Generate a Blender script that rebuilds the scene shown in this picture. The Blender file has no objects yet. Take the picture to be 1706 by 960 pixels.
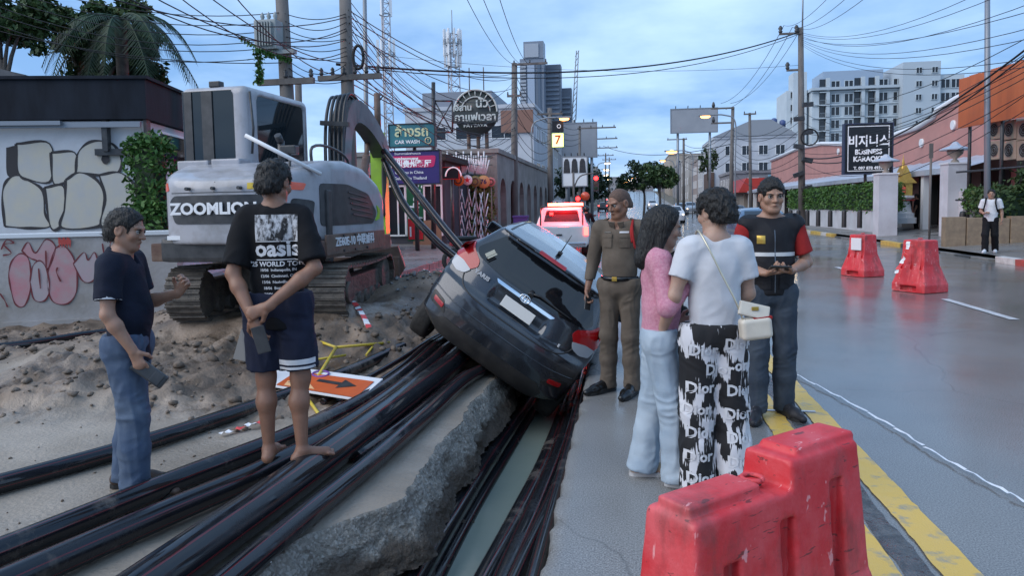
import bpy, bmesh, math, random
import numpy as np
from mathutils import Vector, Matrix, Euler, noise as mnoise
from mathutils.geometry import delaunay_2d_cdt
from mathutils.bvhtree import BVHTree
random.seed(7); RNG = np.random.default_rng(7)
R = math.radians; PI = math.pi
SC = bpy.context.scene; COL = SC.collection

# ---------------------------------------------------------------- camera
CAM_H = 1.62; YAW = R(8.906); PITCH = R(4.0); ROLL = R(1.0); FOC = 1232.0; CX, CY = 853.0, 431.51
_cy, _sy = math.cos(YAW), math.sin(YAW)
C_F = Vector((-_sy*math.cos(PITCH), _cy*math.cos(PITCH), -math.sin(PITCH)))
_r = Vector((_cy, _sy, 0)); _u = _r.cross(C_F)
C_R = math.cos(ROLL)*_r - math.sin(ROLL)*_u; C_U = math.sin(ROLL)*_r + math.cos(ROLL)*_u
C_O = Vector((0, 0, CAM_H))
cam = bpy.data.cameras.new('camera'); cam_o = bpy.data.objects.new('camera', cam); COL.objects.link(cam_o)
cam.sensor_width = 36; cam.lens = FOC/1706*36; cam.clip_end = 3000; cam.clip_start = 0.05
cam.shift_y = (CY-480)/1706
m3 = Matrix((C_R, C_U, -C_F)).transposed()
cam_o.matrix_world = Matrix.Translation(C_O) @ m3.to_4x4()
SC.camera = cam_o

# ---------------------------------------------------------------- sky, sun, exposure
SUN_EL, SUN_AZ = R(38), R(236)            # sun behind the cloud sheet, behind the camera to the left
world = bpy.data.worlds.new('World'); SC.world = world; world.use_nodes = True
wn, wl = world.node_tree.nodes, world.node_tree.links
wn.clear()
def _n(t, **k):
    n = wn.new(t)
    for a, b in k.items(): setattr(n, a, b)
    return n
wo = _n('ShaderNodeOutputWorld'); bg = _n('ShaderNodeBackground'); bg.inputs['Strength'].default_value = 0.11
sky = _n('ShaderNodeTexSky', sky_type='NISHITA', sun_disc=False, sun_elevation=SUN_EL, sun_rotation=SUN_AZ, altitude=0, air_density=1.0, dust_density=0.6, ozone_density=2.5)
tc = _n('ShaderNodeTexCoord'); sep = _n('ShaderNodeSeparateXYZ'); wl.new(tc.outputs['Generated'], sep.inputs[0])
zz = _n('ShaderNodeMath', operation='ADD'); wl.new(sep.outputs['Z'], zz.inputs[0]); zz.inputs[1].default_value = 0.16
zz2 = _n('ShaderNodeMath', operation='MAXIMUM'); wl.new(zz.outputs[0], zz2.inputs[0]); zz2.inputs[1].default_value = 0.05
dx = _n('ShaderNodeMath', operation='DIVIDE'); dy = _n('ShaderNodeMath', operation='DIVIDE')
wl.new(sep.outputs['X'], dx.inputs[0]); wl.new(zz2.outputs[0], dx.inputs[1]); wl.new(sep.outputs['Y'], dy.inputs[0]); wl.new(zz2.outputs[0], dy.inputs[1])
cmb = _n('ShaderNodeCombineXYZ'); wl.new(dx.outputs[0], cmb.inputs[0]); wl.new(dy.outputs[0], cmb.inputs[1])
no1 = _n('ShaderNodeTexNoise'); no1.inputs['Scale'].default_value = 0.85; no1.inputs['Detail'].default_value = 7; no1.inputs['Roughness'].default_value = 0.52; no1.inputs['Distortion'].default_value = 0.35
wl.new(cmb.outputs[0], no1.inputs['Vector'])
cr = _n('ShaderNodeValToRGB'); cr.color_ramp.elements[0].position = 0.40; cr.color_ramp.elements[1].position = 0.66
wl.new(no1.outputs['Fac'], cr.inputs[0])
no2 = _n('ShaderNodeTexNoise'); no2.inputs['Scale'].default_value = 0.62; no2.inputs['Detail'].default_value = 7; no2.inputs['Roughness'].default_value = 0.55
wl.new(cmb.outputs[0], no2.inputs['Vector'])
mr2 = _n('ShaderNodeMapRange'); mr2.inputs[1].default_value = 0.40; mr2.inputs[2].default_value = 0.62; wl.new(no2.outputs['Fac'], mr2.inputs[0])
cr2 = _n('ShaderNodeMix', data_type='RGBA'); wl.new(mr2.outputs[0], cr2.inputs[0])
cr2.inputs[6].default_value = (1.25, 2.45, 4.55, 1); cr2.inputs[7].default_value = (3.4, 4.8, 6.7, 1)   # dim and bright parts of the cloud sheet
ve = _n('ShaderNodeMath', operation='MULTIPLY_ADD'); wl.new(cr.outputs[0], ve.inputs[0]); ve.inputs[1].default_value = 0.16; ve.inputs[2].default_value = 0.82
mx = _n('ShaderNodeMix', data_type='RGBA'); wl.new(ve.outputs[0], mx.inputs[0]); vm = _n('ShaderNodeVectorMath', operation='MINIMUM'); wl.new(sky.outputs[0], vm.inputs[0]); vm.inputs[1].default_value = (4.5, 5.2, 6.5); wl.new(vm.outputs[0], mx.inputs[6]); wl.new(cr2.outputs[2], mx.inputs[7])
wl.new(mx.outputs[2], bg.inputs['Color']); wl.new(bg.outputs[0], wo.inputs[0])
sun = bpy.data.lights.new('sun', 'SUN'); sun.energy = 1.3; sun.angle = R(60); sun.color = (1.0, 0.93, 0.86)
sun_o = bpy.data.objects.new('sun', sun); COL.objects.link(sun_o)
sun_o.rotation_euler = Vector((math.sin(SUN_AZ)*math.cos(SUN_EL), math.cos(SUN_AZ)*math.cos(SUN_EL), math.sin(SUN_EL))).to_track_quat("Z", "Y").to_euler()
SC.view_settings.view_transform = 'Standard'; SC.view_settings.look = 'None'; SC.view_settings.gamma = 1; SC.view_settings.use_curve_mapping = False
SC.view_settings.exposure = 0.88
SC.cycles.use_denoising = True
SC.cycles.max_bounces = 6; SC.cycles.diffuse_bounces = 3; SC.cycles.glossy_bounces = 3; SC.cycles.transmission_bounces = 3; SC.cycles.transparent_max_bounces = 8
SC.cycles.sample_clamp_indirect = 6; SC.cycles.caustics_reflective = False; SC.cycles.caustics_refractive = False

# ---------------------------------------------------------------- helpers
def ray(px, py): return C_F + C_R*((px-CX)/FOC) - C_U*((py-CY)/FOC)
def P(px, py, d): return C_O + ray(px, py)*d                 # the point d metres ahead that the photo shows there
def G(px, py, z=0.0):
    r = ray(px, py); return C_O + r*((z-CAM_H)/r.z)          # the point on level z
def tag(o, label=None, cat=None, group=None, kind=None):
    if label: o['label'] = label
    if cat: o['category'] = cat
    if group: o['group'] = group
    if kind: o['kind'] = kind
    return o
def thing(name, label, cat, loc=(0, 0, 0), rz=0, group=None):
    o = bpy.data.objects.new(name, None); COL.objects.link(o); o.location = loc; o.rotation_euler = (0, 0, rz); o.empty_display_size = .2
    return tag(o, label, cat, group)
def mesh_np(name, V, Q, smooth=False):
    V = np.asarray(V, np.float32); me = bpy.data.meshes.new(name)
    if isinstance(Q, np.ndarray) and len(Q):
        k = Q.shape[1]; me.vertices.add(len(V)); me.vertices.foreach_set('co', V.ravel())
        me.loops.add(Q.size); me.loops.foreach_set('vertex_index', Q.ravel().astype(np.int32))
        me.polygons.add(len(Q)); me.polygons.foreach_set('loop_start', np.arange(0, Q.size, k, dtype=np.int32))
        me.update(calc_edges=True)
    else:
        me.from_pydata(V.tolist(), [], [list(f) for f in Q])
    if smooth: me.polygons.foreach_set('use_smooth', np.ones(len(me.polygons), bool))
    me.validate()
    return me
def link(name, me, mat=None, parent=None, loc=None, rot=None):
    o = bpy.data.objects.new(name, me); COL.objects.link(o)
    if mat is not None and me is not None and not me.materials: me.materials.append(mat)
    if parent: o.parent = parent
    if loc is not None: o.location = loc
    if rot is not None: o.rotation_euler = rot
    return o
def copy_tree(o, parent=None):
    c = o.copy(); COL.objects.link(c); c.parent = parent
    for ch in list(o.children): copy_tree(ch, c)
    return c
class MB:
    """collects shapes into one mesh"""
    def __init__(s): s.v = []; s.f = []; s.sm = []
    def add(s, vs, fs, smooth=False):
        b = len(s.v); s.v += [tuple(v) for v in vs]; s.f += [tuple(i+b for i in f) for f in fs]; s.sm += [smooth]*len(fs); return s
    def box(s, c, h, M=None, taper=1.0, bev=0.0):
        c = Vector(c); vs = []
        if bev > 0:
            bm = bmesh.new(); bmesh.ops.create_cube(bm, size=2)
            for v in bm.verts: v.co = Vector((v.co.x*h[0]*(taper if v.co.z > 0 else 1), v.co.y*h[1]*(taper if v.co.z > 0 else 1), v.co.z*h[2]))
            bmesh.ops.bevel(bm, geom=bm.edges[:], offset=bev, segments=2, affect='EDGES', profile=.7)
            bm.verts.index_update()
            vs = [(M @ v.co if M else v.co)+c for v in bm.verts]; fs = [[v.index for v in f.verts] for f in bm.faces]; bm.free()
            return s.add(vs, fs)
        for x in (-1, 1):
            for y in (-1, 1):
                for z in (-1, 1):
                    t = taper if z > 0 else 1
                    p = Vector((x*h[0]*t, y*h[1]*t, z*h[2])); vs.append((M @ p if M else p)+c)
        return s.add(vs, [(0, 1, 3, 2), (4, 6, 7, 5), (0, 4, 5, 1), (2, 3, 7, 6), (0, 2, 6, 4), (1, 5, 7, 3)])
    def bx(s, x0, x1, y0, y1, z0, z1, bev=0.0): return s.box(((x0+x1)/2, (y0+y1)/2, (z0+z1)/2), (abs(x1-x0)/2, abs(y1-y0)/2, abs(z1-z0)/2), bev=bev)
    def tube(s, pts, r, n=10, cap=True, smooth=True):
        pts = [Vector(p) for p in pts]; rs = r if isinstance(r, (list, tuple)) else [r]*len(pts)
        b = len(s.v); up = None; rings = []
        for i, p in enumerate(pts):
            t = (pts[min(i+1, len(pts)-1)]-pts[max(i-1, 0)]).normalized()
            if up is None:
                up = Vector((0, 0, 1)) if abs(t.z) < .9 else Vector((1, 0, 0))
            a = t.cross(up); a = a.normalized() if a.length > 1e-6 else t.orthogonal().normalized(); up = a.cross(t).normalized()
            for k in range(n):
                q = 2*PI*k/n; rings.append(p+(a*math.cos(q)+up*math.sin(q))*rs[i])
        fs = []
        for i in range(len(pts)-1):
            for k in range(n): fs.append((i*n+k, i*n+(k+1) % n, (i+1)*n+(k+1) % n, (i+1)*n+k))
        s.add(rings, fs, smooth)
        if cap: s.f += [tuple(b+k for k in range(n-1, -1, -1)), tuple(b+(len(pts)-1)*n+k for k in range(n))]; s.sm += [False, False]
        return s
    def cyl(s, a, b, r, r2=None, n=14): return s.tube([a, b], [r, r if r2 is None else r2], n)
    def prism(s, poly, y0, y1, M=None):
        """polygon in (x,z) run along y; M maps to place"""
        n = len(poly); vs = [Vector((x, y0, z)) for x, z in poly]+[Vector((x, y1, z)) for x, z in poly]
        if M: vs = [M @ v for v in vs]
        return s.add(vs, [tuple(range(n)), tuple(range(2*n-1, n-1, -1))]+[(i, i+n, (i+1) % n+n, (i+1) % n) for i in range(n)])
    def lathe(s, prof, c=(0, 0, 0), n=20, smooth=True):
        c = Vector(c); vs = []; fs = []
        for r, z in prof:
            for k in range(n): vs.append(c+Vector((r*math.cos(2*PI*k/n), r*math.sin(2*PI*k/n), z)))
        for i in range(len(prof)-1):
            for k in range(n): fs.append((i*n+k, i*n+(k+1) % n, (i+1)*n+(k+1) % n, (i+1)*n+k))
        return s.add(vs, fs, smooth)
    def quad(s, a, b, c, d): return s.add([a, b, c, d], [(0, 1, 2, 3)])
    def mesh(s, name):
        me = bpy.data.meshes.new(name); me.from_pydata(s.v, [], s.f)
        me.polygons.foreach_set('use_smooth', np.array(s.sm, bool)); me.update()
        bm = bmesh.new(); bm.from_mesh(me); bmesh.ops.recalc_face_normals(bm, faces=bm.faces[:]); bm.to_mesh(me); bm.free()
        return me
    def build(s, name, mat, parent=None, loc=None, rot=None): return link(name, s.mesh(name), mat, parent, loc, rot)

# signed-distance field, meshed with surface nets: used for bodies, clothes, car shell, soil
class Field:
    def __init__(s, lo, hi, h):
        s.lo = np.array(lo, np.float32); s.h = h; s.n = (np.ceil((np.array(hi)-s.lo)/h)+1).astype(int)
        s.F = np.full(s.n, .08, np.float32); s.ax = [s.lo[i]+h*np.arange(s.n[i], dtype=np.float32) for i in range(3)]
    def sub(s, lo, hi):
        a = np.clip(np.floor((np.array(lo)-s.lo)/s.h).astype(int), 0, s.n); b = np.clip(np.ceil((np.array(hi)-s.lo)/s.h).astype(int)+1, 0, s.n)
        sl = tuple(slice(a[i], b[i]) for i in range(3))
        return sl, s.ax[0][sl[0]][:, None, None], s.ax[1][sl[1]][None, :, None], s.ax[2][sl[2]][None, None, :]
    def comb(s, sl, d, k, mode):
        a = s.F[sl]
        if mode == 'u':
            h = np.clip(.5+.5*(d-a)/k, 0, 1); s.F[sl] = d*(1-h)+a*h-k*h*(1-h)
        else:
            h = np.clip(.5-.5*(-d-a)/k, 0, 1); s.F[sl] = -d*(1-h)+a*h+k*h*(1-h)
    def cone(s, a, b, ra, rb, k=.02, sq=None, mode='u', flat=False):
        a = np.array(a, np.float32); b = np.array(b, np.float32); m = max(ra, rb)*(max(1, sq[1]) if sq else 1)+k+3*s.h+.02
        sl, X, Y, Z = s.sub(np.minimum(a, b)-m, np.maximum(a, b)+m)
        ab = b-a; L = float(ab@ab)+1e-9
        px, py, pz = X-a[0], Y-a[1], Z-a[2]
        t = np.clip((px*ab[0]+py*ab[1]+pz*ab[2])/L, 0, 1)
        vx, vy, vz = px-t*ab[0], py-t*ab[1], pz-t*ab[2]
        if sq:
            n, f = sq; q = (vx*n[0]+vy*n[1]+vz*n[2])*(1/f-1)
            vx, vy, vz = vx+n[0]*q, vy+n[1]*q, vz+n[2]*q
        d = np.sqrt(vx*vx+vy*vy+vz*vz)-(ra+(rb-ra)*t)
        if flat: n_ = ab/math.sqrt(L); d = np.maximum(d, (X-b[0])*n_[0]+(Y-b[1])*n_[1]+(Z-b[2])*n_[2])
        s.comb(sl, d.astype(np.float32), k, mode); return s
    def ell(s, c, r, M=None, k=.02, mode='u'):
        c = np.array(c, np.float32); m = max(r)+k+3*s.h+.01
        sl, X, Y, Z = s.sub(c-m, c+m); x, y, z = X-c[0], Y-c[1], Z-c[2]
        if M is not None:
            x, y, z = (M[0][0]*x+M[1][0]*y+M[2][0]*z, M[0][1]*x+M[1][1]*y+M[2][1]*z, M[0][2]*x+M[1][2]*y+M[2][2]*z)
        q = np.sqrt((x/r[0])**2+(y/r[1])**2+(z/r[2])**2); d = (q-1)*min(r)
        s.comb(sl, d.astype(np.float32), k, mode); return s
    def box(s, c, hf, rnd=.02, M=None, k=.01, mode='u'):
        c = np.array(c, np.float32); m = float(np.linalg.norm(hf))+k+3*s.h
        sl, X, Y, Z = s.sub(c-m, c+m); x, y, z = X-c[0], Y-c[1], Z-c[2]
        if M is not None:
            x, y, z = (M[0][0]*x+M[1][0]*y+M[2][0]*z, M[0][1]*x+M[1][1]*y+M[2][1]*z, M[0][2]*x+M[1][2]*y+M[2][2]*z)
        qx, qy, qz = np.abs(x)-hf[0]+rnd, np.abs(y)-hf[1]+rnd, np.abs(z)-hf[2]+rnd
        o = np.sqrt(np.maximum(qx, 0)**2+np.maximum(qy, 0)**2+np.maximum(qz, 0)**2)+np.minimum(np.maximum(np.maximum(qx, qy), qz), 0)-rnd
        s.comb(sl, (o+0*(x+y+z)).astype(np.float32), k, mode); return s
    def cut(s, p, n, lo, hi, k=.008):
        """remove what lies on the n side of the plane, inside the box lo..hi"""
        sl, X, Y, Z = s.sub(lo, hi); d = (X-p[0])*n[0]+(Y-p[1])*n[1]+(Z-p[2])*n[2]
        s.F[sl] = np.maximum(s.F[sl], (d+0*(X+Y+Z)).astype(np.float32)); return s
    def ripple(s, fn):
        s.F += fn(s.ax[0][:, None, None], s.ax[1][None, :, None], s.ax[2][None, None, :]).astype(np.float32); return s
    def nets(s):
        F = s.F; S = F < 0; nx, ny, nz = F.shape
        c = np.zeros((nx-1, ny-1, nz-1), np.int8)
        for i in (0, 1):
            for j in (0, 1):
                for k in (0, 1): c += S[i:nx-1+i, j:ny-1+j, k:nz-1+k]
        idx = np.argwhere((c > 0) & (c < 8)); pos = np.zeros((len(idx), 3)); cnt = np.zeros(len(idx))
        cor = [(i, j, k) for i in (0, 1) for j in (0, 1) for k in (0, 1)]
        for a in range(8):
            for ax in range(3):
                if cor[a][ax] == 0:
                    b = list(cor[a]); b[ax] = 1; oa = np.array(cor[a]); ob = np.array(b)
                    va = F[tuple((idx+oa).T)]; vb = F[tuple((idx+ob).T)]; cr_ = (va < 0) != (vb < 0)
                    t = np.where(cr_, va/np.where(va == vb, 1, va-vb), 0)
                    pos += cr_[:, None]*(oa+t[:, None]*(ob-oa)); cnt += cr_
        V = (idx+pos/np.maximum(cnt, 1)[:, None])*s.h+s.lo
        im = np.full((nx-1, ny-1, nz-1), -1, np.int32); im[tuple(idx.T)] = np.arange(len(idx)); Q = []
        for ax in range(3):
            sl0 = [slice(1, -1)]*3; sl1 = [slice(1, -1)]*3
            sl0[ax] = slice(0, -1); sl1[ax] = slice(1, None)
            A = S[tuple(sl0)]; B = S[tuple(sl1)]; e = np.argwhere(A != B)
            if not len(e): continue
            fl = A[tuple(e.T)]; off = np.ones(3, int); off[ax] = 0; e = e+off
            u, v = (ax+1) % 3, (ax+2) % 3; eu = np.zeros(3, int); eu[u] = 1; ev = np.zeros(3, int); ev[v] = 1
            q = np.stack([im[tuple((e-eu-ev).T)], im[tuple((e-ev).T)], im[tuple(e.T)], im[tuple((e-eu).T)]], 1)
            q[~fl] = q[~fl][:, ::-1]; Q.append(q)
        Q = np.concatenate(Q); Q = Q[(Q >= 0).all(1)]
        return V, Q
    def build(s, name, mat, parent=None, loc=None, rot=None, disp=None):
        V, Q = s.nets(); me = mesh_np(name, V, Q, True)
        if disp is not None:
            n = np.empty(len(me.vertices)*3, np.float32); me.vertices.foreach_get('normal', n); V = V+n.reshape(-1, 3)*disp(V)[:, None]; me.vertices.foreach_set('co', V.astype(np.float32).ravel()); me.update()
        return link(name, me, mat, parent, loc, rot)
def vnoise(P, seed=0):
    """smooth value noise in -1..1 at points P (n,3)"""
    i = np.floor(P).astype(np.int64); f = P-i; f = f*f*(3-2*f); out = 0
    for dx in (0, 1):
        for dy in (0, 1):
            for dz in (0, 1):
                h = ((i[:, 0]+dx)*374761393+(i[:, 1]+dy)*668265263+(i[:, 2]+dz)*2147483647+seed*1274126177) & 0xffffffff
                h = ((h ^ (h >> 13))*1103515245) & 0xffffffff; h = (h ^ (h >> 16)) & 0xffff
                out = out+(h/32767.5-1)*(f[:, 0] if dx else 1-f[:, 0])*(f[:, 1] if dy else 1-f[:, 1])*(f[:, 2] if dz else 1-f[:, 2])
    return out

# ---------------------------------------------------------------- materials (all procedural)
MATS = {}
def mat(name, c, rough=.6, metal=0., c2=None, scale=4., bump=0., bscale=None, rough2=None, rscale=1.2, detail=5, emit=None, estr=0., spec=.5, coat=0., trans=0., alpha=1., stretch=None, ramp=(.35, .65)):
    if name in MATS: return MATS[name]
    m = bpy.data.materials.new(name); m.use_nodes = True; nt = m.node_tree; N, L = nt.nodes, nt.links
    b = N['Principled BSDF']; c = tuple(c)+(1,) if len(c) == 3 else c
    b.inputs['Base Color'].default_value = c; b.inputs['Roughness'].default_value = rough; b.inputs['Metallic'].default_value = metal
    b.inputs['Specular IOR Level'].default_value = spec; b.inputs['Coat Weight'].default_value = coat; b.inputs['Coat Roughness'].default_value = .08
    b.inputs['Transmission Weight'].default_value = trans; b.inputs['Alpha'].default_value = alpha
    if emit: b.inputs['Emission Color'].default_value = tuple(emit)+(1,); b.inputs['Emission Strength'].default_value = estr
    if c2 is not None or bump or rough2 is not None:
        t = N.new('ShaderNodeTexCoord'); src = t.outputs['Object']
        if stretch:
            mp = N.new('ShaderNodeMapping'); mp.inputs['Scale'].default_value = stretch; L.new(src, mp.inputs[0]); src = mp.outputs[0]
    if c2 is not None:
        n = N.new('ShaderNodeTexNoise'); n.inputs['Scale'].default_value = scale; n.inputs['Detail'].default_value = detail; n.inputs['Roughness'].default_value = .6; L.new(src, n.inputs['Vector'])
        r = N.new('ShaderNodeValToRGB'); r.color_ramp.elements[0].position, r.color_ramp.elements[1].position = ramp
        r.color_ramp.elements[0].color = c; r.color_ramp.elements[1].color = tuple(c2)+(1,)
        L.new(n.outputs['Fac'], r.inputs[0]); L.new(r.outputs[0], b.inputs['Base Color'])
    if rough2 is not None:
        n = N.new('ShaderNodeTexNoise'); n.inputs['Scale'].default_value = rscale; n.inputs['Detail'].default_value = 4; L.new(src, n.inputs['Vector'])
        r = N.new('ShaderNodeMapRange'); r.inputs[1].default_value = .38; r.inputs[2].default_value = .62; r.inputs[3].default_value = rough; r.inputs[4].default_value = rough2
        L.new(n.outputs['Fac'], r.inputs[0]); L.new(r.outputs[0], b.inputs['Roughness'])
    if bump:
        n = N.new('ShaderNodeTexNoise'); n.inputs['Scale'].default_value = bscale or scale*4; n.inputs['Detail'].default_value = 6; L.new(src, n.inputs['Vector'])
        bp = N.new('ShaderNodeBump'); bp.inputs['Strength'].default_value = min(1, bump); bp.inputs['Distance'].default_value = .02; L.new(n.outputs['Fac'], bp.inputs['Height']); L.new(bp.outputs[0], b.inputs['Normal'])
    MATS[name] = m; return m
def lamp_mat(name, c, s):
    return mat(name, c, .4, emit=c, estr=s)
def text(s, size, mat_, parent, loc, rot, name='lettering', depth=.004, align='CENTER', bold=0., sx=1., shear=0.):
    cu = bpy.data.curves.new(name, 'FONT'); cu.body = s; cu.size = size; cu.extrude = depth; cu.align_x = align; cu.align_y = 'CENTER'; cu.offset = bold; cu.shear = shear; cu.resolution_u = 3
    o = bpy.data.objects.new(name+'_curve', cu); COL.objects.link(o)
    bpy.context.view_layer.update()
    me = bpy.data.meshes.new_from_object(o.evaluated_get(bpy.context.evaluated_depsgraph_get())); bpy.data.objects.remove(o); bpy.data.curves.remove(cu)
    me.name = name; me.materials.clear(); me.materials.append(mat_)
    if sx != 1: me.transform(Matrix.Diagonal((sx, 1, 1, 1)))
    return link(name, me, None, parent, loc, rot)
def frame(o, xd, zd):
    """matrix placing local x along xd and local z along zd"""
    x = Vector(xd).normalized(); z = (Vector(zd)-x*Vector(zd).dot(x)).normalized(); y = z.cross(x)
    return Matrix.Translation(o) @ Matrix((x, y, z)).transposed().to_4x4()
def smooth_path(pts, n=8):
    """Catmull-Rom through points"""
    pts = [Vector(p) for p in pts]; q = [2*pts[0]-pts[1]]+pts+[2*pts[-1]-pts[-2]]; out = []
    for i in range(1, len(q)-2):
        for k in range(n):
            t = k/n; a, b, c, d = q[i-1], q[i], q[i+1], q[i+2]
            out.append(.5*((2*b)+(-a+c)*t+(2*a-5*b+4*c-d)*t*t+(-a+3*b-3*c+d)*t**3))
    out.append(pts[-1]); return out
def fnoise(x, y, z=0., o=4):
    return mnoise.fractal(Vector((x, y, z)), .9, 2.1, o)
# ================================================================ SETTING: ground, road, trench
def hz(y):                                        # the street climbs gently beyond the crossing
    t = max(0., min(y, 330)-45); return .00013*t*t if t < 200 else .00013*200*200+.052*(t-200)*max(0, 1-(t-200)/170)
def strip(name, xs, ys, zfun, m, kind='structure', smooth=True):
    xs, ys = list(xs), list(ys); V = [(x, y, zfun(x, y)) for y in ys for x in xs]; n = len(xs)
    Q = np.array([(j*n+i, j*n+i+1, (j+1)*n+i+1, (j+1)*n+i) for j in range(len(ys)-1) for i in range(n-1)])
    o = link(name, mesh_np(name, V, Q, smooth), m); return tag(o, kind=kind)
def road_mat(name, c, c2, r0, r1, rs, bumps=.12):
    """wet paving: fine grain, blotches, damp film with glossy and duller patches, hairline cracks"""
    m = mat(name, c, r0); nt = m.node_tree; N, L = nt.nodes, nt.links; b = N['Principled BSDF']
    t = N.new('ShaderNodeTexCoord'); o = t.outputs['Object']
    def nz(s, d=5, w=0.):
        n = N.new('ShaderNodeTexNoise'); n.inputs['Scale'].default_value = s; n.inputs['Detail'].default_value = d; n.inputs['Distortion'].default_value = w; L.new(o, n.inputs['Vector']); return n.outputs['Fac']
    def mr(x, a, b_, c_, d_):
        r = N.new('ShaderNodeMapRange'); L.new(x, r.inputs[0])
        for i, q in enumerate((a, b_, c_, d_)): r.inputs[i+1].default_value = q
        return r.outputs[0]
    mx = N.new('ShaderNodeMix'); mx.data_type = 'RGBA'; mx.inputs[6].default_value = c+(1,); mx.inputs[7].default_value = c2+(1,)
    L.new(mr(nz(.9, 6, .3), .3, .7, 0, 1), mx.inputs[0])
    g = N.new('ShaderNodeMix'); g.data_type = 'RGBA'; g.blend_type = 'MULTIPLY'; g.inputs[0].default_value = 1; L.new(mx.outputs[2], g.inputs[6])
    sp = N.new('ShaderNodeCombineColor'); q = mr(nz(120, 3), .3, .7, .42, 1.5)
    for i in range(3): L.new(q, sp.inputs[i])
    L.new(sp.outputs[0], g.inputs[7])
    vo = N.new('ShaderNodeTexVoronoi'); vo.feature = 'DISTANCE_TO_EDGE'; vo.inputs['Scale'].default_value = .33; L.new(o, vo.inputs['Vector'])
    wv = N.new('ShaderNodeTexNoise'); wv.inputs['Scale'].default_value = 2.5; L.new(o, wv.inputs['Vector'])
    wm = N.new('ShaderNodeMix'); wm.data_type = 'RGBA'; wm.inputs[0].default_value = .22; L.new(o, wm.inputs[6]); L.new(wv.outputs['Color'], wm.inputs[7]); L.new(wm.outputs[2], vo.inputs['Vector'])
    ck = N.new('ShaderNodeMix'); ck.data_type = 'RGBA'; ck.inputs[7].default_value = (c[0]*.3, c[1]*.3, c[2]*.3, 1); L.new(mr(vo.outputs['Distance'], 0, .003, .4, 0), ck.inputs[0]); L.new(g.outputs[2], ck.inputs[6])
    L.new(ck.outputs[2], b.inputs['Base Color']); L.new(mr(nz(rs, 4, .4), .36, .62, r0, r1), b.inputs['Roughness'])
    bp = N.new('ShaderNodeBump'); bp.inputs['Strength'].default_value = bumps; bp.inputs['Distance'].default_value = .01; L.new(nz(70, 6), bp.inputs['Height']); L.new(bp.outputs[0], b.inputs['Normal'])
    return m
M_ASPH = road_mat('wet_asphalt', (.135, .132, .128), (.175, .172, .166), .11, .26, .35, .07)
M_CONC = road_mat('wet_concrete', (.19, .188, .182), (.25, .247, .24), .20, .40, .7, .12)
M_SIDE = road_mat('pavement_concrete', (.15, .145, .14), (.22, .21, .20), .2, .55, .8, .2)
M_GRND = mat('far_ground', (.12, .11, .09), .9, c2=(.16, .15, .12), scale=.3)
YS = [14, 18, 22, 26, 30, 36, 42, 48, 54, 60, 70, 80, 90, 100, 115, 130, 145, 160, 180, 200, 225, 250, 280, 310, 340, 400, 600]
# ground: one sheet to the horizon, open where the street is dug up
gv = []; gf = []
def grect(x0, x1, y0, y1):
    b = len(gv); gv.extend([(x0, y0, hz(y0)-.03), (x1, y0, hz(y0)-.03), (x1, y1, hz(y1)-.03), (x0, y1, hz(y1)-.03)]); gf.append((b, b+1, b+2, b+3))
for a, b in zip(YS[:-1], YS[1:]): grect(-500, 500, a, b)
grect(-500, 500, 600, 1500); grect(-500, -9.6, -30, 14); grect(1.0, 500, -30, 14); grect(-9.6, 1.0, -30, -2.5)
tag(link('ground', mesh_np('ground', gv, gf), M_GRND), kind='structure')
strip('road', [1.19, 3, 5, 7, 9.3], [-2.5, 0, 3, 6, 10, 14], lambda x, y: 0.0, M_ASPH)
strip('road', [-5.2, -2, 2, 6, 9.3], YS, lambda x, y: hz(y), M_ASPH)
# concrete carriageway slab beside the trench with its sawn, chipped edge
yy = np.arange(-2.5, 14.01, .05)
V = []; nseg = 9
prof = [(1.19, 0), (.4, 0), (0., 0), (-.3, 0), (-.385, 0), (-.4, -.015), (-.4, -.1), (-.4, -.24), (-.36, -.9)]
for y in yy:
    ch = max(0, fnoise(y*2.2, 3.1)+.05)*.07+abs(fnoise(y*11, 8.))*.012
    for i, (x, z) in enumerate(prof):
        w = {3: .15, 4: 1, 5: 1, 6: .8, 7: .5}.get(i, 0)
        V.append((x+ch*w+(fnoise(y*6, z*9, 2.)*.018 if 5 < i < 8 else 0), y, z-(.01*ch/.03 if i == 5 else 0)))
Q = np.array([(j*nseg+i, (j+1)*nseg+i, (j+1)*nseg+i+1, j*nseg+i+1) for j in range(len(yy)-1) for i in range(nseg-1)])
tag(link('road_slab', mesh_np('road_slab', V, Q[:, ::-1], False), M_CONC), kind='structure')
# wet joint strip and painted markings
M_YEL = mat('yellow_road_paint', (.66, .43, .09), .35, c2=(.34, .29, .19), ramp=(.54, .66), detail=9, scale=9, bump=.25, bscale=120, rough2=.55, rscale=5)
M_WHP = mat('white_road_paint', (.62, .63, .64), .35, c2=(.4, .41, .42), scale=7)
M_JNT = mat('joint_filler', (.05, .055, .06), .12, c2=(.12, .125, .13), scale=14, bump=.9, bscale=55, rough2=.5, rscale=9)
def line_sheet(name, x0, x1, y0, y1, z, m, seed, wob=.018, step=.06):
    ys = np.arange(y0, y1+.001, step); V = []
    for y in ys:
        a = x0+wob*fnoise(y*3.1, seed)+.008*fnoise(y*14, seed+4); b = x1+wob*fnoise(y*2.7, seed+9)+.008*fnoise(y*13, seed+2)
        V += [(a, y, z+hz(y)), (b, y, z+hz(y))]
    Q = np.array([(2*i, 2*i+1, 2*i+3, 2*i+2) for i in range(len(ys)-1)])
    return tag(link(name, mesh_np(name, V, Q), m), kind='structure')
line_sheet('road_joint', 1.185, 1.30, -2.4, 14, .004, M_JNT, 1.5, .02)
line_sheet('yellow_road_line', 1.0, 1.165, -2.4, 9.4, .008, M_YEL, 4.4, .008)
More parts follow.
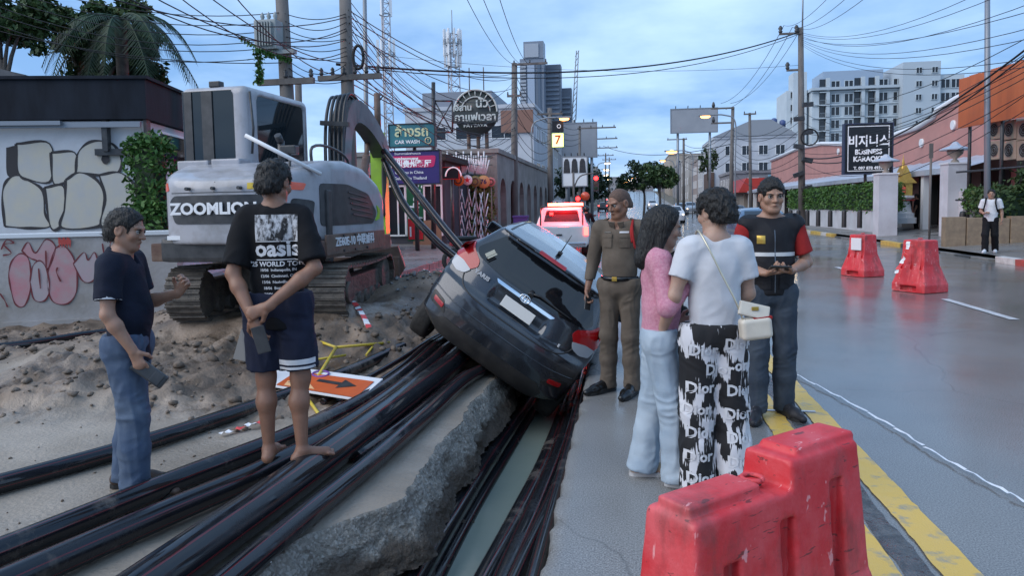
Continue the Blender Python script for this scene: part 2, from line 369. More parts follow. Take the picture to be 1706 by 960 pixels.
line_sheet('yellow_road_line', 1.335, 1.50, -2.4, 44, .008, M_YEL, 7.7, .008)
line_sheet('yellow_road_line', 1.0, 1.15, 14.6, 44, .008, M_YEL, 2.7)
for y0 in (4.3, 10.7, 17.0, 23.4, 30, 37, 44, 51, 58, 66, 74): line_sheet('white_road_dash', 5.04, 5.16, y0, y0+2.2, .008, M_WHP, y0, .006, .2)
for y0 in (23.4, 30, 37, 44, 51): line_sheet('white_road_dash', -1.9, -1.78, y0, y0+2.2, .008, M_WHP, y0+3, .006, .2)
line_sheet('white_stop_line', -4.6, .8, 40, 40.45, .008, M_WHP, 3, .01)
# chalk mark beside the vest man's shoes
tag(strip('chalk_mark', [.98, 1.42], [5.86, 5.90], lambda x, y: .013, M_WHP), kind='structure')
# --- kerbs: each stone is a piece of the kerb
M_KST = {k: mat('kerb_'+k, c, .4, c2=c2, scale=6, bump=.2, rough2=.65, rscale=4) for k, c, c2 in (('yellow', (.60, .42, .08), (.45, .32, .1)), ('white', (.6, .6, .58), (.42, .41, .39)), ('black', (.03, .03, .03), (.08, .08, .08)), ('red', (.46, .07, .05), (.3, .07, .06)), ('grey', (.2, .19, .18), (.14, .135, .13)))}
def stone_mesh(name, m, hh=.15, ln=.49):
    mb = MB(); mb.box((0, 0, hh/2-.03), (.11, ln, hh/2+.03), bev=.018); me = mb.mesh(name); me.materials.append(m); return me
def kerb_run(x, y0, y1, cols, hh=.15):
    root = bpy.data.objects.new('kerb', None); COL.objects.link(root); root.location = (x, y0, 0); tag(root, kind='structure')
    ms = {c: stone_mesh('kerbstone', M_KST[c], hh) for c in set(cols)}
    n = int((y1-y0))
    for i in range(n):
        o = link('kerbstone', ms[cols[i % len(cols)]], None, root, (random.uniform(-.008, .008), i+.5, hz(y0+i)+random.uniform(-.012, .006)), (0, random.uniform(-.02, .02), random.uniform(-.006, .006)))
kerb_run(9.42, 16.6, 20.6, ['red', 'white'])
kerb_run(9.42, 25.3, 29.3, ['yellow', 'black', 'yellow', 'yellow'])
kerb_run(9.42, 36, 62, ['yellow', 'white', 'yellow'])
kerb_run(-5.31, 14, 62, ['grey'], .17)
kerb_run(9.42, 21, 25, ['grey', 'black'], .05); kerb_run(9.42, 29.5, 36, ['grey', 'grey', 'black'], .06)
kerb_run(9.42, 10, 16, ['grey', 'white', 'red'])
def side_z(x, y): return hz(y)+.14+.055*max(0, min(x-9.5, 5))
strip('pavement', [9.53, 10.2, 11, 12.5, 14.5, 30], [8]+YS[0:14], side_z, M_SIDE)
strip('pavement', [-26, -18, -12, -8, -6.5, -5.42], YS[0:14], lambda x, y: hz(y)+.15, M_SIDE)
# --- the construction side: slab, churned soil, mound under the excavator
def clamp(t): return max(0., min(1., t))
def sst(a, b, t): t = clamp((t-a)/(b-a)); return t*t*(3-2*t)
EXC = Vector((-4.15, 8.75, .40))                     # excavator stands here
def soil_mask(x, y):
    m = sst(4.75, 5.5, y+.55*fnoise(x*.8, y*.8, 3.)-.10*(x+4.3))*(1-sst(-1.9, -1.55, x)*(1-sst(7.2, 8.2, y)))
    m *= 1-.85*sst(-5.3, -6.6, x)*sst(7.6, 6.7, y+.3*fnoise(x, y))
    return clamp(m)
def soil_h(x, y):
    m = soil_mask(x, y)
    e = math.hypot((x-EXC.x)/2.3, (y-EXC.y-.35)/2.2); mound = .40*(1-sst(.62, 1.25, e+.10*fnoise(x*1.2, y*1.2, 9.)))
    h = mound
    for cx, cy, rx, ry, a in ((-5.1, 6.3, 1.0, .7, .22), (-3.9, 6.6, .8, .6, .13), (-2.6, 9.6, .8, .9, .34), (-2.5, 11.2, 1.0, 1.0, .30), (-6.2, 7.2, .7, .6, .16), (-3.2, 7.9, .7, .5, .16), (-4.6, 5.6, .8, .45, .10)):
        h += a*math.exp(-(((x-cx)/rx)**2+((y-cy)/ry)**2))
    h *= m if mound < .2 else max(m, .8)
    lump = .085*fnoise(x*1.7, y*1.7, 1., 6)+.075*abs(fnoise(x*4.6, y*4.6, 5., 6))+.035*abs(fnoise(x*13, y*13, 7., 4))
    flat = 1-sst(.0, .34, h) if mound > .3 else 1
    return h+lump*m*(.35+.65*flat)+.006*fnoise(x*1.1, y*1.1, 2.)+.0025*fnoise(x*9, y*9, 6.)
def slab_edge(y): return -1.27-.37*sst(3.95, 3.25, y)+.05*fnoise(y*2.3, 1.7)+.02*fnoise(y*9, 4.)
xs = np.concatenate([np.arange(-9.6, -5.5, .07), np.arange(-5.5, -1.26, .032)]); xs[-1] = -1.30
ys = np.concatenate([np.arange(-2.5, 2.0, .12), np.arange(2.0, 9.0, .032), np.arange(9.0, 14.1, .06)])
V = []; A = []
for y in ys:
    for x in xs:
        d = sst(13.2, 14.0, y)
        ex = 0
        if x > -2.1: ex = -2.1+(x+2.1)*(slab_edge(y)+2.1)/.80-x
        z = soil_h(x, y)*(1-d)
        V.append((x+ex, y, z-.002)); A.append(soil_mask(x, y))
n = len(xs); jj, ii = np.meshgrid(np.arange(len(ys)-1), np.arange(n-1), indexing='ij'); b0 = (jj*n+ii).ravel()
Q = np.stack([b0, b0+1, b0+n+1, b0+n], 1)
m = mat('churned_soil', (.2, .17, .15), .6); nt = m.node_tree; N, L = nt.nodes, nt.links; bs = N['Principled BSDF']
at_ = N.new('ShaderNodeAttribute'); at_.attribute_name = 'soil'; tcn = N.new('ShaderNodeTexCoord')
def ramp2(sc, a, b, p0=.35, p1=.65, det=6):
    nn = N.new('ShaderNodeTexNoise'); nn.inputs['Scale'].default_value = sc; nn.inputs['Detail'].default_value = det; L.new(tcn.outputs['Object'], nn.inputs['Vector'])
    r = N.new('ShaderNodeValToRGB'); r.color_ramp.elements[0].position = p0; r.color_ramp.elements[1].position = p1; r.color_ramp.elements[0].color = a+(1,); r.color_ramp.elements[1].color = b+(1,); L.new(nn.outputs['Fac'], r.inputs[0]); return r.outputs[0]
mx = N.new('ShaderNodeMix'); mx.data_type = 'RGBA'; L.new(at_.outputs['Fac'], mx.inputs[0])
L.new(ramp2(1.3, (.23, .192, .152), (.34, .293, .243)), mx.inputs[6]); L.new(ramp2(2.6, (.09, .064, .045), (.23, .172, .128), .36, .62, 8), mx.inputs[7])
L.new(mx.outputs[2], bs.inputs['Base Color'])
rr = N.new('ShaderNodeMapRange'); L.new(ramp2(1.6, (0, 0, 0), (1, 1, 1), .42, .6), rr.inputs[0]); rr.inputs[3].default_value = .32; rr.inputs[4].default_value = .75; L.new(rr.outputs[0], bs.inputs['Roughness'])
nn = N.new('ShaderNodeTexNoise'); nn.inputs['Scale'].default_value = 34; nn.inputs['Detail'].default_value = 8; L.new(tcn.outputs['Object'], nn.inputs['Vector'])
bp = N.new('ShaderNodeBump'); bp.inputs['Strength'].default_value = .55; bp.inputs['Distance'].default_value = .02; L.new(nn.outputs['Fac'], bp.inputs['Height']); L.new(bp.outputs[0], bs.inputs['Normal'])
M_SOIL = m
me = mesh_np('terrain', V, Q, True); at = me.attributes.new('soil', 'FLOAT', 'POINT'); at.data.foreach_set('value', np.array(A, np.float32))
tag(link('terrain', me, M_SOIL), kind='structure')
SOIL_BVH = None
# loose clods and stones on the soil: nobody could count them
def rock_template(seed):
    bm = bmesh.new(); bmesh.ops.create_icosphere(bm, subdivisions=1, radius=1)
    vs = [v.co*(1+.85*fnoise(v.co.x*1.6+seed, v.co.y*1.6, v.co.z*1.6)) for v in bm.verts]; bm.verts.index_update()
    fs = [[v.index for v in f.verts] for f in bm.faces]; bm.free(); return np.array([tuple(v) for v in vs]), np.array(fs)
RT = [rock_template(s*3.7) for s in range(6)]
def scatter_rocks(name, spots, m, kind='stuff', label=None, cat=None):
    VV = []; QQ = []; b = 0
    for x, y, z, s in spots:
        v, f = RT[random.randrange(6)]; a = random.random()*6.3; ca, sa = math.cos(a), math.sin(a)
        w = v*np.array([s*random.uniform(.7, 1.4), s*random.uniform(.7, 1.2), s*random.uniform(.45, .8)])
        w = np.stack([w[:, 0]*ca-w[:, 1]*sa+x, w[:, 0]*sa+w[:, 1]*ca+y, w[:, 2]+z], 1); VV.append(w); QQ.append(f+b); b += len(v)
    o = link(name, mesh_np(name, np.concatenate(VV), np.concatenate(QQ), False), m); return tag(o, label, cat, None, kind)
M_CLOD = mat('clod', (.085, .062, .045), .8, c2=(.21, .165, .13), scale=3, bump=.5, bscale=40)
sp = []
while len(sp) < 2600:
    x = random.uniform(-8.5, -1.7); y = random.uniform(4.6, 13); mk = soil_mask(x, y)
    if random.random() > mk*(.35+.9*max(0, fnoise(x*1.1, y*1.1, 11.)+.25)): continue
    if math.hypot(x-EXC.x, y-EXC.y) < 1.5: continue
    s = random.choice((.008, .01, .012, .015, .018, .022, .03, .045)); sp.append((x, y, soil_h(x, y)+s*.2, s))
for _ in range(260):
    x = random.uniform(-7.5, -1.6); y = random.uniform(2.2, 5.4); s = random.choice((.004, .005, .007, .011)); sp.append((x, y, soil_h(x, y)+s*.2, s))
scatter_rocks('soil_clods', sp, M_CLOD, label='loose brown clods and gravel scattered over the churned soil', cat='gravel')
M_STN = mat('grey_gravel', (.08, .085, .09), .45, c2=(.2, .2, .2), scale=5)
sp = []
for _ in range(900):
    x = random.gauss(-2.55, .55); y = random.gauss(11.2, .8)
    if x > -1.4: continue
    s = random.uniform(.012, .04); sp.append((x, y, soil_h(x, y)+s*.3, s))
scatter_rocks('gravel_heap', sp, M_STN, label='dark grey gravel heap beside the tilted car and the kerb', cat='gravel')
# --- trench: broken slab face, floor, far end
def broken_mat():
    m = mat('broken_concrete', (.2, .19, .17), .7, bump=1., bscale=50); nt = m.node_tree; N, L = nt.nodes, nt.links; b = N['Principled BSDF']; t = N.new('ShaderNodeTexCoord')
    v = N.new('ShaderNodeTexVoronoi'); v.inputs['Scale'].default_value = 75; L.new(t.outputs['Object'], v.inputs['Vector']); sp_ = N.new('ShaderNodeSeparateColor'); L.new(v.outputs['Color'], sp_.inputs[0])
    r = N.new('ShaderNodeValToRGB'); r.color_ramp.elements[0].position = .15; r.color_ramp.elements[1].position = .95; r.color_ramp.elements[0].color = (.17, .155, .13, 1); r.color_ramp.elements[1].color = (.31, .295, .265, 1); e = r.color_ramp.elements.new(.6); e.color = (.23, .212, .182, 1); L.new(sp_.outputs[0], r.inputs[0])
    s2 = N.new('ShaderNodeSeparateXYZ'); L.new(t.outputs['Object'], s2.inputs[0]); n = N.new('ShaderNodeTexNoise'); n.inputs['Scale'].default_value = 5; n.inputs['Detail'].default_value = 6; L.new(t.outputs['Object'], n.inputs['Vector'])
    ad = N.new('ShaderNodeMath'); ad.operation = 'MULTIPLY_ADD'; L.new(n.outputs['Fac'], ad.inputs[0]); ad.inputs[1].default_value = .22; L.new(s2.outputs['Z'], ad.inputs[2])
    mr_ = N.new('ShaderNodeMapRange'); L.new(ad.outputs[0], mr_.inputs[0]); mr_.inputs[1].default_value = -.12; mr_.inputs[2].default_value = -.06
    mx = N.new('ShaderNodeMix'); mx.data_type = 'RGBA'; L.new(mr_.outputs[0], mx.inputs[0]); mx.inputs[6].default_value = (.075, .057, .042, 1); L.new(r.outputs[0], mx.inputs[7]); L.new(mx.outputs[2], b.inputs['Base Color']); return m   # slab above, sub-soil below
M_BROK = broken_mat()
M_MUD = mat('trench_mud', (.035, .03, .024), .3, c2=(.075, .062, .05), scale=4, bump=.8, bscale=26, rough2=.8)
ys = np.arange(-1, 14.05, .018); ns = 24; V = []
for y in ys:
    e = slab_edge(y)
    for k in range(ns):
        t = k/(ns-1); z = -.34*t; x = e+.01+.15*t**1.2+(.045*fnoise(y*2.6, t*1.6, 3., 3)+.020*abs(fnoise(y*16, t*9, 1., 5))+.016*fnoise(y*55, t*26, 5., 3)+.03*(math.floor(3*t+.6*fnoise(y*3, 5.))/3-t))*min(1, t*6)
        if k == 0: x = e; z = -.003
        V.append((x, y, z+.01*fnoise(y*9, t*6, 8.)*min(1, t*5)))
Q = np.array([(j*ns+i, j*ns+i+1, (j+1)*ns+i+1, (j+1)*ns+i) for j in range(len(ys)-1) for i in range(ns-1)])
tag(link('broken_slab_edge', mesh_np('broken_slab_edge', V, Q[:, ::-1], False), M_BROK), kind='structure')
xs = np.linspace(-1.85, -.33, 46); ys = np.arange(-2.5, 14.05, .06); V = []
for y in ys:
    for x in xs:
        t = sst(slab_edge(y)-.10, -.98, x); z = -.20-.50*t+.05*fnoise(x*5, y*3, 2., 5)+.02*fnoise(x*16, y*16, 4., 3); V.append((x, y, z))
n = len(xs); Q = np.array([(j*n+i, j*n+i+1, (j+1)*n+i+1, (j+1)*n+i) for j in range(len(ys)-1) for i in range(n-1)])
tag(link('trench_floor', mesh_np('trench_floor', V, Q, False), M_MUD), kind='structure')
mb = MB(); mb.bx(-1.5, -.3, 14.0, 14.1, -.95, -.01); mb.bx(-9.6, -.3, 14.0, 14.06, -.95, -.04); tag(mb.build('trench_end', M_MUD), kind='structure')
M_WAT = mat('murky_water', (.21, .26, .22), .06, c2=(.25, .29, .25), scale=1.2, bump=.05, bscale=9, spec=.5)
strip('trench_water', [-1.15, -.9, -.6, -.36], [-2.4, 2, 5, 8, 13.9], lambda x, y: -.565, M_WAT)
sp = [(random.uniform(-1.28, -.98), random.uniform(2, 8), -.36+random.uniform(-.2, .06), random.uniform(.012, .04)) for _ in range(420)]
sp = [(x, y, -.20-.50*sst(-1.42, -.98, x)+.03, s) for x, y, z, s in sp]
scatter_rocks('trench_rubble', sp, M_BROK, label='broken concrete rubble lying along the foot of the slab', cat='rubble')

# ================================================================ PIPES
def pipe_mat(name, dirt):
    m = mat(name, (.012, .013, .016), .18); nt = m.node_tree; N, L = nt.nodes, nt.links; b = N['Principled BSDF']
    uv = N.new('ShaderNodeAttribute'); uv.attribute_name = 'around'; tcn = N.new('ShaderNodeTexCoord')
    # four co-extruded red stripes round the pipe
    mu = N.new('ShaderNodeMath'); mu.operation = 'MULTIPLY'; L.new(uv.outputs['Fac'], mu.inputs[0]); mu.inputs[1].default_value = 3
    fr = N.new('ShaderNodeMath'); fr.operation = 'FRACT'; L.new(mu.outputs[0], fr.inputs[0])
    lt = N.new('ShaderNodeMath'); lt.operation = 'COMPARE'; L.new(fr.outputs[0], lt.inputs[0]); lt.inputs[1].default_value = .5; lt.inputs[2].default_value = .04
    mx = N.new('ShaderNodeMix'); mx.data_type = 'RGBA'; L.new(lt.outputs[0], mx.inputs[0]); mx.inputs[6].default_value = (.012, .013, .016, 1); mx.inputs[7].default_value = (.11, .016, .02, 1)
    nn = N.new('ShaderNodeTexNoise'); nn.inputs['Scale'].default_value = 2.6; nn.inputs['Detail'].default_value = 9; nn.inputs['Roughness'].default_value = .7; L.new(tcn.outputs['Object'], nn.inputs['Vector'])
    r = N.new('ShaderNodeMapRange'); r.inputs[1].default_value = .62-dirt; r.inputs[2].default_value = .76-dirt*.6; L.new(nn.outputs['Fac'], r.inputs[0])
    m2 = N.new('ShaderNodeMix'); m2.data_type = 'RGBA'; L.new(r.outputs[0], m2.inputs[0]); L.new(mx.outputs[2], m2.inputs[6]); m2.inputs[7].default_value = (.15, .125, .105, 1)
    L.new(m2.outputs[2], b.inputs['Base Color'])
    r2 = N.new('ShaderNodeMapRange'); r2.inputs[1].default_value = .45; r2.inputs[2].default_value = .75; r2.inputs[3].default_value = .07; r2.inputs[4].default_value = .5; L.new(nn.outputs['Fac'], r2.inputs[0]); L.new(r2.outputs[0], b.inputs['Roughness'])
    return m
M_PIPE = pipe_mat('black_pipe', .0); M_PIPED = pipe_mat('muddy_pipe', .09)
def pipe(pts, r, label, m=None, n=20, twist=0., name='plastic_pipe'):
    pts = smooth_path(pts, 8); mb = MB(); mb.tube(pts, r, n, cap=True)
    me = mb.mesh(name); a = me.attributes.new('around', 'FLOAT', 'POINT')
    v = np.zeros(len(me.vertices), np.float32); k = np.arange(len(pts)*n)
    d = np.abs(((k % n)/n+twist) % 1.0*2-1); v[:len(k)] = (d*2) % 1.0 if False else np.where(d < 1, d, .999); a.data.foreach_set('value', v)
    return tag(link(name, me, m or M_PIPE), label, 'pipe', 'plastic pipes of the cable works')
Z0 = .0
def gp(r, *pp): return [G(x, y, r) for x, y in pp]
pipe([(-4.6, 1.9, .06), (-3.64, 3.68, .06), (-3.25, 4.54, .06), (-2.92, 5.63, .06), (-2.62, 6.8, .08), (-2.32, 7.9, .15), (-1.9, 9.4, .12), (-1.5, 11, .0)], .058, 'muddy black pipe farthest left on the ground, passing behind both standing men', M_PIPED, twist=.1)
pipe([(-3.35, 1.5, .07), (-2.88, 2.9, .07), (-2.60, 3.83, .07), (-2.33, 4.65, .07), (-2.12, 5.6, .08), (-2.0, 6.6, .13), (-1.90, 7.6, .22), (-1.7, 9.5, .15), (-1.6, 12, .05)], .066, 'black pipe with a red line running past the sandals of the man in jeans', M_PIPED, twist=.2)
pipe([(-2.9, 1.5, .08), (-2.55, 2.75, .08), (-2.36, 3.35, .08), (-2.14, 4.05, .08), (-1.98, 4.9, .09), (-1.90, 5.8, .11), (-1.84, 6.6, .15), (-1.77, 7.6, .2), (-1.6, 9.5, .05), (-1.5, 12, -.1)], .070, 'black pipe under the bare feet of the man in shorts', M_PIPE, twist=.32)
pipe([(-2.0, 1.5, .115), (-1.915, 2.82, .115), (-1.865, 3.5, .115), (-1.81, 4.4, .115), (-1.745, 5.6, .118), (-1.68, 6.6, .13), (-1.60, 7.6, .16), (-1.45, 9.5, -.05), (-1.3, 12, -.3)], .106, 'thickest glossy black pipe lying across the concrete towards the tilted car', M_PIPE, n=28, twist=.42)
pipe([(-1.74, 1.5, .07), (-1.665, 2.9, .07), (-1.625, 3.5, .07), (-1.57, 4.2, .07), (-1.51, 5.2, .072), (-1.42, 6.6, .085), (-1.2, 8.4, -.1), (-1.05, 12, -.4)], .060, 'black pipe nearest the broken slab edge, wet highlight along its top', M_PIPE, twist=.05)
pipe([(-1.72, 4.4, .045), (-1.63, 5.2, .045), (-1.56, 6.2, .05), (-1.42, 6.9, .06), (-1.1, 8.4, -.2), (-1.0, 12, -.45)], .042, 'short muddy pipe between the thick pipe and the slab edge', M_PIPED, twist=.15)
pipe([(-2.52, 4.6, .03), (-2.30, 5.5, .05), (-2.12, 6.5, .13), (-2.0, 7.4, .24), (-1.85, 8.8, .22), (-1.7, 12, .05)], .03, 'thin shiny black conduit climbing under the lifted car wheel', M_PIPE, n=12)
pipe([(-2.50, 5.7, .04), (-2.34, 6.4, .09), (-2.18, 7.1, .16), (-2.08, 7.7, .22), (-1.95, 9, .2), (-1.8, 12, .05)], .026, 'thin conduit with a bright line beside the lifted car wheel', M_PIPE, n=12, twist=.3)
pipe([(-9.2, 5.9, .10), (-7.35, 7.55, .07), (-6.85, 8.5, .07), (-6.2, 9.2, .07), (-5.6, 9.9, .10)], .06, 'black pipe along the foot of the graffitied low wall', M_PIPE)
# pipes lying in the flooded trench
for i, (pts, r, tw, lab) in enumerate((
    ([(-1.20, 1.5, -.47), (-1.20, 3.5, -.46), (-1.18, 5, -.46), (-1.13, 6.6, -.47), (-1.06, 9, -.5), (-1.04, 13.5, -.5)], .08, .1, 'submerged-looking pipe on the slab side of the flooded trench'),
    ([(-1.13, 1.5, -.59), (-1.13, 3.5, -.575), (-1.12, 5, -.57), (-1.06, 6.6, -.57), (-.98, 9, -.6), (-.96, 13.5, -.6)], .055, .3, 'half sunk pipe bordering the green water on its left'),
    ([(-.90, 1.5, -.52), (-.85, 3.5, -.52), (-.76, 4.9, -.52), (-.69, 6.3, -.53), (-.66, 9, -.54), (-.66, 13.5, -.54)], .072, .2, 'muddy pipe bordering the green water on its right'),
    ([(-.74, 1.5, -.47), (-.70, 3.5, -.46), (-.63, 5.0, -.47), (-.58, 6.5, -.48), (-.58, 9, -.5), (-.58, 13.5, -.5)], .078, .4, 'pipe with a grey highlight in the middle of the right hand trench bundle'),
    ([(-.60, 1.5, -.50), (-.59, 3.5, -.50), (-.54, 5.0, -.50), (-.5, 6.5, -.50), (-.48, 13.5, -.5)], .07, .0, 'dark pipe close under the road slab in the trench'),
    ([(-.70, 1.5, -.36), (-.62, 3.5, -.36), (-.50, 5.2, -.37), (-.47, 7, -.38), (-.46, 13.5, -.4)], .05, .25, 'thin pipe lying on top of the right hand trench bundle'),
    ([(-.49, 1.5, -.24), (-.475, 3.5, -.24), (-.465, 5.2, -.25), (-.46, 7, -.27), (-.46, 13.5, -.3)], .042, .1, 'thin red striped pipe tucked along the sawn road edge'))):
    pipe(pts, r, lab, M_PIPED if i == 2 else M_PIPE, twist=tw)
# ================================================================ TILTED HATCHBACK
M_CARP = mat('grey_car_paint', (.032, .037, .046), .24, metal=.6, coat=1., c2=(.040, .045, .055), scale=3, rough2=.32, rscale=5)
M_CGLS = mat('car_glass', (.006, .007, .009), .04, spec=.7)
M_CBLK = mat('car_black_plastic', (.012, .012, .013), .45, c2=(.03, .028, .026), scale=6)
M_TYRE = mat('tyre_rubber', (.012, .012, .012), .75, c2=(.03, .027, .024), scale=9, bump=.3, bscale=40)
M_RIM = mat('alloy_rim', (.42, .43, .45), .3, metal=.9)
M_REDL = mat('red_lamp_lens', (.34, .008, .010), .2, coat=.4)
M_CLRL = mat('clear_lamp_lens', (.34, .36, .39), .25, coat=.5)
M_CHRM = mat('chrome', (.75, .77, .8), .1, metal=1.)
M_PLTE = mat('number_plate', (.68, .68, .66), .4)
def smax(a, b, k):
    h = np.clip(.5-.5*(b-a)/k, 0, 1); return b*(1-h)+a*h+k*h*(1-h)
def car_shell(h=.018):
    f = Field((-1.0, -.85, .1), (1.0, 3.6, 1.6), h)
    X, Y, Z = f.ax[0][:, None, None], f.ax[1][None, :, None], f.ax[2][None, None, :]
    ax = np.abs(X)
    ztop = np.interp(f.ax[1], [-.8, -.55, -.38, 0, .5, 1.0, 1.35, 1.6, 2.3, 2.6, 3.1, 3.35, 3.6], [1.385, 1.395, 1.41, 1.452, 1.475, 1.468, 1.43, 1.34, .99, .93, .84, .74, .6])[None, :, None]
    yr = np.interp(f.ax[2], [.1, .22, .34, .5, .66, .73, .78, .9, 1.0, 1.06, 1.32, 1.365, 1.38, 1.43, 1.6], [-.52, -.60, -.655, -.685, -.68, -.665, -.615, -.585, -.56, -.535, -.335, -.325, -.44, -.43, -.3])[None, None, :]
    wz = np.interp(f.ax[2], [.1, .2, .34, .55, .72, .82, .95, 1.0, 1.42, 1.6], [.74, .79, .835, .86, .852, .862, .835, .80, .59, .5])[None, None, :]
    py = np.interp(f.ax[1], [-.8, -.4, 0, .6, 1.5, 2.6, 3.1, 3.6], [.93, .965, .99, 1, 1, .985, .94, .82])[None, :, None]
    w = wz*py
    rear = yr+.20*(ax/.86)**4+.03*(ax/.86)**2-Y
    front = Y-(3.42-.30*(ax/.86)**3-.25*np.clip(Z-.62, 0, 1))
    d = smax(Z-(ztop-.035*(ax/.6)**2), (ax-w)*.95, .07)
    d = np.maximum(d, (.20+.16*np.clip((ax-.45)/.4, 0, 1)**1.5*np.clip((-.05-Y)/.4, 0, 1))-Z); d = smax(d, rear*.9, .05); d = smax(d, front*.8, .07); d = np.maximum(d, .2-Z)
    f.F[:] = d
    for y in (0, 2.55):
        for s in (-1, 1): f.cone((s*.62, y, .30), (s*1.0, y, .30), .345, .345, k=.012, mode='s')
    # recess for the number plate and the crease of the tailgate
    f.box((0, -.62, .86), (.30, .05, .085), .03, k=.03, mode='s')
    return f
def poly_pts(out, step=.03):
    """resample a closed outline and fill it with inner points"""
    ed = []
    for i in range(len(out)):
        a, b = Vector(out[i]), Vector(out[(i+1) % len(out)]); n = max(1, int((b-a).length/step))
        ed += [a+(b-a)*k/n for k in range(n)]
    xs = [p.x for p in ed]; zs = [p.y for p in ed]; inner = []
    x = min(xs)+step*.5
    while x < max(xs):
        z = min(zs)+step*.5
        while z < max(zs): inner.append(Vector((x, z))); z += step
        x += step
    n = len(ed); r = delaunay_2d_cdt(ed+inner, [(i, (i+1) % n) for i in range(n)], [], 1, 1e-5)
    return r[0], r[2], n
def round_poly(out, r=.03, k=3):
    res = []
    n = len(out)
    for i in range(n):
        p, a, b = Vector(out[i]), Vector(out[i-1]), Vector(out[(i+1) % n])
        da, db = (a-p), (b-p); q = min(r, da.length*.45, db.length*.45); s, e = p+da.normalized()*q, p+db.normalized()*q
        for j in range(k+1):
            t = j/k; res.append(tuple((s*(1-t)+p*t)*(1-t)+(p*(1-t)+e*t)*t))
    return res
def panel(bvh, name, out, m, parent, axis='rear', off=.005, step=.03, rnd=.03):
    """a shaped plate lying on the shell, its outline given in the rear (x,z), side (y,z), front or top view"""
    v2, fs, n = poly_pts(round_poly(out, rnd), step); vs = []
    for p in v2:
        o, d = {'rear': ((p[0], -3, p[1]), (0, 1, 0)), 'front': ((p[0], 6, p[1]), (0, -1, 0)), 'left': ((-3, p[0], p[1]), (1, 0, 0)), 'right': ((3, p[0], p[1]), (-1, 0, 0)), 'top': ((p[0], p[1], 4), (0, 0, -1))}[axis]
        h, nn, _, _ = bvh.ray_cast(Vector(o), Vector(d))
        if h is None: h = Vector(o)+Vector(d)*2.5; nn = -Vector(d)
        vs.append((h+nn*off, h-nn*.015))
    mb = MB(); mb.add([a for a, b in vs], [tuple(f) for f in fs], True)
    sk = [vs[i][0] for i in range(n)]+[vs[i][1] for i in range(n)]
    mb.add(sk, [(i, (i+1) % n, (i+1) % n+n, i+n) for i in range(n)], False)
    return mb.build(name, m, parent)
def wheel(parent, loc, side, rz=0., name='wheel'):
    mb = MB(); prof = [(.205, -.085), (.262, -.1), (.296, -.085), (.305, -.05), (.305, .05), (.296, .085), (.262, .1), (.205, .085)]
    mb.lathe(prof, n=36); t = mb.mesh('tyre'); t.transform(Matrix.Rotation(PI/2, 4, 'Y'))
    w = bpy.data.objects.new(name, None); COL.objects.link(w); w.parent = parent; w.location = loc; w.rotation_euler = (0, 0, rz)
    ty = link('tyre', t, M_TYRE, w)
    mb = MB(); mb.lathe([(.0, .03), (.05, .035), (.06, .02)], n=18); mb.lathe([(.185, .03), (.207, .075), (.207, -.08), (.19, -.08), (.185, .03)], n=30)
    for k in range(5):
        for dk in (-.16, .16):
            a = 2*PI*k/5; b_ = a+dk; mb.box((math.cos(b_)*.115, math.sin(b_)*.115, .035), (.085, .014, .012), Matrix.Rotation(b_, 3, 'Z'))
    mb.lathe([(0, -.02), (.19, -.02)], n=24)
    r = mb.mesh('rim'); r.transform(Matrix.Rotation(PI/2*side, 4, 'Y')); link('rim', r, M_RIM, w); return w
CAR = thing('hatchback_car', 'dark grey hatchback tipped on its side edge into the trench', 'car', (-1.5, 7.37, -.03))
CAR.rotation_mode = 'ZXY'
CAR.matrix_world = Matrix.Translation((-1.5, 7.37, -.03)) @ Matrix.Rotation(R(-.9), 4, 'Z') @ Matrix.Rotation(R(.3), 4, 'X') @ Matrix.Rotation(R(35.4), 4, 'Y')
f = car_shell(); V, Q = f.nets(); CB = BVHTree.FromPolygons([tuple(v) for v in V], [tuple(q) for q in Q])
body = link('body', mesh_np('body', V, Q, True), M_CARP, CAR)
rw = panel(CB, 'rear_window', [(-.60, 1.045), (-.30, 1.015), (.30, 1.015), (.60, 1.045), (.665, 1.10), (.50, 1.335), (-.50, 1.335), (-.665, 1.10)], M_CGLS, CAR, off=.004)
# inner headlining glow seen through the top of the glass is left to the dark glass; dried wiper arc and wiper:
mb = MB(); mb.tube([(.02, -.575, 1.05), (.10, -.56, 1.075), (.30, -.545, 1.065), (.46, -.53, 1.06)], [.012, .010, .008, .006], 8); mb.cyl((.02, -.60, 1.03), (.02, -.53, 1.055), .028); mb.build('wiper', M_CBLK, CAR)
for s in (-1, 1):
    red = [(s*.56, 1.01), (s*.54, .955), (s*.60, .885), (s*.775, .885), (s*.81, .95), (s*.775, 1.09), (s*.72, 1.13), (s*.675, 1.07)]
    tl = panel(CB, 'tail_light', red, M_REDL, CAR, off=.012, step=.025, rnd=.02); tl['label'] = 'red and clear tail light, %s one' % ('upper' if s < 0 else 'lower')
    clr = [(s*.58, .895), (s*.62, .835), (s*.70, .81), (s*.785, .83), (s*.80, .915), (s*.70, .925)]
    panel(CB, 'clear_lens', clr, M_CLRL, tl, off=.015, step=.025, rnd=.02)
    rf = panel(CB, 'reflector', [(s*.60, .455), (s*.72, .47), (s*.725, .515), (s*.60, .50)], M_REDL, CAR, off=.01, step=.03, rnd=.012)
    panel(CB, 'fog_housing', [(s*.55, .42), (s*.76, .44), (s*.77, .55), (s*.62, .53)], M_CBLK, CAR, off=.004, step=.03, rnd=.02)
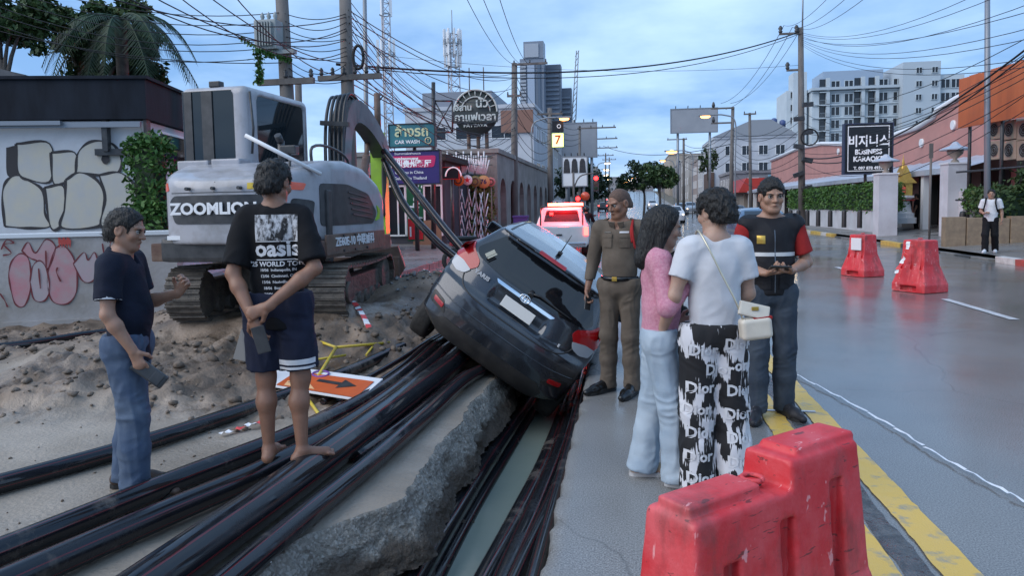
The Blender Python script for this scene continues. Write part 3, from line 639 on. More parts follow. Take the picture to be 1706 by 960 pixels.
# tailgate seam, bumper lip, lower valance
def seam(pts, r, m, parent, name, axis='rear', off=.0):
    q = []
    for p in smooth_path([Vector((a, b, 0)) for a, b in pts], 6):
        o, d = {'rear': ((p.x, -3, p.y), (0, 1, 0)), 'left': ((-3, p.x, p.y), (1, 0, 0)), 'right': ((3, p.x, p.y), (-1, 0, 0)), 'top': ((p.x, p.y, 4), (0, 0, -1))}[axis]
        h, nn, _, _ = CB.ray_cast(Vector(o), Vector(d))
        if h: q.append(h+nn*off)
    if len(q) > 1:
        mb = MB(); mb.tube(q, r, 6); return mb.build(name, m, parent)
seam([(-.66, 1.06), (-.645, .97), (-.63, .86), (-.57, .76), (-.40, .715), (0, .705), (.40, .715), (.57, .76), (.63, .86), (.645, .97), (.66, 1.06)], .0075, M_CBLK, CAR, 'tailgate_seam')
seam([(-.80, .60), (-.5, .575), (0, .57), (.5, .575), (.80, .60)], .006, M_CARP, CAR, 'bumper_crease', off=.002)
panel(CB, 'bumper_valance', [(-.56, .22), (.56, .22), (.62, .33), (.54, .40), (-.54, .40), (-.62, .33)], M_CBLK, CAR, off=.006)
panel(CB, 'chrome_strip', [(-.33, .985), (.33, .985), (.30, .955), (-.30, .955)], M_CHRM, CAR, off=.012, step=.04, rnd=.012)
em = MB(); em.tube([(math.cos(t)*.052, 0, math.sin(t)*.036) for t in np.linspace(0, 2*PI, 25)], .006, 6); em.tube([(math.cos(t)*.018, 0, math.sin(t)*.034) for t in np.linspace(0, 2*PI, 19)], .005, 6); em.tube([(math.cos(t)*.036, 0, .018+math.sin(t)*.014) for t in np.linspace(0, 2*PI, 19)], .005, 6)
em.build('badge', M_CHRM, CAR, (0, -.615, .985))
mb = MB(); mb.bx(-.17, .17, -.605, -.592, .80, .91, bev=.004); mb.build('number_plate', M_PLTE, CAR)
text('YARIS', .052, mat('grey_badge', (.42, .43, .45), .35), CAR, (-.46, -.594, .93), (R(84), 0, R(-6)), bold=.002, sx=1.25)
text('E', .04, mat('white_paint', (.72, .73, .75), .4), CAR, (.50, -.585, .80), (R(84), 0, R(8)), bold=.001)
mk = MB(); mk.box((-.52, -.512, 1.13), (.018, .004, .05), Matrix.Rotation(R(30), 3, 'Y') @ Matrix.Rotation(R(-30), 3, 'X')); mk.box((-.49, -.518, 1.12), (.008, .004, .05), Matrix.Rotation(R(30), 3, 'Y') @ Matrix.Rotation(R(-30), 3, 'X')); mk.build('window_sticker', mat('pale_sticker', (.6, .55, .42), .4), CAR)
# high brake lamp, aerial, mirrors, side glass, doors, wheels
panel(CB, 'brake_lamp', [(-.15, 1.385), (.15, 1.385), (.15, 1.41), (-.15, 1.41)], M_REDL, CAR, off=.006, step=.03, rnd=.008)
mb = MB(); mb.box((0, -.08, 1.462), (.022, .05, .014), bev=.008); mb.tube([(0, -.08, 1.47), (0, -.16, 1.60), (0, -.21, 1.68)], [.006, .004, .003], 8); mb.build('aerial', M_CBLK, CAR)
panel(CB, 'roof_ditch', [(-.52, -.25), (-.50, -.25), (-.50, 1.2), (-.52, 1.2)], M_CBLK, CAR, 'top', .003, .05, .005); panel(CB, 'roof_ditch', [(.50, -.25), (.52, -.25), (.52, 1.2), (.50, 1.2)], M_CBLK, CAR, 'top', .003, .05, .005)
for s, ax in ((-1, 'left'), (1, 'right')):
    panel(CB, 'side_window', [(-.12, 1.03), (.25, 1.0), (.25, 1.36), (.0, 1.33)], M_CGLS, CAR, ax, .004, .06)
    panel(CB, 'side_window', [(.30, .995), (1.02, .985), (1.0, 1.385), (.30, 1.375)], M_CGLS, CAR, ax, .004, .06)
    panel(CB, 'side_window', [(1.08, .985), (2.0, .975), (1.55, 1.30), (1.3, 1.375), (1.06, 1.385)], M_CGLS, CAR, ax, .004, .06)
    seam([(.27, 1.38), (.27, .98), (.38, .6), (.42, .27)], .005, M_CBLK, CAR, 'door_seam', ax); seam([(1.05, 1.40), (1.05, .9), (1.07, .5), (1.06, .27)], .005, M_CBLK, CAR, 'door_seam', ax); seam([(2.05, .97), (2.12, .7), (2.1, .3)], .005, M_CBLK, CAR, 'door_seam', ax)
    for y in (.55, 1.25):
        mb = MB(); mb.box((s*.868, y, .90), (.015, .085, .014), bev=.008); mb.build('door_handle', M_CARP, CAR)
    g_ = Field((-.2, -.14, -.12), (.2, .14, .12), .012); g_.box((0, 0, 0), (.095, .05, .07), .045); g_.cone((-s*.08, -.0, -.05), (-s*.16, .02, -.07), .02, .025, k=.02); g_.build('wing_mirror', M_CARP, CAR, (s*.93, 1.75, 1.03))
    mb = MB(); mb.box((s*.93, 1.697, 1.035), (.08, .006, .055), bev=.005); mb.build('mirror_glass', M_CGLS, CAR)
    panel(CB, 'headlight', [(s*.42, .64), (s*.76, .72), (s*.70, .80), (s*.45, .74)], M_CLRL, CAR, 'front', .008, .04)
    for y in (0, 2.55): wheel(CAR, (s*.745, y, .303-(.09 if s < 0 else 0)), s, name='wheel')
panel(CB, 'windscreen', [(-.60, 1.05), (.60, 1.05), (.50, 1.34), (-.50, 1.34)], M_CGLS, CAR, 'front', .004, .06)
panel(CB, 'grille', [(-.45, .36), (.45, .36), (.38, .55), (-.38, .55)], M_CBLK, CAR, 'front', .006, .06)
mb = MB(); mb.cyl((-.6, 0, .30), (.6, 0, .30), .035); mb.box((0, .1, .27), (.42, .25, .05), bev=.02); mb.cyl((.25, -.55, .24), (.25, .2, .24), .03); mb.build('underbody', M_CBLK, CAR)
# ================================================================ EXCAVATOR
M_XGRY = mat('excavator_grey_paint', (.34, .34, .37), .32, c2=(.22, .215, .215), scale=4, coat=.4, rough2=.6, rscale=3, detail=9, ramp=(.45, .72))
M_XDRK = mat('excavator_dark_plastic', (.02, .021, .024), .35, c2=(.05, .05, .052), scale=8)
M_XGLS = mat('cab_glass', (.010, .016, .020), .05, spec=.6)
M_XRST = mat('muddy_skirt', (.10, .055, .042), .45, c2=(.17, .115, .085), scale=4, bump=.3, bscale=22, rough2=.8)
M_TRK = mat('muddy_track', (.055, .048, .042), .7, c2=(.15, .125, .10), scale=5, bump=.8, bscale=22)
M_LIME = mat('lime_paint', (.30, .55, .03), .4, c2=(.24, .42, .04), scale=5)
M_BGRY = mat('boom_grey', (.075, .085, .095), .4, c2=(.12, .13, .14), scale=4, rough2=.6)
M_HOSE = mat('hydraulic_hose', (.016, .017, .02), .4)
M_STL = mat('hydraulic_steel', (.12, .13, .15), .3, metal=.7)
M_ORNG = mat('orange_reflector', (.75, .09, .03), .25, coat=.6)
M_WHT = mat('white_paint', (.72, .73, .75), .4)
XC = thing('excavator', 'grey mini excavator parked on the soil mound behind the men', 'excavator', EXC)
UU = Matrix.Rotation(R(-3), 4, 'Z'); UT = Matrix.Rotation(R(6), 4, 'Z')
def xp(mb, name, m, parent=None, M=UU, smooth=None):
    me = mb.mesh(name); me.transform(M); return link(name, me, m, parent or XC)
# --- tracks: shoe by shoe round an oval
shoe = MB(); shoe.box((0, 0, 0), (.2, .068, .014)); shoe.box((0, .03, .022), (.2, .010, .014)); shoe.box((0, -.04, .018), (.2, .008, .008)); sme = shoe.mesh('track_shoe'); sme.materials.append(M_TRK)
for s in (-1, 1):
    tr = bpy.data.objects.new('track', None); COL.objects.link(tr); tr.parent = XC
    tr.matrix_world = Matrix.Translation(EXC) @ UT @ Matrix.Translation((s*.80, 0, 0)); tr.matrix_parent_inverse = Matrix.Identity(4); tr.location = UT @ Vector((s*.80, 0, 0)); tr.rotation_euler = (0, 0, R(6))
    r, L_ = .285, 1.0; per = 4*L_+2*PI*r; n = 40
    for k in range(n):
        t = per*k/n
        if t < 2*L_: p = (-L_+t, 2*r+.02); a = 0
        elif t < 2*L_+PI*r: q = (t-2*L_)/r; p = (L_+math.sin(q)*r, r+.02+math.cos(q)*r); a = -q
        elif t < 4*L_+PI*r: p = (L_-(t-2*L_-PI*r), .02); a = PI
        else: q = (t-4*L_-PI*r)/r; p = (-L_-math.sin(q)*r, r+.02-math.cos(q)*r); a = PI-q
        sag = -.03*math.cos(p[0]*1.5) if a == 0 else 0
        link('track_shoe', sme, None, tr, (random.uniform(-.004, .004), p[0], p[1]+sag), (a, 0, 0))
    mb = MB(); mb.box((0, 0, .32), (.10, .92, .12), bev=.03)
    for y in (-.62, -.3, 0, .3, .62): mb.cyl((-.13, y, .14), (.13, y, .14), .095)
    mb.cyl((-.14, -L_, .305), (.14, -L_, .305), .255); mb.cyl((-.14, L_, .305), (.14, L_, .305), .25); mb.cyl((s*.14, -L_, .305), (s*.19, -L_, .305), .12)
    mb.build('track_frame', M_TRK, tr)
mb = MB(); mb.box((0, 0, .42), (.62, .55, .13), bev=.04); mb.cyl((0, 0, .5), (0, 0, .74), .46, n=28); xp(mb, 'chassis', M_TRK, M=UT)
mb = MB(); mb.box((0, 1.75, .28), (.98, .05, .24), bev=.02); mb.box((-.4, 1.3, .3), (.06, .45, .06)); mb.box((.4, 1.3, .3), (.06, .45, .06)); xp(mb, 'dozer_blade', M_XRST, M=UT)
# --- upper structure
f = Field((-1.1, -1.85, .7), (1.1, 1.2, 2.0), .02)
_x, _y, _z = f.ax[0][:, None, None], f.ax[1][None, :, None], f.ax[2][None, None, :]
_w = np.interp(f.ax[1], [-1.85, -1.62, -1.5, -1.35, -1.1, -.8, -.5, 1.2], [.40, .56, .66, .75, .85, .92, .95, .95])[None, :, None]
_t = np.interp(f.ax[1], [-1.85, -1.6, -1.3, -.8, -.4, .1, .5, .75, 1.2], [1.44, 1.56, 1.66, 1.78, 1.80, 1.74, 1.58, 1.36, .9])[None, :, None]
_d = smax(np.abs(_x)-_w, _z-_t, .12); _d = smax(_d, (-1.62+.10*(_x/.6)**2)-_y, .10); _d = smax(_d, .88-_z, .03); _d = smax(_d, _y-.72, .08)
f.F[:] = _d*.9
f.box((-.62, .62, 1.7), (.55, .75, .42), .05, k=.03, mode='s')
me = f.nets(); me = mesh_np('hood', me[0], me[1], True); me.transform(UU); link('hood', me, M_XGRY, XC)
hv = [tuple(v.co) for v in me.vertices]; HB = BVHTree.FromPolygons([tuple(UU.inverted() @ Vector(v)) for v in hv], [tuple(p.vertices) for p in me.polygons])
def xpanel(name, out, m, parent=None, axis='rear', off=.008, rnd=.03, step=.05):
    o = panel(HB, name, out, m, parent or XC, axis, off, step, rnd); o.data.transform(UU); return o
pb = xpanel('rear_badge_panel', [(-.52, 1.10), (.52, 1.10), (.60, 1.33), (.52, 1.40), (-.52, 1.40), (-.60, 1.33)], M_XDRK, rnd=.05)
for i, (s, pos) in enumerate(((-1, 0), (1, 0))):
    xpanel('orange_reflector', [(s*.60, 1.455), (s*.80, 1.44), (s*.815, 1.515), (s*.64, 1.545)], M_ORNG, rnd=.015)
    xpanel('vent_panel', [(s*.69, 1.06), (s*.84, 1.06), (s*.855, 1.33), (s*.74, 1.36)], M_XDRK, rnd=.03)
tx = text('ZOOMLION', .165, M_WHT, XC, (0, 0, 0), (0, 0, 0), bold=.006, sx=1.12); tx.matrix_world = Matrix.Translation(EXC) @ UU @ Matrix.Translation((0, -1.645, 1.255)) @ Matrix.Rotation(PI/2, 4, 'X'); 
mb = MB(); mb.box((0, -1.22, .82), (.74, .30, .13), bev=.05); xp(mb, 'rear_bumper', M_XDRK); mb = MB(); mb.box((0, -1.50, .955), (.62, .06, .022)); xp(mb, 'rear_trim', M_WHT)
mb = MB(); mb.box((0, -.25, .79), (.95, 1.15, .10), bev=.02); xp(mb, 'upper_frame', M_XRST)
mb = MB(); mb.box((.955, -.2, .84), (.012, .85, .115), bev=.008); sk = xp(mb, 'side_skirt', M_XRST)
tx = text('ZE60E-10 中联重科', .135, M_WHT, XC, (0, 0, 0), (0, 0, 0), bold=.003); tx.matrix_world = Matrix.Translation(EXC) @ UU @ Matrix.Translation((.970, -.28, .86)) @ Matrix.Rotation(PI/2, 4, 'Z') @ Matrix.Rotation(PI/2, 4, 'X')
xpanel('side_grille', [(-1.0, 1.05), (.30, 1.05), (.42, 1.18), (.15, 1.42), (-.45, 1.52), (-1.0, 1.52)], M_XDRK, axis='right', rnd=.06)
for k in range(5):
    o = xpanel('louvre', [(-.45+.03*k, 1.44-.065*k), (.10+.05*k, 1.38-.065*k), (.10+.05*k, 1.365-.065*k), (-.45+.03*k, 1.425-.065*k)], M_STL, axis='right', off=.02, rnd=.004, step=.08)
xpanel('lime_accent', [(.36, 1.08), (.50, 1.10), (.53, 1.22), (.42, 1.28), (.46, 1.17)], M_LIME, axis='right', off=.012, rnd=.02, step=.03)
mb = MB(); mb.box((.90, -.86, 1.05), (.03, .05, .40), bev=.015); xp(mb, 'corner_seam', M_XDRK)
# --- cab: frame, roof and panes
cx0, cx1, cy0, cy1, cz0, cz1 = -1.06, -.17, -.65, .88, 1.56, 2.70
f = Field((cx0-.15, cy0-.2, .8), (cx1+.15, cy1+.2, 2.75), .018)
f.box(((cx0+cx1)/2, (cy0+cy1)/2, (cz0+cz1)/2-.25), ((cx1-cx0)/2, (cy1-cy0)/2, (cz1-cz0)/2+.25), .10)
f.box((cx0+.385, cy0, 2.22), (.325, .2, .41), .05, k=.02, mode='s')                       # rear opening
f.box((cx1, .16, 2.18), (.2, .58, .42), .08, k=.02, mode='s'); f.box((cx0, .16, 2.05), (.2, .58, .55), .08, k=.02, mode='s'); f.box(((cx0+cx1)/2, cy1, 2.05), (.34, .2, .55), .08, k=.02, mode='s')
f.box(((cx0+cx1)/2, (cy0+cy1)/2, 2.08), (.38, .68, .54), .08, k=.02, mode='s')
V, Q = f.nets(); me = mesh_np('cab_frame', V, Q, True); me.transform(UU); link('cab_frame', me, M_XGRY, XC)
mb = MB(); mb.box((cx0+.385, cy0+.02, 2.22), (.345, .008, .43), bev=.006); xp(mb, 'rear_window', M_XGLS)
mb = MB(); mb.box((cx0+.37, cy0+.004, 2.22), (.07, .008, .42)); mb.box((cx0+.12, cy0+.004, 2.22), (.05, .006, .42)); xp(mb, 'window_bar', M_XDRK)
mb = MB(); mb.box((cx1-.03, .16, 2.18), (.008, .62, .45), bev=.006); xp(mb, 'side_window', M_XGLS)
mb = MB(); mb.box((cx0+.03, .16, 2.05), (.008, .62, .57), bev=.006); xp(mb, 'door_window', M_XGLS)
mb = MB(); mb.box(((cx0+cx1)/2, cy1-.03, 2.05), (.38, .008, .57), bev=.006); xp(mb, 'windscreen', M_XGLS)
mb = MB(); mb.box((-.6, .1, 1.75), (.22, .22, .06), bev=.03); mb.box((-.6, -.12, 2.0), (.21, .05, .27), bev=.03); xp(mb, 'operator_seat', M_XDRK)
mb = MB(); mb.box((-.78, -.72, 1.77), (.20, .12, .055), bev=.02); mb.box((-.36, -.72, 1.78), (.18, .12, .055), bev=.02); xp(mb, 'hood_ledge', M_XGRY)
# white tube slung across the cab side, with the work lamp beside it
def to_x(p): return Vector(p)-EXC
mb = MB(); mb.cyl(to_x(P(408, 225, 7.75)), to_x(P(535, 290, 8.0)), .022, n=10); mb.build('white_tube', M_WHT, XC)
q = to_x(P(482, 250, 8.0)); mb = MB(); mb.box(q, (.09, .05, .05), bev=.015); mb.cyl(q-Vector((0, 0, .05)), q-Vector((0, 0, .35)), .015); mb.build('work_lamp', M_XDRK, XC)
# --- boom, arm, hoses
def sweep(mb, pts, hs, w, lat):
    lat = Vector(lat).normalized(); vs = []; n = len(pts)
    for i, p in enumerate(pts):
        t = (pts[min(i+1, n-1)]-pts[max(i-1, 0)]).normalized(); u = lat.cross(t).normalized()
        for a, b in ((-1, -1), (1, -1), (1, 1), (-1, 1)): vs.append(p+lat*w*a+u*hs[i]*b)
    fs = [(3, 2, 1, 0), (4*n-4, 4*n-3, 4*n-2, 4*n-1)]
    for i in range(n-1):
        for k in range(4): fs.append((4*i+k, 4*i+(k+1) % 4, 4*i+4+(k+1) % 4, 4*i+4+k))
    mb.add(vs, fs)
bp_ = [to_x(P(x, y, d)) for x, y, d in ((566, 420, 9.6), (566, 300, 9.9), (570, 215, 10.2), (583, 185, 10.5), (606, 202, 11.0), (628, 238, 11.5), (637, 262, 11.8))]
lat = (bp_[-1]-bp_[0]).cross(Vector((0, 0, 1)))
mb = MB(); sweep(mb, smooth_path(bp_, 3), [.13, .135, .14, .145, .15, .15, .155, .16, .165, .165, .16, .155, .15, .145, .14, .13, .125, .12, .11], .11, lat); mb.build('boom', M_BGRY, XC)
arm = [to_x(P(x, y, d)) for x, y, d in ((628, 222, 11.7), (632, 260, 11.8), (634, 330, 11.7), (637, 420, 11.4))]
mb = MB(); sweep(mb, arm, [.10, .17, .15, .11], .10, lat); mb.build('arm', M_LIME, XC)
cyl_ = [to_x(P(x, y, d)) for x, y, d in ((600, 330, 10.3), (610, 262, 11.1))]; mb = MB(); mb.cyl(cyl_[0], cyl_[1], .06); mb.cyl(cyl_[1], to_x(P(614, 230, 11.4)), .035); mb.build('boom_cylinder', M_XRST, XC)
for k in range(5):
    x = 541+k*7.2; mb = MB()
    mb.tube(smooth_path([to_x(P(*q)) for q in ((x+4, 335, 9.55), (x+1, 230, 9.9), (x+6, 176-k*2, 10.1), (x+18, 162-k, 10.35), (598+k*3, 188+k, 10.9), (634+k*1.2, 236+k*3, 11.5), (638+k, 300, 11.55), (640-k, 360, 11.4))], 5), .022, 8); mb.build('hose', M_HOSE, XC)
mb = MB(); mb.box(to_x(P(558, 206, 9.86)), (.20, .03, .03), Matrix.Rotation(R(5), 3, 'Y')); mb.build('hose_clamp', M_XDRK, XC)
ex_p = to_x(P(629, 190, 11.5)); mb = MB(); mb.cyl(ex_p-Vector((0, 0, .25)), ex_p+Vector((0, 0, .32)), .05); mb.tube([ex_p+Vector((0, 0, .3)), ex_p+Vector((.10, 0, .28)), ex_p+Vector((-.06, 0, .1))], .012, 6); mb.build('arm_pin_post', M_XRST, XC)
bk = to_x(P(642, 440, 11.3)); mb = MB(); mb.prism([(-.25, .25), (.2, .28), (.3, -.05), (.12, -.32), (-.18, -.3), (-.32, -.02)], -.3, .3, frame(bk, (1, .3, 0), (0, 0, 1))); mb.build('bucket', M_XRST, XC)
# two long pipes hanging from the arm, ends down behind the car
for i, (a, b, lab) in enumerate((((640, 252, 11.35), (792, 442, 9.75), 'upper of two long black pipes slung from the excavator arm to the ground'), ((640, 266, 11.5), (776, 446, 9.95), 'lower of two long black pipes slung from the excavator arm to the ground'))):
    A, B = P(*a), P(*b); pipe([A, A.lerp(B, .35)+Vector((-.10*i, 0, -.02-.13*i)), A.lerp(B, .7)+Vector((-.05*i, 0, -.03-.09*i)), B, A.lerp(B, 1.3)], .056, lab, M_PIPE, 14, name='slung_pipe')

mb = MB(); mb.tube(smooth_path([Vector((.62, .30, 1.62)), Vector((.62, .32, 1.86)), Vector((.62, -.15, 1.98)), Vector((.62, -.62, 1.95)), Vector((.62, -.65, 1.74))], 4), .018, 7); xp(mb, 'handrail', M_XDRK)
mb = MB(); mb.cyl((.30, -.75, 1.70), (.30, -.75, 2.02), .04, n=12); mb.cyl((.30, -.75, 2.0), (.30, -.82, 2.08), .04, n=12); xp(mb, 'exhaust_pipe', M_XDRK)
for x in (-.30, .0, .30): mb = MB(); mb.cyl((x, -1.60, 1.47), (x, -1.66, 1.47), .018, n=8); xp(mb, 'hood_bolt', M_XDRK)
xpanel('hood_seam', [(-.56, 1.425), (.56, 1.425), (.56, 1.433), (-.56, 1.433)], M_XDRK, off=.003, rnd=.002, step=.06)
xpanel('hood_seam', [(-.005, 1.43), (.005, 1.43), (.005, 1.54), (-.005, 1.54)], M_XDRK, off=.003, rnd=.002, step=.06)
xpanel('warning_label', [(.36, 1.455), (.50, 1.455), (.50, 1.52), (.36, 1.52)], mat('warning_yellow', (.6, .42, .04), .5), off=.004, rnd=.004)
for y in (-.62, -.30, .05): mb = MB(); mb.cyl((.967, y, .93), (.982, y, .93), .016, n=8); mb.cyl((.967, y, .76), (.982, y, .76), .016, n=8); xp(mb, 'skirt_bolt', M_XDRK)
mb = MB(); mb.tube([Vector((cx1+.02, cy0+.04, 2.62)), Vector((cx1+.05, cy0+.04, 2.2)), Vector((cx1+.02, cy0+.04, 1.9))], .014, 6); xp(mb, 'grab_handle', M_XDRK)
mb = MB(); mb.box(((cx0+cx1)/2, cy0+.10, cz1+.03), (.07, .05, .035), bev=.012); xp(mb, 'roof_lamp', M_XDRK)
# ================================================================ PEOPLE
def skin_mat(name, c):
    m = mat(name, c, .5, c2=tuple(x*.82 for x in c), scale=14, bump=.08, bscale=120); m.node_tree.nodes['Principled BSDF'].inputs['Subsurface Weight'].default_value = .08; return m
SK_TAN = skin_mat('skin_tan', (.36, .20, .135)); SK_BRN = skin_mat('skin_brown', (.26, .13, .082)); SK_LGT = skin_mat('skin_light', (.42, .26, .19))
M_HAIR = mat('black_hair', (.004, .0035, .0035), .55, c2=(.009, .008, .007), scale=40, bump=.8, bscale=90, stretch=(1, 1, .25))
M_EYE = mat('eye_white', (.33, .31, .29), .4); M_IRIS = mat('iris', (.012, .007, .005), .1); M_LIP = mat('lip', (.25, .09, .075), .45)
def fabric(name, c, c2=None, scale=9, rough=.85, weave=260, bump=.25):
    return mat(name, c, rough, c2=c2 or tuple(x*.7 for x in c), scale=scale, bump=bump, bscale=weave, spec=.25)
def pose(H=1.72, **kw):
    s = H/1.72
    J = dict(pel=(0, 0, .93), belly=(0, .01, 1.10), chest=(0, .0, 1.29), neck=(0, -.015, 1.455), head=(0, .012, 1.607))
    for k, x in (('L', -1), ('R', 1)):
        J['hip'+k] = (x*.085, 0, .90); J['knee'+k] = (x*.095, .02, .49); J['ank'+k] = (x*.10, -.02, .085); J['toe'+k] = (x*.125, .17, .022)
        J['sho'+k] = (x*.175, -.01, 1.405); J['elb'+k] = (x*.225, -.03, 1.13); J['wri'+k] = (x*.225, .04, .885)
    for k, v in kw.items(): J[k] = v
    return {k: np.array(v, np.float32)*s for k, v in J.items()}, s
FW = (0, 1, 0)
def unit(v): v = np.array(v, float); return v/(np.linalg.norm(v)+1e-9)
def hand(f, w, d, n, side, curl=.35, s=1., grip=None, k=.006):
    """palm, four fingers of unequal length and a thumb; d points to the fingers, n is where the palm faces; side -1 left, 1 right"""
    d = unit(d); n = unit(np.array(n)-d*np.dot(n, d)); l = np.cross(d, n)*side; w = np.array(w, float)   # l: thumb side
    f.cone(w-d*.02, w+d*.03*s, .026*s, .030*s, k=.015, sq=(n, .62)); f.cone(w+d*.03*s, w+d*.082*s, .032*s, .038*s, k=.012, sq=(n, .42))
    for i, (o, ln) in enumerate(((.031, .9), (.0105, 1.), (-.0105, .94), (-.031, .74))):
        p = w+d*(.088*s)+l*o*s; c = curl*(1+.12*i); a = 0.
        for j, (seg, r0, r1) in enumerate(((.040, .0098, .009), (.027, .009, .0083), (.021, .0083, .0072))):
            a += c*(.75 if j == 0 else 1.05); q = p+(d*math.cos(a)+n*math.sin(a)+l*o*.9*(1-j*.4))*seg*ln*s; f.cone(p, q, r0*s, r1*s, k=k); p = q
    p = w+d*.022*s+l*.030*s; t = unit(d*.62+l*.62+n*.40); q = p+t*.045*s; f.cone(p, q, .015*s, .0115*s, k=.012)
    t2 = unit(d*.88+l*.15+n*(.35+curl*.4)); f.cone(q, q+t2*.034*s, .0115*s, .009*s, k=k)
def rotm(yaw, pitch, roll=0.):
    """columns right, forward, up of the head; yaw left positive, pitch down positive"""
    return np.array((Matrix.Rotation(yaw, 3, 'Z') @ Matrix.Rotation(-pitch, 3, 'X') @ Matrix.Rotation(roll, 3, 'Y')))
def head_sdf(f, c, M, s=1., jaw=1.):
    r, fw, u = M[:, 0], M[:, 1], M[:, 2]; g = lambda a, b, e: c+(r*a+fw*b+u*e)*s
    E = lambda p, q, k=.015, m='u': f.ell(p, tuple(x*s for x in q), M, k, m)
    E(g(0, -.014, .032), (.076, .096, .086)); E(g(0, .022, -.03), (.061*jaw, .068, .086), .03)
    for x in (-1, 1):
        f.cone(g(x*.052*jaw, -.005, -.055), g(x*.022, .058, -.092), .022*s, .02*s, k=.03)
        E(g(x*.045, .062, -.022), (.022, .022, .024), .02); f.cone(g(x*.048, .072, .028), g(x*.014, .087, .024), .009*s, .010*s, k=.012)
        E(g(x*.0335, .098, .004), (.020, .012, .012), .010, 's')
        E(g(x*.080, -.010, -.006), (.011, .024, .034), .008); E(g(x*.090, -.004, -.004), (.008, .013, .02), .006, 's')
        E(g(x*.013, .093, -.031), (.009, .010, .008), .008)
    E(g(0, .062, -.096), (.024, .022, .018), .02)
    f.cone(g(0, .087, .012), g(0, .108, -.028), .0085*s, .0125*s, k=.010)
    f.cone(g(-.020, .078, -.060), g(0, .090, -.056), .007*s, .0085*s, k=.008); f.cone(g(.020, .078, -.060), g(0, .090, -.056), .007*s, .0085*s, k=.008); f.cone(g(-.014, .080, -.069), g(.014, .080, -.069), .008*s, .008*s, k=.006)
def face_bits(root, c, M, s=1., open_=1.):
    r, fw, u = (Vector(M[:, i]) for i in range(3)); c = Vector(c); g = lambda a, b, e: c+(r*a+fw*b+u*e)*s
    for x in (-1, 1):
        mb = MB(); q = g(x*.0335, .078, .003); Rm = Matrix((r, fw, u)).transposed()
        bm = bmesh.new(); bmesh.ops.create_uvsphere(bm, u_segments=12, v_segments=8, radius=.0145*s); bm.verts.index_update()
        mb.add([v.co+q for v in bm.verts], [[v.index for v in ff.verts] for ff in bm.faces], True); bm.free(); e = mb.build('eye', M_EYE, root)
        mb = MB(); mb.cyl(q+fw*.0095*s, q+fw*.0152*s, .0068*s, .0055*s, 10); mb.build('iris', M_IRIS, e)
        mb = MB(); mb.tube([g(x*.017, .0925, .017), g(x*.033, .093, .0225), g(x*.050, .084, .019)], [.0035*s, .0042*s, .002*s], 6); mb.build('eyebrow', M_HAIR, root)
        mb = MB(); mb.tube([g(x*.018, .0895, .003), g(x*.034, .0925, .0105), g(x*.050, .082, .004)], [.0026*s, .0034*s, .002*s], 6); mb.build('eyelash_line', M_HAIR, root)
    mb = MB(); mb.tube([g(-.023, .083, -.0625), g(0, .0955, -.0605), g(.023, .083, -.0625)], [.0022*s, .0042*s, .0022*s], 6); mb.build('mouth', M_LIP, root)
def short_hair(root, c, M, s=1., th=.010, front=.068, low=-.055, mat_=None, h=.006, fluff=.003, top=0.):
    f = Field(np.array(c)-.19, np.array(c)+.19, h); r, fw, u = M[:, 0], M[:, 1], M[:, 2]; g = lambda a, b, e: c+(r*a+fw*b+u*e)*s
    f.ell(g(0, -.014, .034+top*.5), tuple((x+th)*s for x in (.076, .096, .086+top*.5)), M, .01)
    f.cone(g(0, -.06, -.03), g(0, -.05, .03), .07*s+th*.5, .06*s+th, k=.02)
    f.ripple(lambda X, Y, Z: fluff*.6*np.sin(X*140+5*np.sin(Z*47+Y*31))*np.sin(Y*120+5*np.sin(X*53-Z*29))+fluff*.5*np.sin(Z*90+Y*70+4*np.sin(X*61)))
    lo, hi = np.array(c)-.3, np.array(c)+.3
    n = unit(fw*.92-u*.40); f.cut(g(0, front, .055), n, lo, hi)                     # hairline
    n = unit(fw*.30-u*.95); f.cut(g(0, .02, low), n, lo, hi)
    for x in (-1, 1): f.ell(g(x*.088, .012, -.012), tuple(q*s for q in (.03, .034, .042)), M, .006, 's')
    o = f.build('hair', mat_ or M_HAIR, root, disp=lambda V: fluff*(1.1*vnoise(V*np.array((95, 95, 40)), 3)+1.3*vnoise(V*45, 5)))
    if th > .005:                                            # loose strands break the outline
        n = len(o.data.vertices); co = np.empty(n*3, np.float32); no = np.empty(n*3, np.float32); o.data.vertices.foreach_get('co', co); o.data.vertices.foreach_get('normal', no); co = co.reshape(-1, 3); no = no.reshape(-1, 3)
        k = RNG.integers(0, n, 1500); b0, nn = co[k], no[k]; d = nn*RNG.uniform(.1, .8, (1500, 1))+RNG.normal(size=(1500, 3))*.45+np.array((0, 0, -.45)); d /= np.linalg.norm(d, axis=1)[:, None]
        sd = np.cross(d, nn); sd /= np.linalg.norm(sd, axis=1)[:, None]+1e-6; L_ = RNG.uniform(.010, .026, (1500, 1)); b0 = b0-nn*.003
        st = link('hair_strands', mesh_np('hair_strands', np.stack([b0+sd*.0013, b0-sd*.0013, b0+d*L_+nn*.002], 1).reshape(-1, 3), np.arange(4500).reshape(-1, 3)), mat_ or M_HAIR, root); st['kind'] = 'stuff'
    return o
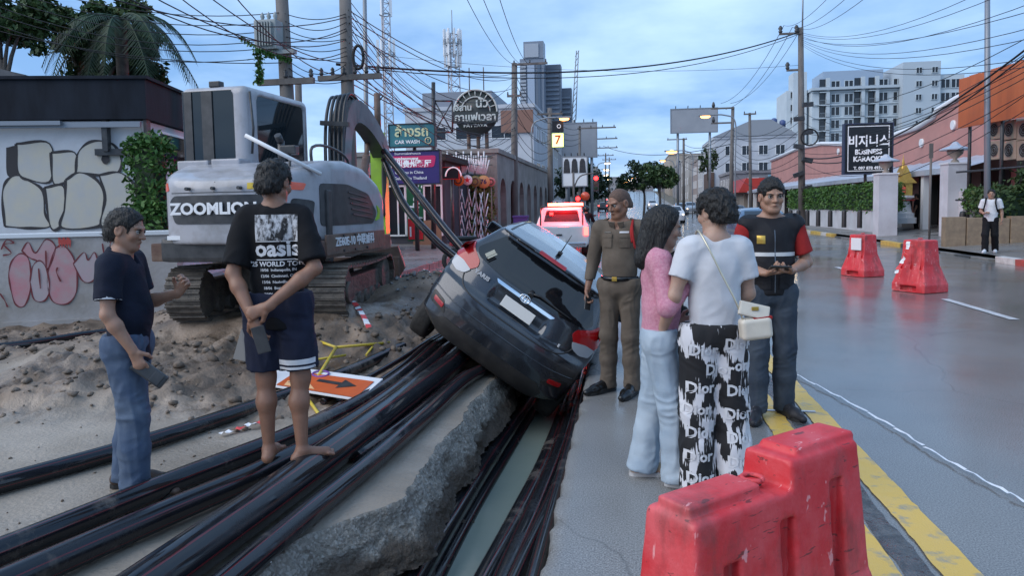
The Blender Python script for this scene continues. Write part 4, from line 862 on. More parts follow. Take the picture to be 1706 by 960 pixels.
def body(root, J, s, mat_, hands, hM, hs=1., h=.0055, fem=False, feet='bare', jaw=1.):
    lo = np.min([v for v in J.values()], 0)-.17; hi = np.max([v for v in J.values()], 0)+.17; lo[2] = -.02; f = Field(lo, hi, h)
    q = s
    f.cone(J['pel'], J['belly'], .118*q, .112*q, k=.04, sq=(FW, .7)); f.cone(J['belly'], J['chest'], .112*q, .128*q, k=.04, sq=(FW, .66)); f.cone(J['shoL']*.8+J['chest']*.2, J['shoR']*.8+J['chest']*.2, .05*q, .05*q, k=.05)
    f.cone(J['neck']-np.array((0, 0, .05)), J['head']+np.array((0, -.015, -.05)), .062*q, .052*q, k=.03)
    for k in 'LR':
        f.cone(J['sho'+k], J['neck'], .045*q, .045*q, k=.04)
        f.cone(J['sho'+k], J['sho'+k]*.45+J['elb'+k]*.55, .05*q, .044*q, k=.03); f.cone(J['sho'+k]*.5+J['elb'+k]*.5, J['elb'+k], .044*q, .037*q, k=.03)
        e, w = J['elb'+k], J['wri'+k]; f.cone(e, e*.7+w*.3, .038*q, .041*q, k=.02); f.cone(e*.7+w*.3, w, .041*q, .026*q, k=.02, )
        hp, kn, an, to = J['hip'+k], J['knee'+k], J['ank'+k], J['toe'+k]
        f.cone(hp, kn, .078*q, .049*q, k=.05); fwd = unit((to-an)*np.array((1, 1, 0))); cal = kn*.66+an*.34-fwd*.012*q
        f.cone(kn, cal, .047*q, .051*q, k=.05); f.cone(cal, an, .051*q, .031*q, k=.04)
        heel = an-fwd*.035*q; heel[2] = an[2]-.052*q; ball = an*.25+to*.75; ball[2] = to[2]+.012*q
        if feet == 'shoe': f.cone(an, an*.6+ball*.4+np.array((0, 0, .01*q)), .033*q, .022*q, k=.02)
        else:
            f.cone(an-np.array((0, 0, .02*q)), heel, .034*q, .030*q, k=.02); f.cone(an-np.array((0, 0, .018*q)), ball, .034*q, .026*q, k=.025); f.cone(heel, ball, .028*q, .027*q, k=.02)
            sd = np.cross(fwd, (0, 0, 1))
            for i in range(5):                                             # big toe on the inner side
                ln = .055-.006*i; b = ball+sd*(-.034+.0175*i)*q*(1 if k == 'R' else -1); f.cone(b, b+fwd*ln*q-np.array((0, 0, .012*q)), (.0145 if i == 0 else .0115)*q, (.012 if i == 0 else .009)*q, k=.008)
        d, n, c = hands[k]; hand(f, J['wri'+k], d, n, -1 if k == 'L' else 1, c, .98*q)
    head_sdf(f, J['head'], hM, hs, jaw)
    return f.build('body', mat_, root)
def cloth(amp, seed, kind):
    """uneven creases: long ones running down, diagonal pulls, bunching where the cloth breaks"""
    sd = int(seed*10)
    def fn(V):
        w = V+.05*np.stack([vnoise(V*5, sd+1), vnoise(V*5, sd+2), vnoise(V*4, sd+3)], 1)
        z = V[:, 2]
        if kind == 'leg':
            a = np.abs(vnoise(w*np.array((21, 21, 4.5)), sd)); b = np.abs(vnoise((w @ ROT1)*np.array((9, 9, 26)), sd+5))
            lo = np.clip((.22-z)/.2, 0, 1); kn = np.exp(-((z-.47)/.10)**2)+np.exp(-((z-.80)/.07)**2); k = .22+.9*lo+.75*kn
            return amp*(1.1*(.45-a)+(.5-b)*1.5*k)+amp*.6*vnoise(w*6, sd+9)
        a = np.abs(vnoise((w @ ROT1)*np.array((17, 17, 6)), sd)); b = np.abs(vnoise((w @ ROT2)*np.array((8, 8, 20)), sd+5)); k = .35+.65*np.clip((1.12-z)/.2, 0, 1)
        return amp*(1.0*(.45-a)+1.2*k*(.5-b))+amp*.8*vnoise(w*5, sd+9)
    return fn
ROT1 = np.array(Matrix.Rotation(R(24), 3, 'Y') @ Matrix.Rotation(R(10), 3, 'X')); ROT2 = np.array(Matrix.Rotation(R(-30), 3, 'Y'))
def top_garment(name, root, J, s, m, e=.022, hem=.86, sleeve=.62, sl_r=(.070, .066), open_=0., h=.008, amp=.004, seed=0., fem=False, waist=None, belly=0., collar=False):
    lo = np.min([v for v in J.values()], 0)-.2; hi = np.max([v for v in J.values()], 0)+.2; f = Field(lo, hi, h); q = s
    wr = waist if waist is not None else .126
    low = J['pel'].copy(); low[2] = hem*q-.02
    f.cone(low, J['belly'], (wr+e)*q, (wr-.004+e)*q, k=.05, sq=(FW, .74)); f.cone(J['belly']+np.array((0, belly, 0)), J['chest'], (wr-.004+e+belly)*q, (.132+e)*q, k=.05, sq=(FW, .70))
    if fem: f.ell(J['chest']+np.array((0, .06, -.02)), (.12, .07, .075), k=.04)
    f.cone(J['shoL']*.80+J['chest']*.20+np.array((0, 0, .0)), J['shoR']*.80+J['chest']*.20, (.045+e*.7)*q, (.045+e*.7)*q, k=.06)
    for k in 'LR':
        a, b, w = J['sho'+k], J['elb'+k], J['wri'+k]; f.cone(a*.75+J['neck']*.25+np.array((0, 0, .008)), J['neck']-np.array((0, 0, .03)), (.035+e)*q, .05*q, k=.05)
        t = sleeve
        if t <= 1: p = a+(b-a)*t; f.cone(a, p, sl_r[0]*q, sl_r[1]*q, k=.035, flat=True)
        else: p = b+(w-b)*(t-1); f.cone(a, b, sl_r[0]*q, sl_r[1]*q, k=.035); f.cone(b, p, sl_r[1]*q, sl_r[1]*.78*q, k=.02, flat=True)
    big = np.array((9, 9, 9)); f.cut((0, 0, hem*q), (0, 0, -1), -big, big)
    nk = J['neck']+np.array((0, 0, .022)); n = unit(np.array((0, .35, 1.))); f.cut(nk, n, nk-.16, nk+.25)
    if collar: f.cone(J['neck']+np.array((0, -.012, -.005)), J['neck']+np.array((0, -.004, .022)), .075*q, .066*q, k=.012); f.box(J['neck']+np.array((0, .075, .01)), (.02, .03, .07), .01, k=.01, mode='s'); f.cut(J['neck']+np.array((0, 0, .030)), unit((0, .25, 1.)), nk-.2, nk+.3)
    return f.build(name, m, root, disp=cloth(amp*1.5, seed, 'top'))
def bottoms(name, root, J, s, m, rt=.098, rk=.078, ra=.072, end=1., top=.98, e=0., h=.008, amp=.004, seed=0., flare=None):
    lo = np.min([v for v in J.values()], 0)-.2; hi = np.max([v for v in J.values()], 0)+.2; lo[2] = -.02; f = Field(lo, hi, h); q = s; big = np.array((9, 9, 9))
    f.cone(J['hipL']+np.array((.0, 0, .02)), J['hipR']+np.array((0, 0, .02)), .108*q+e, .108*q+e, k=.04, sq=(FW, .98)); f.cone(J['pel'], J['pel']+np.array((0, 0, .12)), (.132+e)*q, (.124+e)*q, k=.04, sq=(FW, .76))
    for k in 'LR':
        hp, kn, an = J['hip'+k], J['knee'+k], J['ank'+k]; hp_ = hp-np.array((0, 0, .03))
        if end < 1: f.cone(hp_, hp_+(kn-hp_)*end, rt*q, rk*q, k=.03, flat=True)
        else:
            f.cone(hp_, kn, rt*q, rk*q, k=.03)
            lowp = an-np.array((0, 0, .042*q)); mid = kn*.5+an*.5
            f.cone(kn, mid, rk*q, (rk*.5+ra*.5)*q, k=.03); f.cone(mid, lowp, (rk*.5+ra*.5)*q, ra*q if flare is None else flare*q, k=.03, flat=True)
    f.cut((0, 0, top*q), (0, 0, 1), -big, big)
    return f.build(name, m, root, disp=cloth(amp*1.7, seed, 'leg'))
def shoe(root, an, to, m, sole=None, s=1., name='shoe', h=.007, r=.041):
    an = np.array(an, float); to = np.array(to, float); fw = unit((to-an)*np.array((1, 1, 0))); f = Field(np.minimum(an, to)-.15, np.maximum(an, to)+.18, h)
    z0 = to[2]-.022; heel = an-fw*.045*s; heel[2] = z0+.042; ball = an*.2+to*.8; ball[2] = z0+.036; tip = to+fw*.065*s; tip[2] = z0+.03
    f.cone(heel, ball, r*s, r*1.08*s, k=.02); f.cone(ball, tip, r*1.08*s, .026*s, k=.03); a2 = an.copy(); a2[2] = z0+.10; f.cone(heel+np.array((0, 0, .01)), a2, .040*s, .042*s, k=.03); f.cone(a2, ball, .038*s, .03*s, k=.03)
    f.cut((0, 0, z0+.003), (0, 0, -1), np.array((-9, -9, -9)), np.array((9, 9, 9))); o = f.build(name, m, root)
    if sole:
        mb = MB(); sd = np.cross(fw, (0, 0, 1)); pts = []
        for t, w in ((-.085, .022), (-.06, .036), (.0, .040), (.08, .042), (.15, .046), (.20, .042), (.235, .028), (.25, .008)): pts.append((t, w))
        ol = [an+fw*t*s+sd*w*s for t, w in pts]+[an+fw*t*s-sd*w*s for t, w in reversed(pts)]; n = len(ol)
        mb.add([(p[0], p[1], z0) for p in ol]+[(p[0], p[1], z0+.024) for p in ol], [tuple(range(n)), tuple(range(2*n-1, n-1, -1))]+[(i, (i+1) % n, (i+1) % n+n, i+n) for i in range(n)]); mb.build('sole', sole, o)
    return o
def bvh_of(o): return BVHTree.FromPolygons([tuple(v.co) for v in o.data.vertices], [tuple(p.vertices) for p in o.data.polygons])
def decal(name, me, o, m, off=.003, dirv=(0, 1, 0), cx=0., cz=0., rz=0.):
    """lay a flat print (x right, y up, as read from outside) on a garment; dirv: direction of the cast"""
    b = bvh_of(o); d = Vector(dirv).normalized(); right = d.cross(Vector((0, 0, 1))).normalized(); up = Vector((0, 0, 1)); par = o
    bm = bmesh.new(); bm.from_mesh(me); bmesh.ops.triangulate(bm, faces=bm.faces[:])
    miss = []
    for v in bm.verts:
        x, y = v.co.x*math.cos(rz)-v.co.y*math.sin(rz), v.co.x*math.sin(rz)+v.co.y*math.cos(rz)
        p = right*(cx+x)+up*(cz+y)-d*1.; h, n, _, _ = b.ray_cast(p, d)
        v.co = (h if h else p+d*.9)-d*off
        if h is None or n.dot(d) > -.12: miss.append(v)
    if miss: bmesh.ops.delete(bm, geom=miss, context='VERTS')
    bm.to_mesh(me); bm.free(); me.materials.clear(); me.materials.append(m); return link(name, me, None, par)
def text_mesh(s, size, bold=0., sx=1., shear=0., res=2):
    cu = bpy.data.curves.new('t', 'FONT'); cu.body = s; cu.size = size; cu.align_x = 'CENTER'; cu.align_y = 'CENTER'; cu.offset = bold; cu.shear = shear; cu.resolution_u = res
    o = bpy.data.objects.new('t', cu); COL.objects.link(o); bpy.context.view_layer.update()
    me = bpy.data.meshes.new_from_object(o.evaluated_get(bpy.context.evaluated_depsgraph_get())); bpy.data.objects.remove(o); bpy.data.curves.remove(cu)
    if sx != 1: me.transform(Matrix.Diagonal((sx, 1, 1, 1)))
    return me
def rect_mesh(w, h, nx=8, ny=8):
    V = [(-w/2+w*i/nx, -h/2+h*j/ny, 0) for j in range(ny+1) for i in range(nx+1)]; return mesh_np('print', V, [(j*(nx+1)+i, j*(nx+1)+i+1, (j+1)*(nx+1)+i+1, (j+1)*(nx+1)+i) for j in range(ny) for i in range(nx)])
def phone(root, p, d, n, m=None, name='mobile_phone', label=None):
    mb = MB(); mb.box((0, 0, 0), (.036, .075, .0045), bev=.004); me = mb.mesh(name); d = Vector(d).normalized(); n = Vector(n); n = (n-d*n.dot(d)).normalized(); x = d.cross(n)
    Mx = Matrix((x, d, n)).transposed().to_4x4(); me.transform(Matrix.Translation(p) @ Mx); o = link(name, me, m or M_XDRK); 
    o.matrix_world = root.matrix_world.copy() if False else Matrix.Translation(root.location) @ Matrix.Rotation(root.rotation_euler.z, 4, 'Z')
    return tag(o, label, 'phone')
M_JEAN = fabric('blue_denim', (.055, .085, .145), (.10, .135, .19), 5); M_JDRK = fabric('dark_denim', (.035, .048, .07), (.065, .082, .105), 5); M_JLGT = fabric('pale_denim', (.40, .47, .53), (.30, .38, .46), 4)
M_NAVY = fabric('navy_cotton', (.010, .014, .030)); M_BLKC = fabric('black_cotton', (.008, .008, .010)); M_WHTC = fabric('white_cotton', (.62, .63, .66), (.52, .53, .56), 5)
M_KHAK = fabric('khaki_uniform', (.135, .108, .085), (.10, .08, .062), 7); M_PINK = fabric('pink_tweed', (.62, .24, .33), (.72, .36, .44), 60, weave=190, bump=.7); M_REDC = fabric('red_cotton', (.36, .025, .025)); M_VEST = fabric('vest_nylon', (.009, .009, .012), (.016, .016, .02), 9, .6)
M_BLEA = mat('black_leather', (.008, .008, .008), .22); M_SHRT = fabric('navy_shorts', (.018, .022, .045)); M_REFL = mat('reflective_tape', (.48, .49, .5), .35); M_WPRT = mat('white_print', (.6, .6, .62), .7); M_GOLD = mat('gold', (.55, .36, .08), .3, metal=.8)
M_BRNL = mat('brown_leather', (.05, .028, .018), .5); M_SOLE = mat('white_sole', (.5, .5, .5), .6); M_DSOL = mat('dark_sole', (.02, .02, .02), .7)
def place(px, py, z=0.): q = G(px, py, z); return (q.x, q.y, z)

# --- 1 man in navy polo and jeans, seen from his right side
J, s = pose(1.64, shoR=(.175, -.02, 1.40), elbR=(.235, -.02, 1.12), wriR=(.215, .10, .90), shoL=(-.175, .0, 1.40), elbL=(-.22, .05, 1.13), wriL=(-.12, .27, 1.20), ankL=(-.10, -.09, .085), toeL=(-.12, .10, .022), kneeL=(-.10, -.03, .49), ankR=(.10, .03, .085), toeR=(.14, .215, .022), kneeR=(.10, .05, .49), head=(0, .03, 1.60))
p1 = thing('person', 'man in navy polo shirt and blue jeans standing left of the excavator', 'person', place(226, 818, .005), R(-72))
hM = rotm(R(-8), R(14)); body(p1, J, s, SK_TAN, {'R': ((-.1, .35, -1), (-1, .1, 0), .5), 'L': ((.3, .6, .75), (1, -.2, .2), .7)}, hM, s)
short_hair(p1, J['head'], hM, s, .011); face_bits(p1, J['head'], hM, s)
sh = top_garment('polo_shirt', p1, J, s, M_NAVY, e=.026, hem=.80, sleeve=.70, sl_r=(.068, .072), amp=.004, seed=1., belly=.02, collar=True)
for k in 'R': a, b = J['sho'+k], J['elb'+k]; q = a+(b-a)*.695; n = unit(b-a); mb = MB(); mb.tube([Vector(q-n*.012), Vector(q+n*.003)], (.0725)*s, 24, cap=False); mb.build('cuff_stripe', M_WHTC, sh)
bottoms('jeans', p1, J, s, M_JEAN, rt=.102, rk=.082, ra=.082, e=.01, amp=.0055, seed=2.)
for k in 'LR':
    o = shoe(p1, J['ank'+k]-np.array((0, 0, .03)), J['toe'+k], M_BRNL, M_DSOL, s, 'sandal', r=.034)
mb = MB(); mb.box((0, 0, 0), (.04, .10, .018), bev=.012); mb.box((.0, .05, .012), (.035, .03, .012), bev=.006); me = mb.mesh('black_pouch'); w = J['wriR']
me.transform(Matrix.Translation(Vector(w)+Vector((-.03, .07, -.13))) @ Matrix.Rotation(R(-40), 4, 'X') @ Matrix.Rotation(R(80), 4, 'Y')); o = link('black_pouch', me, M_XDRK); o.location = p1.location; o.rotation_euler = p1.rotation_euler; tag(o, 'black zipped pouch held by the man in jeans', 'pouch')

# --- 2 barefoot man in black band shirt, hands clasped behind him
J, s = pose(1.74, shoL=(-.158, -.01, 1.40), elbL=(-.215, -.10, 1.10), wriL=(-.085, -.205, .86), shoR=(.158, -.01, 1.40), elbR=(.235, -.11, 1.12), wriR=(.0, -.225, .925), ankL=(-.085, -.0, .085), toeL=(-.08, .18, .022), ankR=(.115, -.05, .085), toeR=(.27, .06, .022), kneeL=(-.09, .02, .49), kneeR=(.11, .0, .49), head=(0, .03, 1.60), neck=(0, -.01, 1.455))
p2 = thing('person', 'barefoot man in black printed T-shirt and shorts standing on the pipes', 'person', place(474, 768, .165), R(12))
hM = rotm(R(-20), R(15)); body(p2, J, s, SK_BRN, {'L': ((.35, -.15, -1), (.2, 1, .2), .45), 'R': ((-.95, -.1, -.35), (.1, 1, -.2), .9)}, hM, s)
short_hair(p2, J['head'], hM, s, .014, fluff=.004); face_bits(p2, J['head'], hM, s)
sh = top_garment('t_shirt', p2, J, s, M_BLKC, e=.020, hem=.775, sleeve=.86, sl_r=(.062, .072), amp=.0055, seed=3.)
# back print: a group picture, the band's word, tour lines
def photo_mat():
    m = mat('band_photo_print', (.5, .5, .5), .8); nt = m.node_tree; N, L = nt.nodes, nt.links; b = N['Principled BSDF']; t = N.new('ShaderNodeTexCoord')
    mp = N.new('ShaderNodeMapping'); mp.inputs['Scale'].default_value = (1, 1, .55); L.new(t.outputs['Object'], mp.inputs[0])
    n = N.new('ShaderNodeTexNoise'); n.inputs['Scale'].default_value = 26; n.inputs['Detail'].default_value = 5; n.inputs['Roughness'].default_value = .7; L.new(mp.outputs[0], n.inputs['Vector'])
    r = N.new('ShaderNodeValToRGB'); r.color_ramp.elements[0].position = .44; r.color_ramp.elements[1].position = .58; r.color_ramp.elements[0].color = (.01, .01, .012, 1); r.color_ramp.elements[1].color = (.5, .5, .52, 1); L.new(n.outputs['Fac'], r.inputs[0]); L.new(r.outputs[0], b.inputs['Base Color']); return m
BX = .03
decal('photo_print', rect_mesh(.235, .145), sh, photo_mat(), cx=BX, cz=1.365)
decal('band_lettering', text_mesh('oasis', .125, .004, 1.0), sh, M_WPRT, cx=BX, cz=1.245)
decal('print_rule', rect_mesh(.235, .005, 8, 1), sh, M_WPRT, cx=BX, cz=1.288); decal('print_rule', rect_mesh(.235, .005, 8, 1), sh, M_WPRT, cx=BX, cz=1.185)
decal('tour_lettering', text_mesh("'25 WORLD TOUR", .038, .001), sh, M_WPRT, cx=BX, cz=1.160)
for i, l in enumerate(('10/06  Indianapolis, IN', '12/06  Cincinnati, OH', '13/06  Nashville, TN', '18/06  Boston, MA', '20/06  Austin, TX')): decal('tour_lettering', text_mesh(l, .0215, .0005), sh, M_WPRT, cx=BX, cz=1.127-.034*i)
st = bottoms('shorts', p2, J, s, M_SHRT, rt=.106, rk=.102, end=.86, e=.012, amp=.005, seed=4.)
for dz in (.0, -.042): decal('white_band', rect_mesh(.20, .030, 14, 2), st, M_WPRT, off=.004, cx=.108, cz=.60+dz, rz=.03)
phone(p2, Vector(J['wriL'])+Vector((.05, -.04, -.11)), (.25, 0, -1), (0, -1, .1), label='mobile phone held behind the back of the barefoot man')

# --- 3 officer in khaki
J, s = pose(1.75, shoR=(.18, -.01, 1.405), elbR=(.25, -.04, 1.13), wriR=(.27, .05, .885), elbL=(-.25, -.06, 1.13), wriL=(-.16, -.15, .93), ankR=(.12, -.02, .085), toeR=(.20, .16, .022), ankL=(-.11, .02, .085), toeL=(-.10, .21, .022))
p3 = thing('person', 'uniformed officer in khaki with red shoulder cord standing beside the car', 'person', place(1034, 655), R(180-18))
hM = rotm(R(-30), R(16)); body(p3, J, s, SK_BRN, {'R': ((.05, .25, -1), (-1, 0, 0), .8), 'L': ((.8, -.1, -.5), (0, 1, 0), .7)}, hM, s, feet='shoe', h=.0048)
short_hair(p3, J['head'], hM, s, .0025, fluff=.0008, mat_=mat('cropped_hair', (.12, .07, .05), .8, c2=(.075, .046, .035), scale=60), low=-.03, front=.062); face_bits(p3, J['head'], hM, s)
sh = top_garment('uniform_shirt', p3, J, s, M_KHAK, e=.016, hem=.965, sleeve=1.9, sl_r=(.062, .056), amp=.0035, seed=5., collar=True)
pt = bottoms('uniform_trousers', p3, J, s, M_KHAK, rt=.092, rk=.07, ra=.064, e=.004, amp=.0045, seed=6.)
bb = MB(); bb.tube([Vector((math.cos(t)*.143*s, math.sin(t)*.112*s+.005, .985*s)) for t in np.linspace(0, 2*PI, 33)], .021*s, 8); bb.build('belt', M_BLEA, p3); bb = MB(); bb.box((0, .138*s, .985*s), (.022, .005, .018), bev=.004); bb.build('buckle', M_GOLD, p3)
for x in (-.075, .075):
    pk = rect_mesh(.085, .10, 4, 4); decal('pocket', pk, sh, M_KHAK, off=.009, dirv=(0, -1, 0), cx=x, cz=1.295*s); decal('pocket_flap', rect_mesh(.09, .035, 4, 2), sh, M_KHAK, off=.014, dirv=(0, -1, 0), cx=x, cz=1.345*s)
decal('medal_ribbon', rect_mesh(.075, .014, 4, 2), sh, M_WPRT, off=.015, dirv=(0, -1, 0), cx=.072, cz=1.372*s); decal('name_bar', rect_mesh(.06, .012, 3, 1), sh, M_BLEA, off=.014, dirv=(0, -1, 0), cx=-.075, cz=1.372*s)
a = Vector(J['shoL'])*1.0; mb = MB(); mb.tube(smooth_path([a+Vector((.05, .04, .065)), a+Vector((.035, .105, .0)), a+Vector((.02, .125, -.09)), a+Vector((.0, .115, -.17)), a+Vector((-.045, .08, -.13)), a+Vector((-.06, .03, .0))], 5), .010, 8); mb.tube(smooth_path([a+Vector((.055, .03, .06)), a+Vector((.045, .11, -.02)), a+Vector((.03, .13, -.12))], 5), .009, 8); mb.build('red_cord', M_REDC, p3)
for x in (-1, 1):
    mb = MB(); q = Vector(J['sho'+('L' if x < 0 else 'R')]); mb.box(q+Vector((-x*.03, 0, .062)), (.055, .022, .006), Matrix.Rotation(R(18)*x, 3, 'Y'), bev=.004); mb.build('epaulette', M_KHAK, p3)
for x in (-1, 1): mb = MB(); mb.prism([(0, 0), (.055, .01), (.05, -.035), (.012, -.055)], -.006, .006, Matrix.Translation((x*.012, .088*s, 1.452*s)) @ Matrix.Rotation(R(-28), 4, 'X') @ Matrix.Diagonal((x, 1, 1, 1))); mb.build('collar_flap', M_KHAK, p3)
for k in 'LR': shoe(p3, J['ank'+k], J['toe'+k], M_BLEA, M_DSOL, s)
phone(p3, Vector(J['wriR'])+Vector((-.02, .05, -.10)), (0, .3, -1), (-1, .4, 0), label='mobile phone in the hand of the khaki officer')

# --- 4 woman in pink jacket, hand raised to her face
J, s = pose(1.60, shoL=(-.155, -.01, 1.40), shoR=(.155, -.01, 1.40), elbR=(.245, .03, 1.14), wriR=(.13, .20, 1.31), elbL=(-.20, -.02, 1.13), wriL=(-.17, .14, .98), ankR=(.10, .10, .085), toeR=(.15, .27, .022), kneeR=(.10, .07, .49), ankL=(-.08, -.11, .085), toeL=(-.09, .06, .022), kneeL=(-.09, -.03, .49), head=(0, .035, 1.60))
p4 = thing('person', 'woman in pink jacket and pale flared jeans with one hand raised', 'person', place(1099, 800, .0), R(-88))
hM = rotm(R(10), R(12)); body(p4, J, s, SK_LGT, {'R': ((-.3, .1, 1), (-.3, -1, 0), .6), 'L': ((.2, .8, .2), (1, 0, .3), .6)}, hM, s*.97, fem=True, jaw=.93)
f = Field(J['head']-.25, J['head']+np.array((.2, .2, .2)), .007); c = J['head']; r_, fw_, u_ = hM[:, 0], hM[:, 1], hM[:, 2]; g = lambda a, b, e: c+(r_*a+fw_*b+u_*e)*s
f.ell(g(0, -.014, .036), (.088, .108, .098), hM, .01); f.cone(g(0, -.055, .0), g(0, -.075, -.21), .085, .07, k=.03)
for x in (-1, 1): f.cone(g(x*.06, -.02, .02), g(x*.075, -.02, -.18), .04, .028, k=.03)
f.ripple(lambda X, Y, Z: .004*np.sin(X*210+2*np.sin(Z*30))*np.sin(Y*230+2*np.sin(Z*25))); f.cut(g(0, .052, .05), unit(fw_*.93-u_*.3), c-.4, c+.4); f.ell(g(0, .085, -.03), (.055, .085, .10), hM, .01, 's'); f.build('hair', M_HAIR, p4); face_bits(p4, J['head'], hM, s*.97)
top_garment('pink_jacket', p4, J, s, M_PINK, e=.026, hem=.90, sleeve=1.92, sl_r=(.062, .055), amp=.004, seed=8., fem=True, collar=False)
bottoms('jeans', p4, J, s, M_JLGT, rt=.098, rk=.082, ra=.088, flare=.098, e=.002, amp=.0045, seed=9.)
for k in 'LR':
    o = shoe(p4, J['ank'+k]-np.array((0, 0, .045)), J['toe'+k], mat('sandal_straw', (.35, .27, .18), .7), M_SOLE, s*.92, 'sandal', r=.02)
    a, t = Vector(J['ank'+k]), Vector(J['toe'+k]); mb = MB(); d_ = (t-a).normalized(); sd = d_.cross(Vector((0, 0, 1))).normalized(); mb.tube(smooth_path([a+d_*.10+sd*.042+Vector((0, 0, -.05)), a+d_*.11+Vector((0, 0, .01)), a+d_*.12-sd*.042+Vector((0, 0, -.05))], 5), .006, 6); mb.build('strap', M_SOLE, o)

# --- 5 person in white T-shirt and black-and-white printed trousers, back turned
J, s = pose(1.69, shoL=(-.150, -.01, 1.40), shoR=(.150, -.01, 1.40), elbL=(-.235, -.03, 1.14), wriL=(-.275, .09, .93), elbR=(.20, .03, 1.14), wriR=(.13, .17, 1.02), ankL=(-.10, 0, .085), ankR=(.11, -.02, .085), head=(.01, .035, 1.60))
p5 = thing('person', 'person in white T-shirt and black and white lettered trousers, back turned', 'person', place(1190, 822), R(10))
hM = rotm(R(30), R(14)); body(p5, J, s, SK_LGT, {'L': ((-.1, .45, -1), (1, .2, 0), .4), 'R': ((-.6, .7, .1), (-.2, 0, 1), .6)}, hM, s, feet='shoe')
short_hair(p5, J['head'], hM, s, .02, fluff=.005, low=-.05); face_bits(p5, J['head'], hM, s)
ts = top_garment('t_shirt', p5, J, s, M_WHTC, e=.018, hem=.885, sleeve=.62, sl_r=(.058, .068), amp=.005, seed=10., waist=.118)
def brush_mat():
    m = mat('brushed_print', (.01, .01, .012), .8); nt = m.node_tree; N, L = nt.nodes, nt.links; b = N['Principled BSDF']; t = N.new('ShaderNodeTexCoord')
    mp = N.new('ShaderNodeMapping'); mp.inputs['Rotation'].default_value = (0, R(35), 0); mp.inputs['Scale'].default_value = (1.6, 1, .8); L.new(t.outputs['Object'], mp.inputs[0])
    n = N.new('ShaderNodeTexNoise'); n.inputs['Scale'].default_value = 7.5; n.inputs['Detail'].default_value = 1.5; n.inputs['Distortion'].default_value = .6; L.new(mp.outputs[0], n.inputs['Vector'])
    mp2 = N.new('ShaderNodeMapping'); mp2.inputs['Rotation'].default_value = (0, R(40), 0); mp2.inputs['Scale'].default_value = (14, 6, 1); L.new(t.outputs['Object'], mp2.inputs[0])
    n2 = N.new('ShaderNodeTexNoise'); n2.inputs['Scale'].default_value = 9; n2.inputs['Detail'].default_value = 2; L.new(mp2.outputs[0], n2.inputs['Vector'])
    a = N.new('ShaderNodeMath'); a.operation = 'MULTIPLY_ADD'; L.new(n2.outputs['Fac'], a.inputs[0]); a.inputs[1].default_value = .34; L.new(n.outputs['Fac'], a.inputs[2])
    r = N.new('ShaderNodeValToRGB'); r.color_ramp.elements[0].position = .685; r.color_ramp.elements[1].position = .705; r.color_ramp.elements[0].color = (.009, .009, .011, 1); r.color_ramp.elements[1].color = (.6, .6, .63, 1); L.new(a.outputs[0], r.inputs[0]); L.new(r.outputs[0], b.inputs['Base Color']); return m
pt = bottoms('printed_trousers', p5, J, s, brush_mat(), rt=.102, rk=.094, ra=.098, e=.004, amp=.005, seed=11.)
for i, (x, z, t_) in enumerate(((-.09, .83, 'Dior'), (.10, .86, 'Dior'), (.0, .72, 'Dior'), (-.10, .62, 'Dior'), (.12, .60, 'Dior'), (.12, .74, 'or'), (-.12, .50, 'Dior'), (.11, .47, 'Dior'), (-.10, .37, 'Dior'), (.12, .34, 'Dior'), (-.11, .24, 'Dior'), (.12, .21, 'Dior'), (-.1, .12, 'Dior'))):
    decal('word_print', text_mesh(t_, .085, .003, .95), pt, M_WPRT if i % 4 else M_WHTC, off=.004, cx=x, cz=z)
for k in 'LR': shoe(p5, J['ank'+k], J['toe'+k], M_WHTC, M_SOLE, s)
# shoulder bag hanging at the hip: a thing of its own
M_BAG = mat('cream_leather', (.62, .57, .48), .4, c2=(.55, .50, .42), scale=5, bump=.15)
bag = thing('handbag', 'cream leather shoulder bag hanging open on the white T-shirt', 'handbag', p5.location, p5.rotation_euler.z); bq = np.array((.165, -.175, .96))
f = Field(bq-.18, bq+.18, .006); f.box(bq, (.082, .042, .058), .022, Matrix.Rotation(R(-6), 3, 'Y'), k=.01); f.build('pouch_body', M_BAG, bag)
mb = MB(); mb.box(Vector(bq)+Vector((-.012, -.01, .095)), (.082, .012, .038), Matrix.Rotation(R(14), 3, 'Y') @ Matrix.Rotation(R(-18), 3, 'X'), bev=.010); mb.build('flap', M_BAG, bag)
mb = MB(); mb.box(Vector(bq)+Vector((-.01, -.024, .107)), (.018, .004, .010), bev=.003); mb.build('clasp', M_GOLD, bag)
mb = MB(); mb.box(Vector(bq)+Vector((.03, -.005, .055)), (.05, .028, .008), Matrix.Rotation(R(-6), 3, 'Y'), bev=.005); mb.build('phone_inside', M_REDC, bag)
ch = smooth_path([bq+np.array((-.07, -.01, .05)), bq+np.array((-.115, -.01, .16)), (-.01, -.158, 1.25), (-.075, -.118, 1.40), (-.10, -.03, 1.475), (-.09, .07, 1.43)], 14)
mb = MB(); mb.tube(ch, .0055, 6); mb.build('chain_strap', mat('pale_chain', (.6, .55, .42), .3, metal=.6), bag)

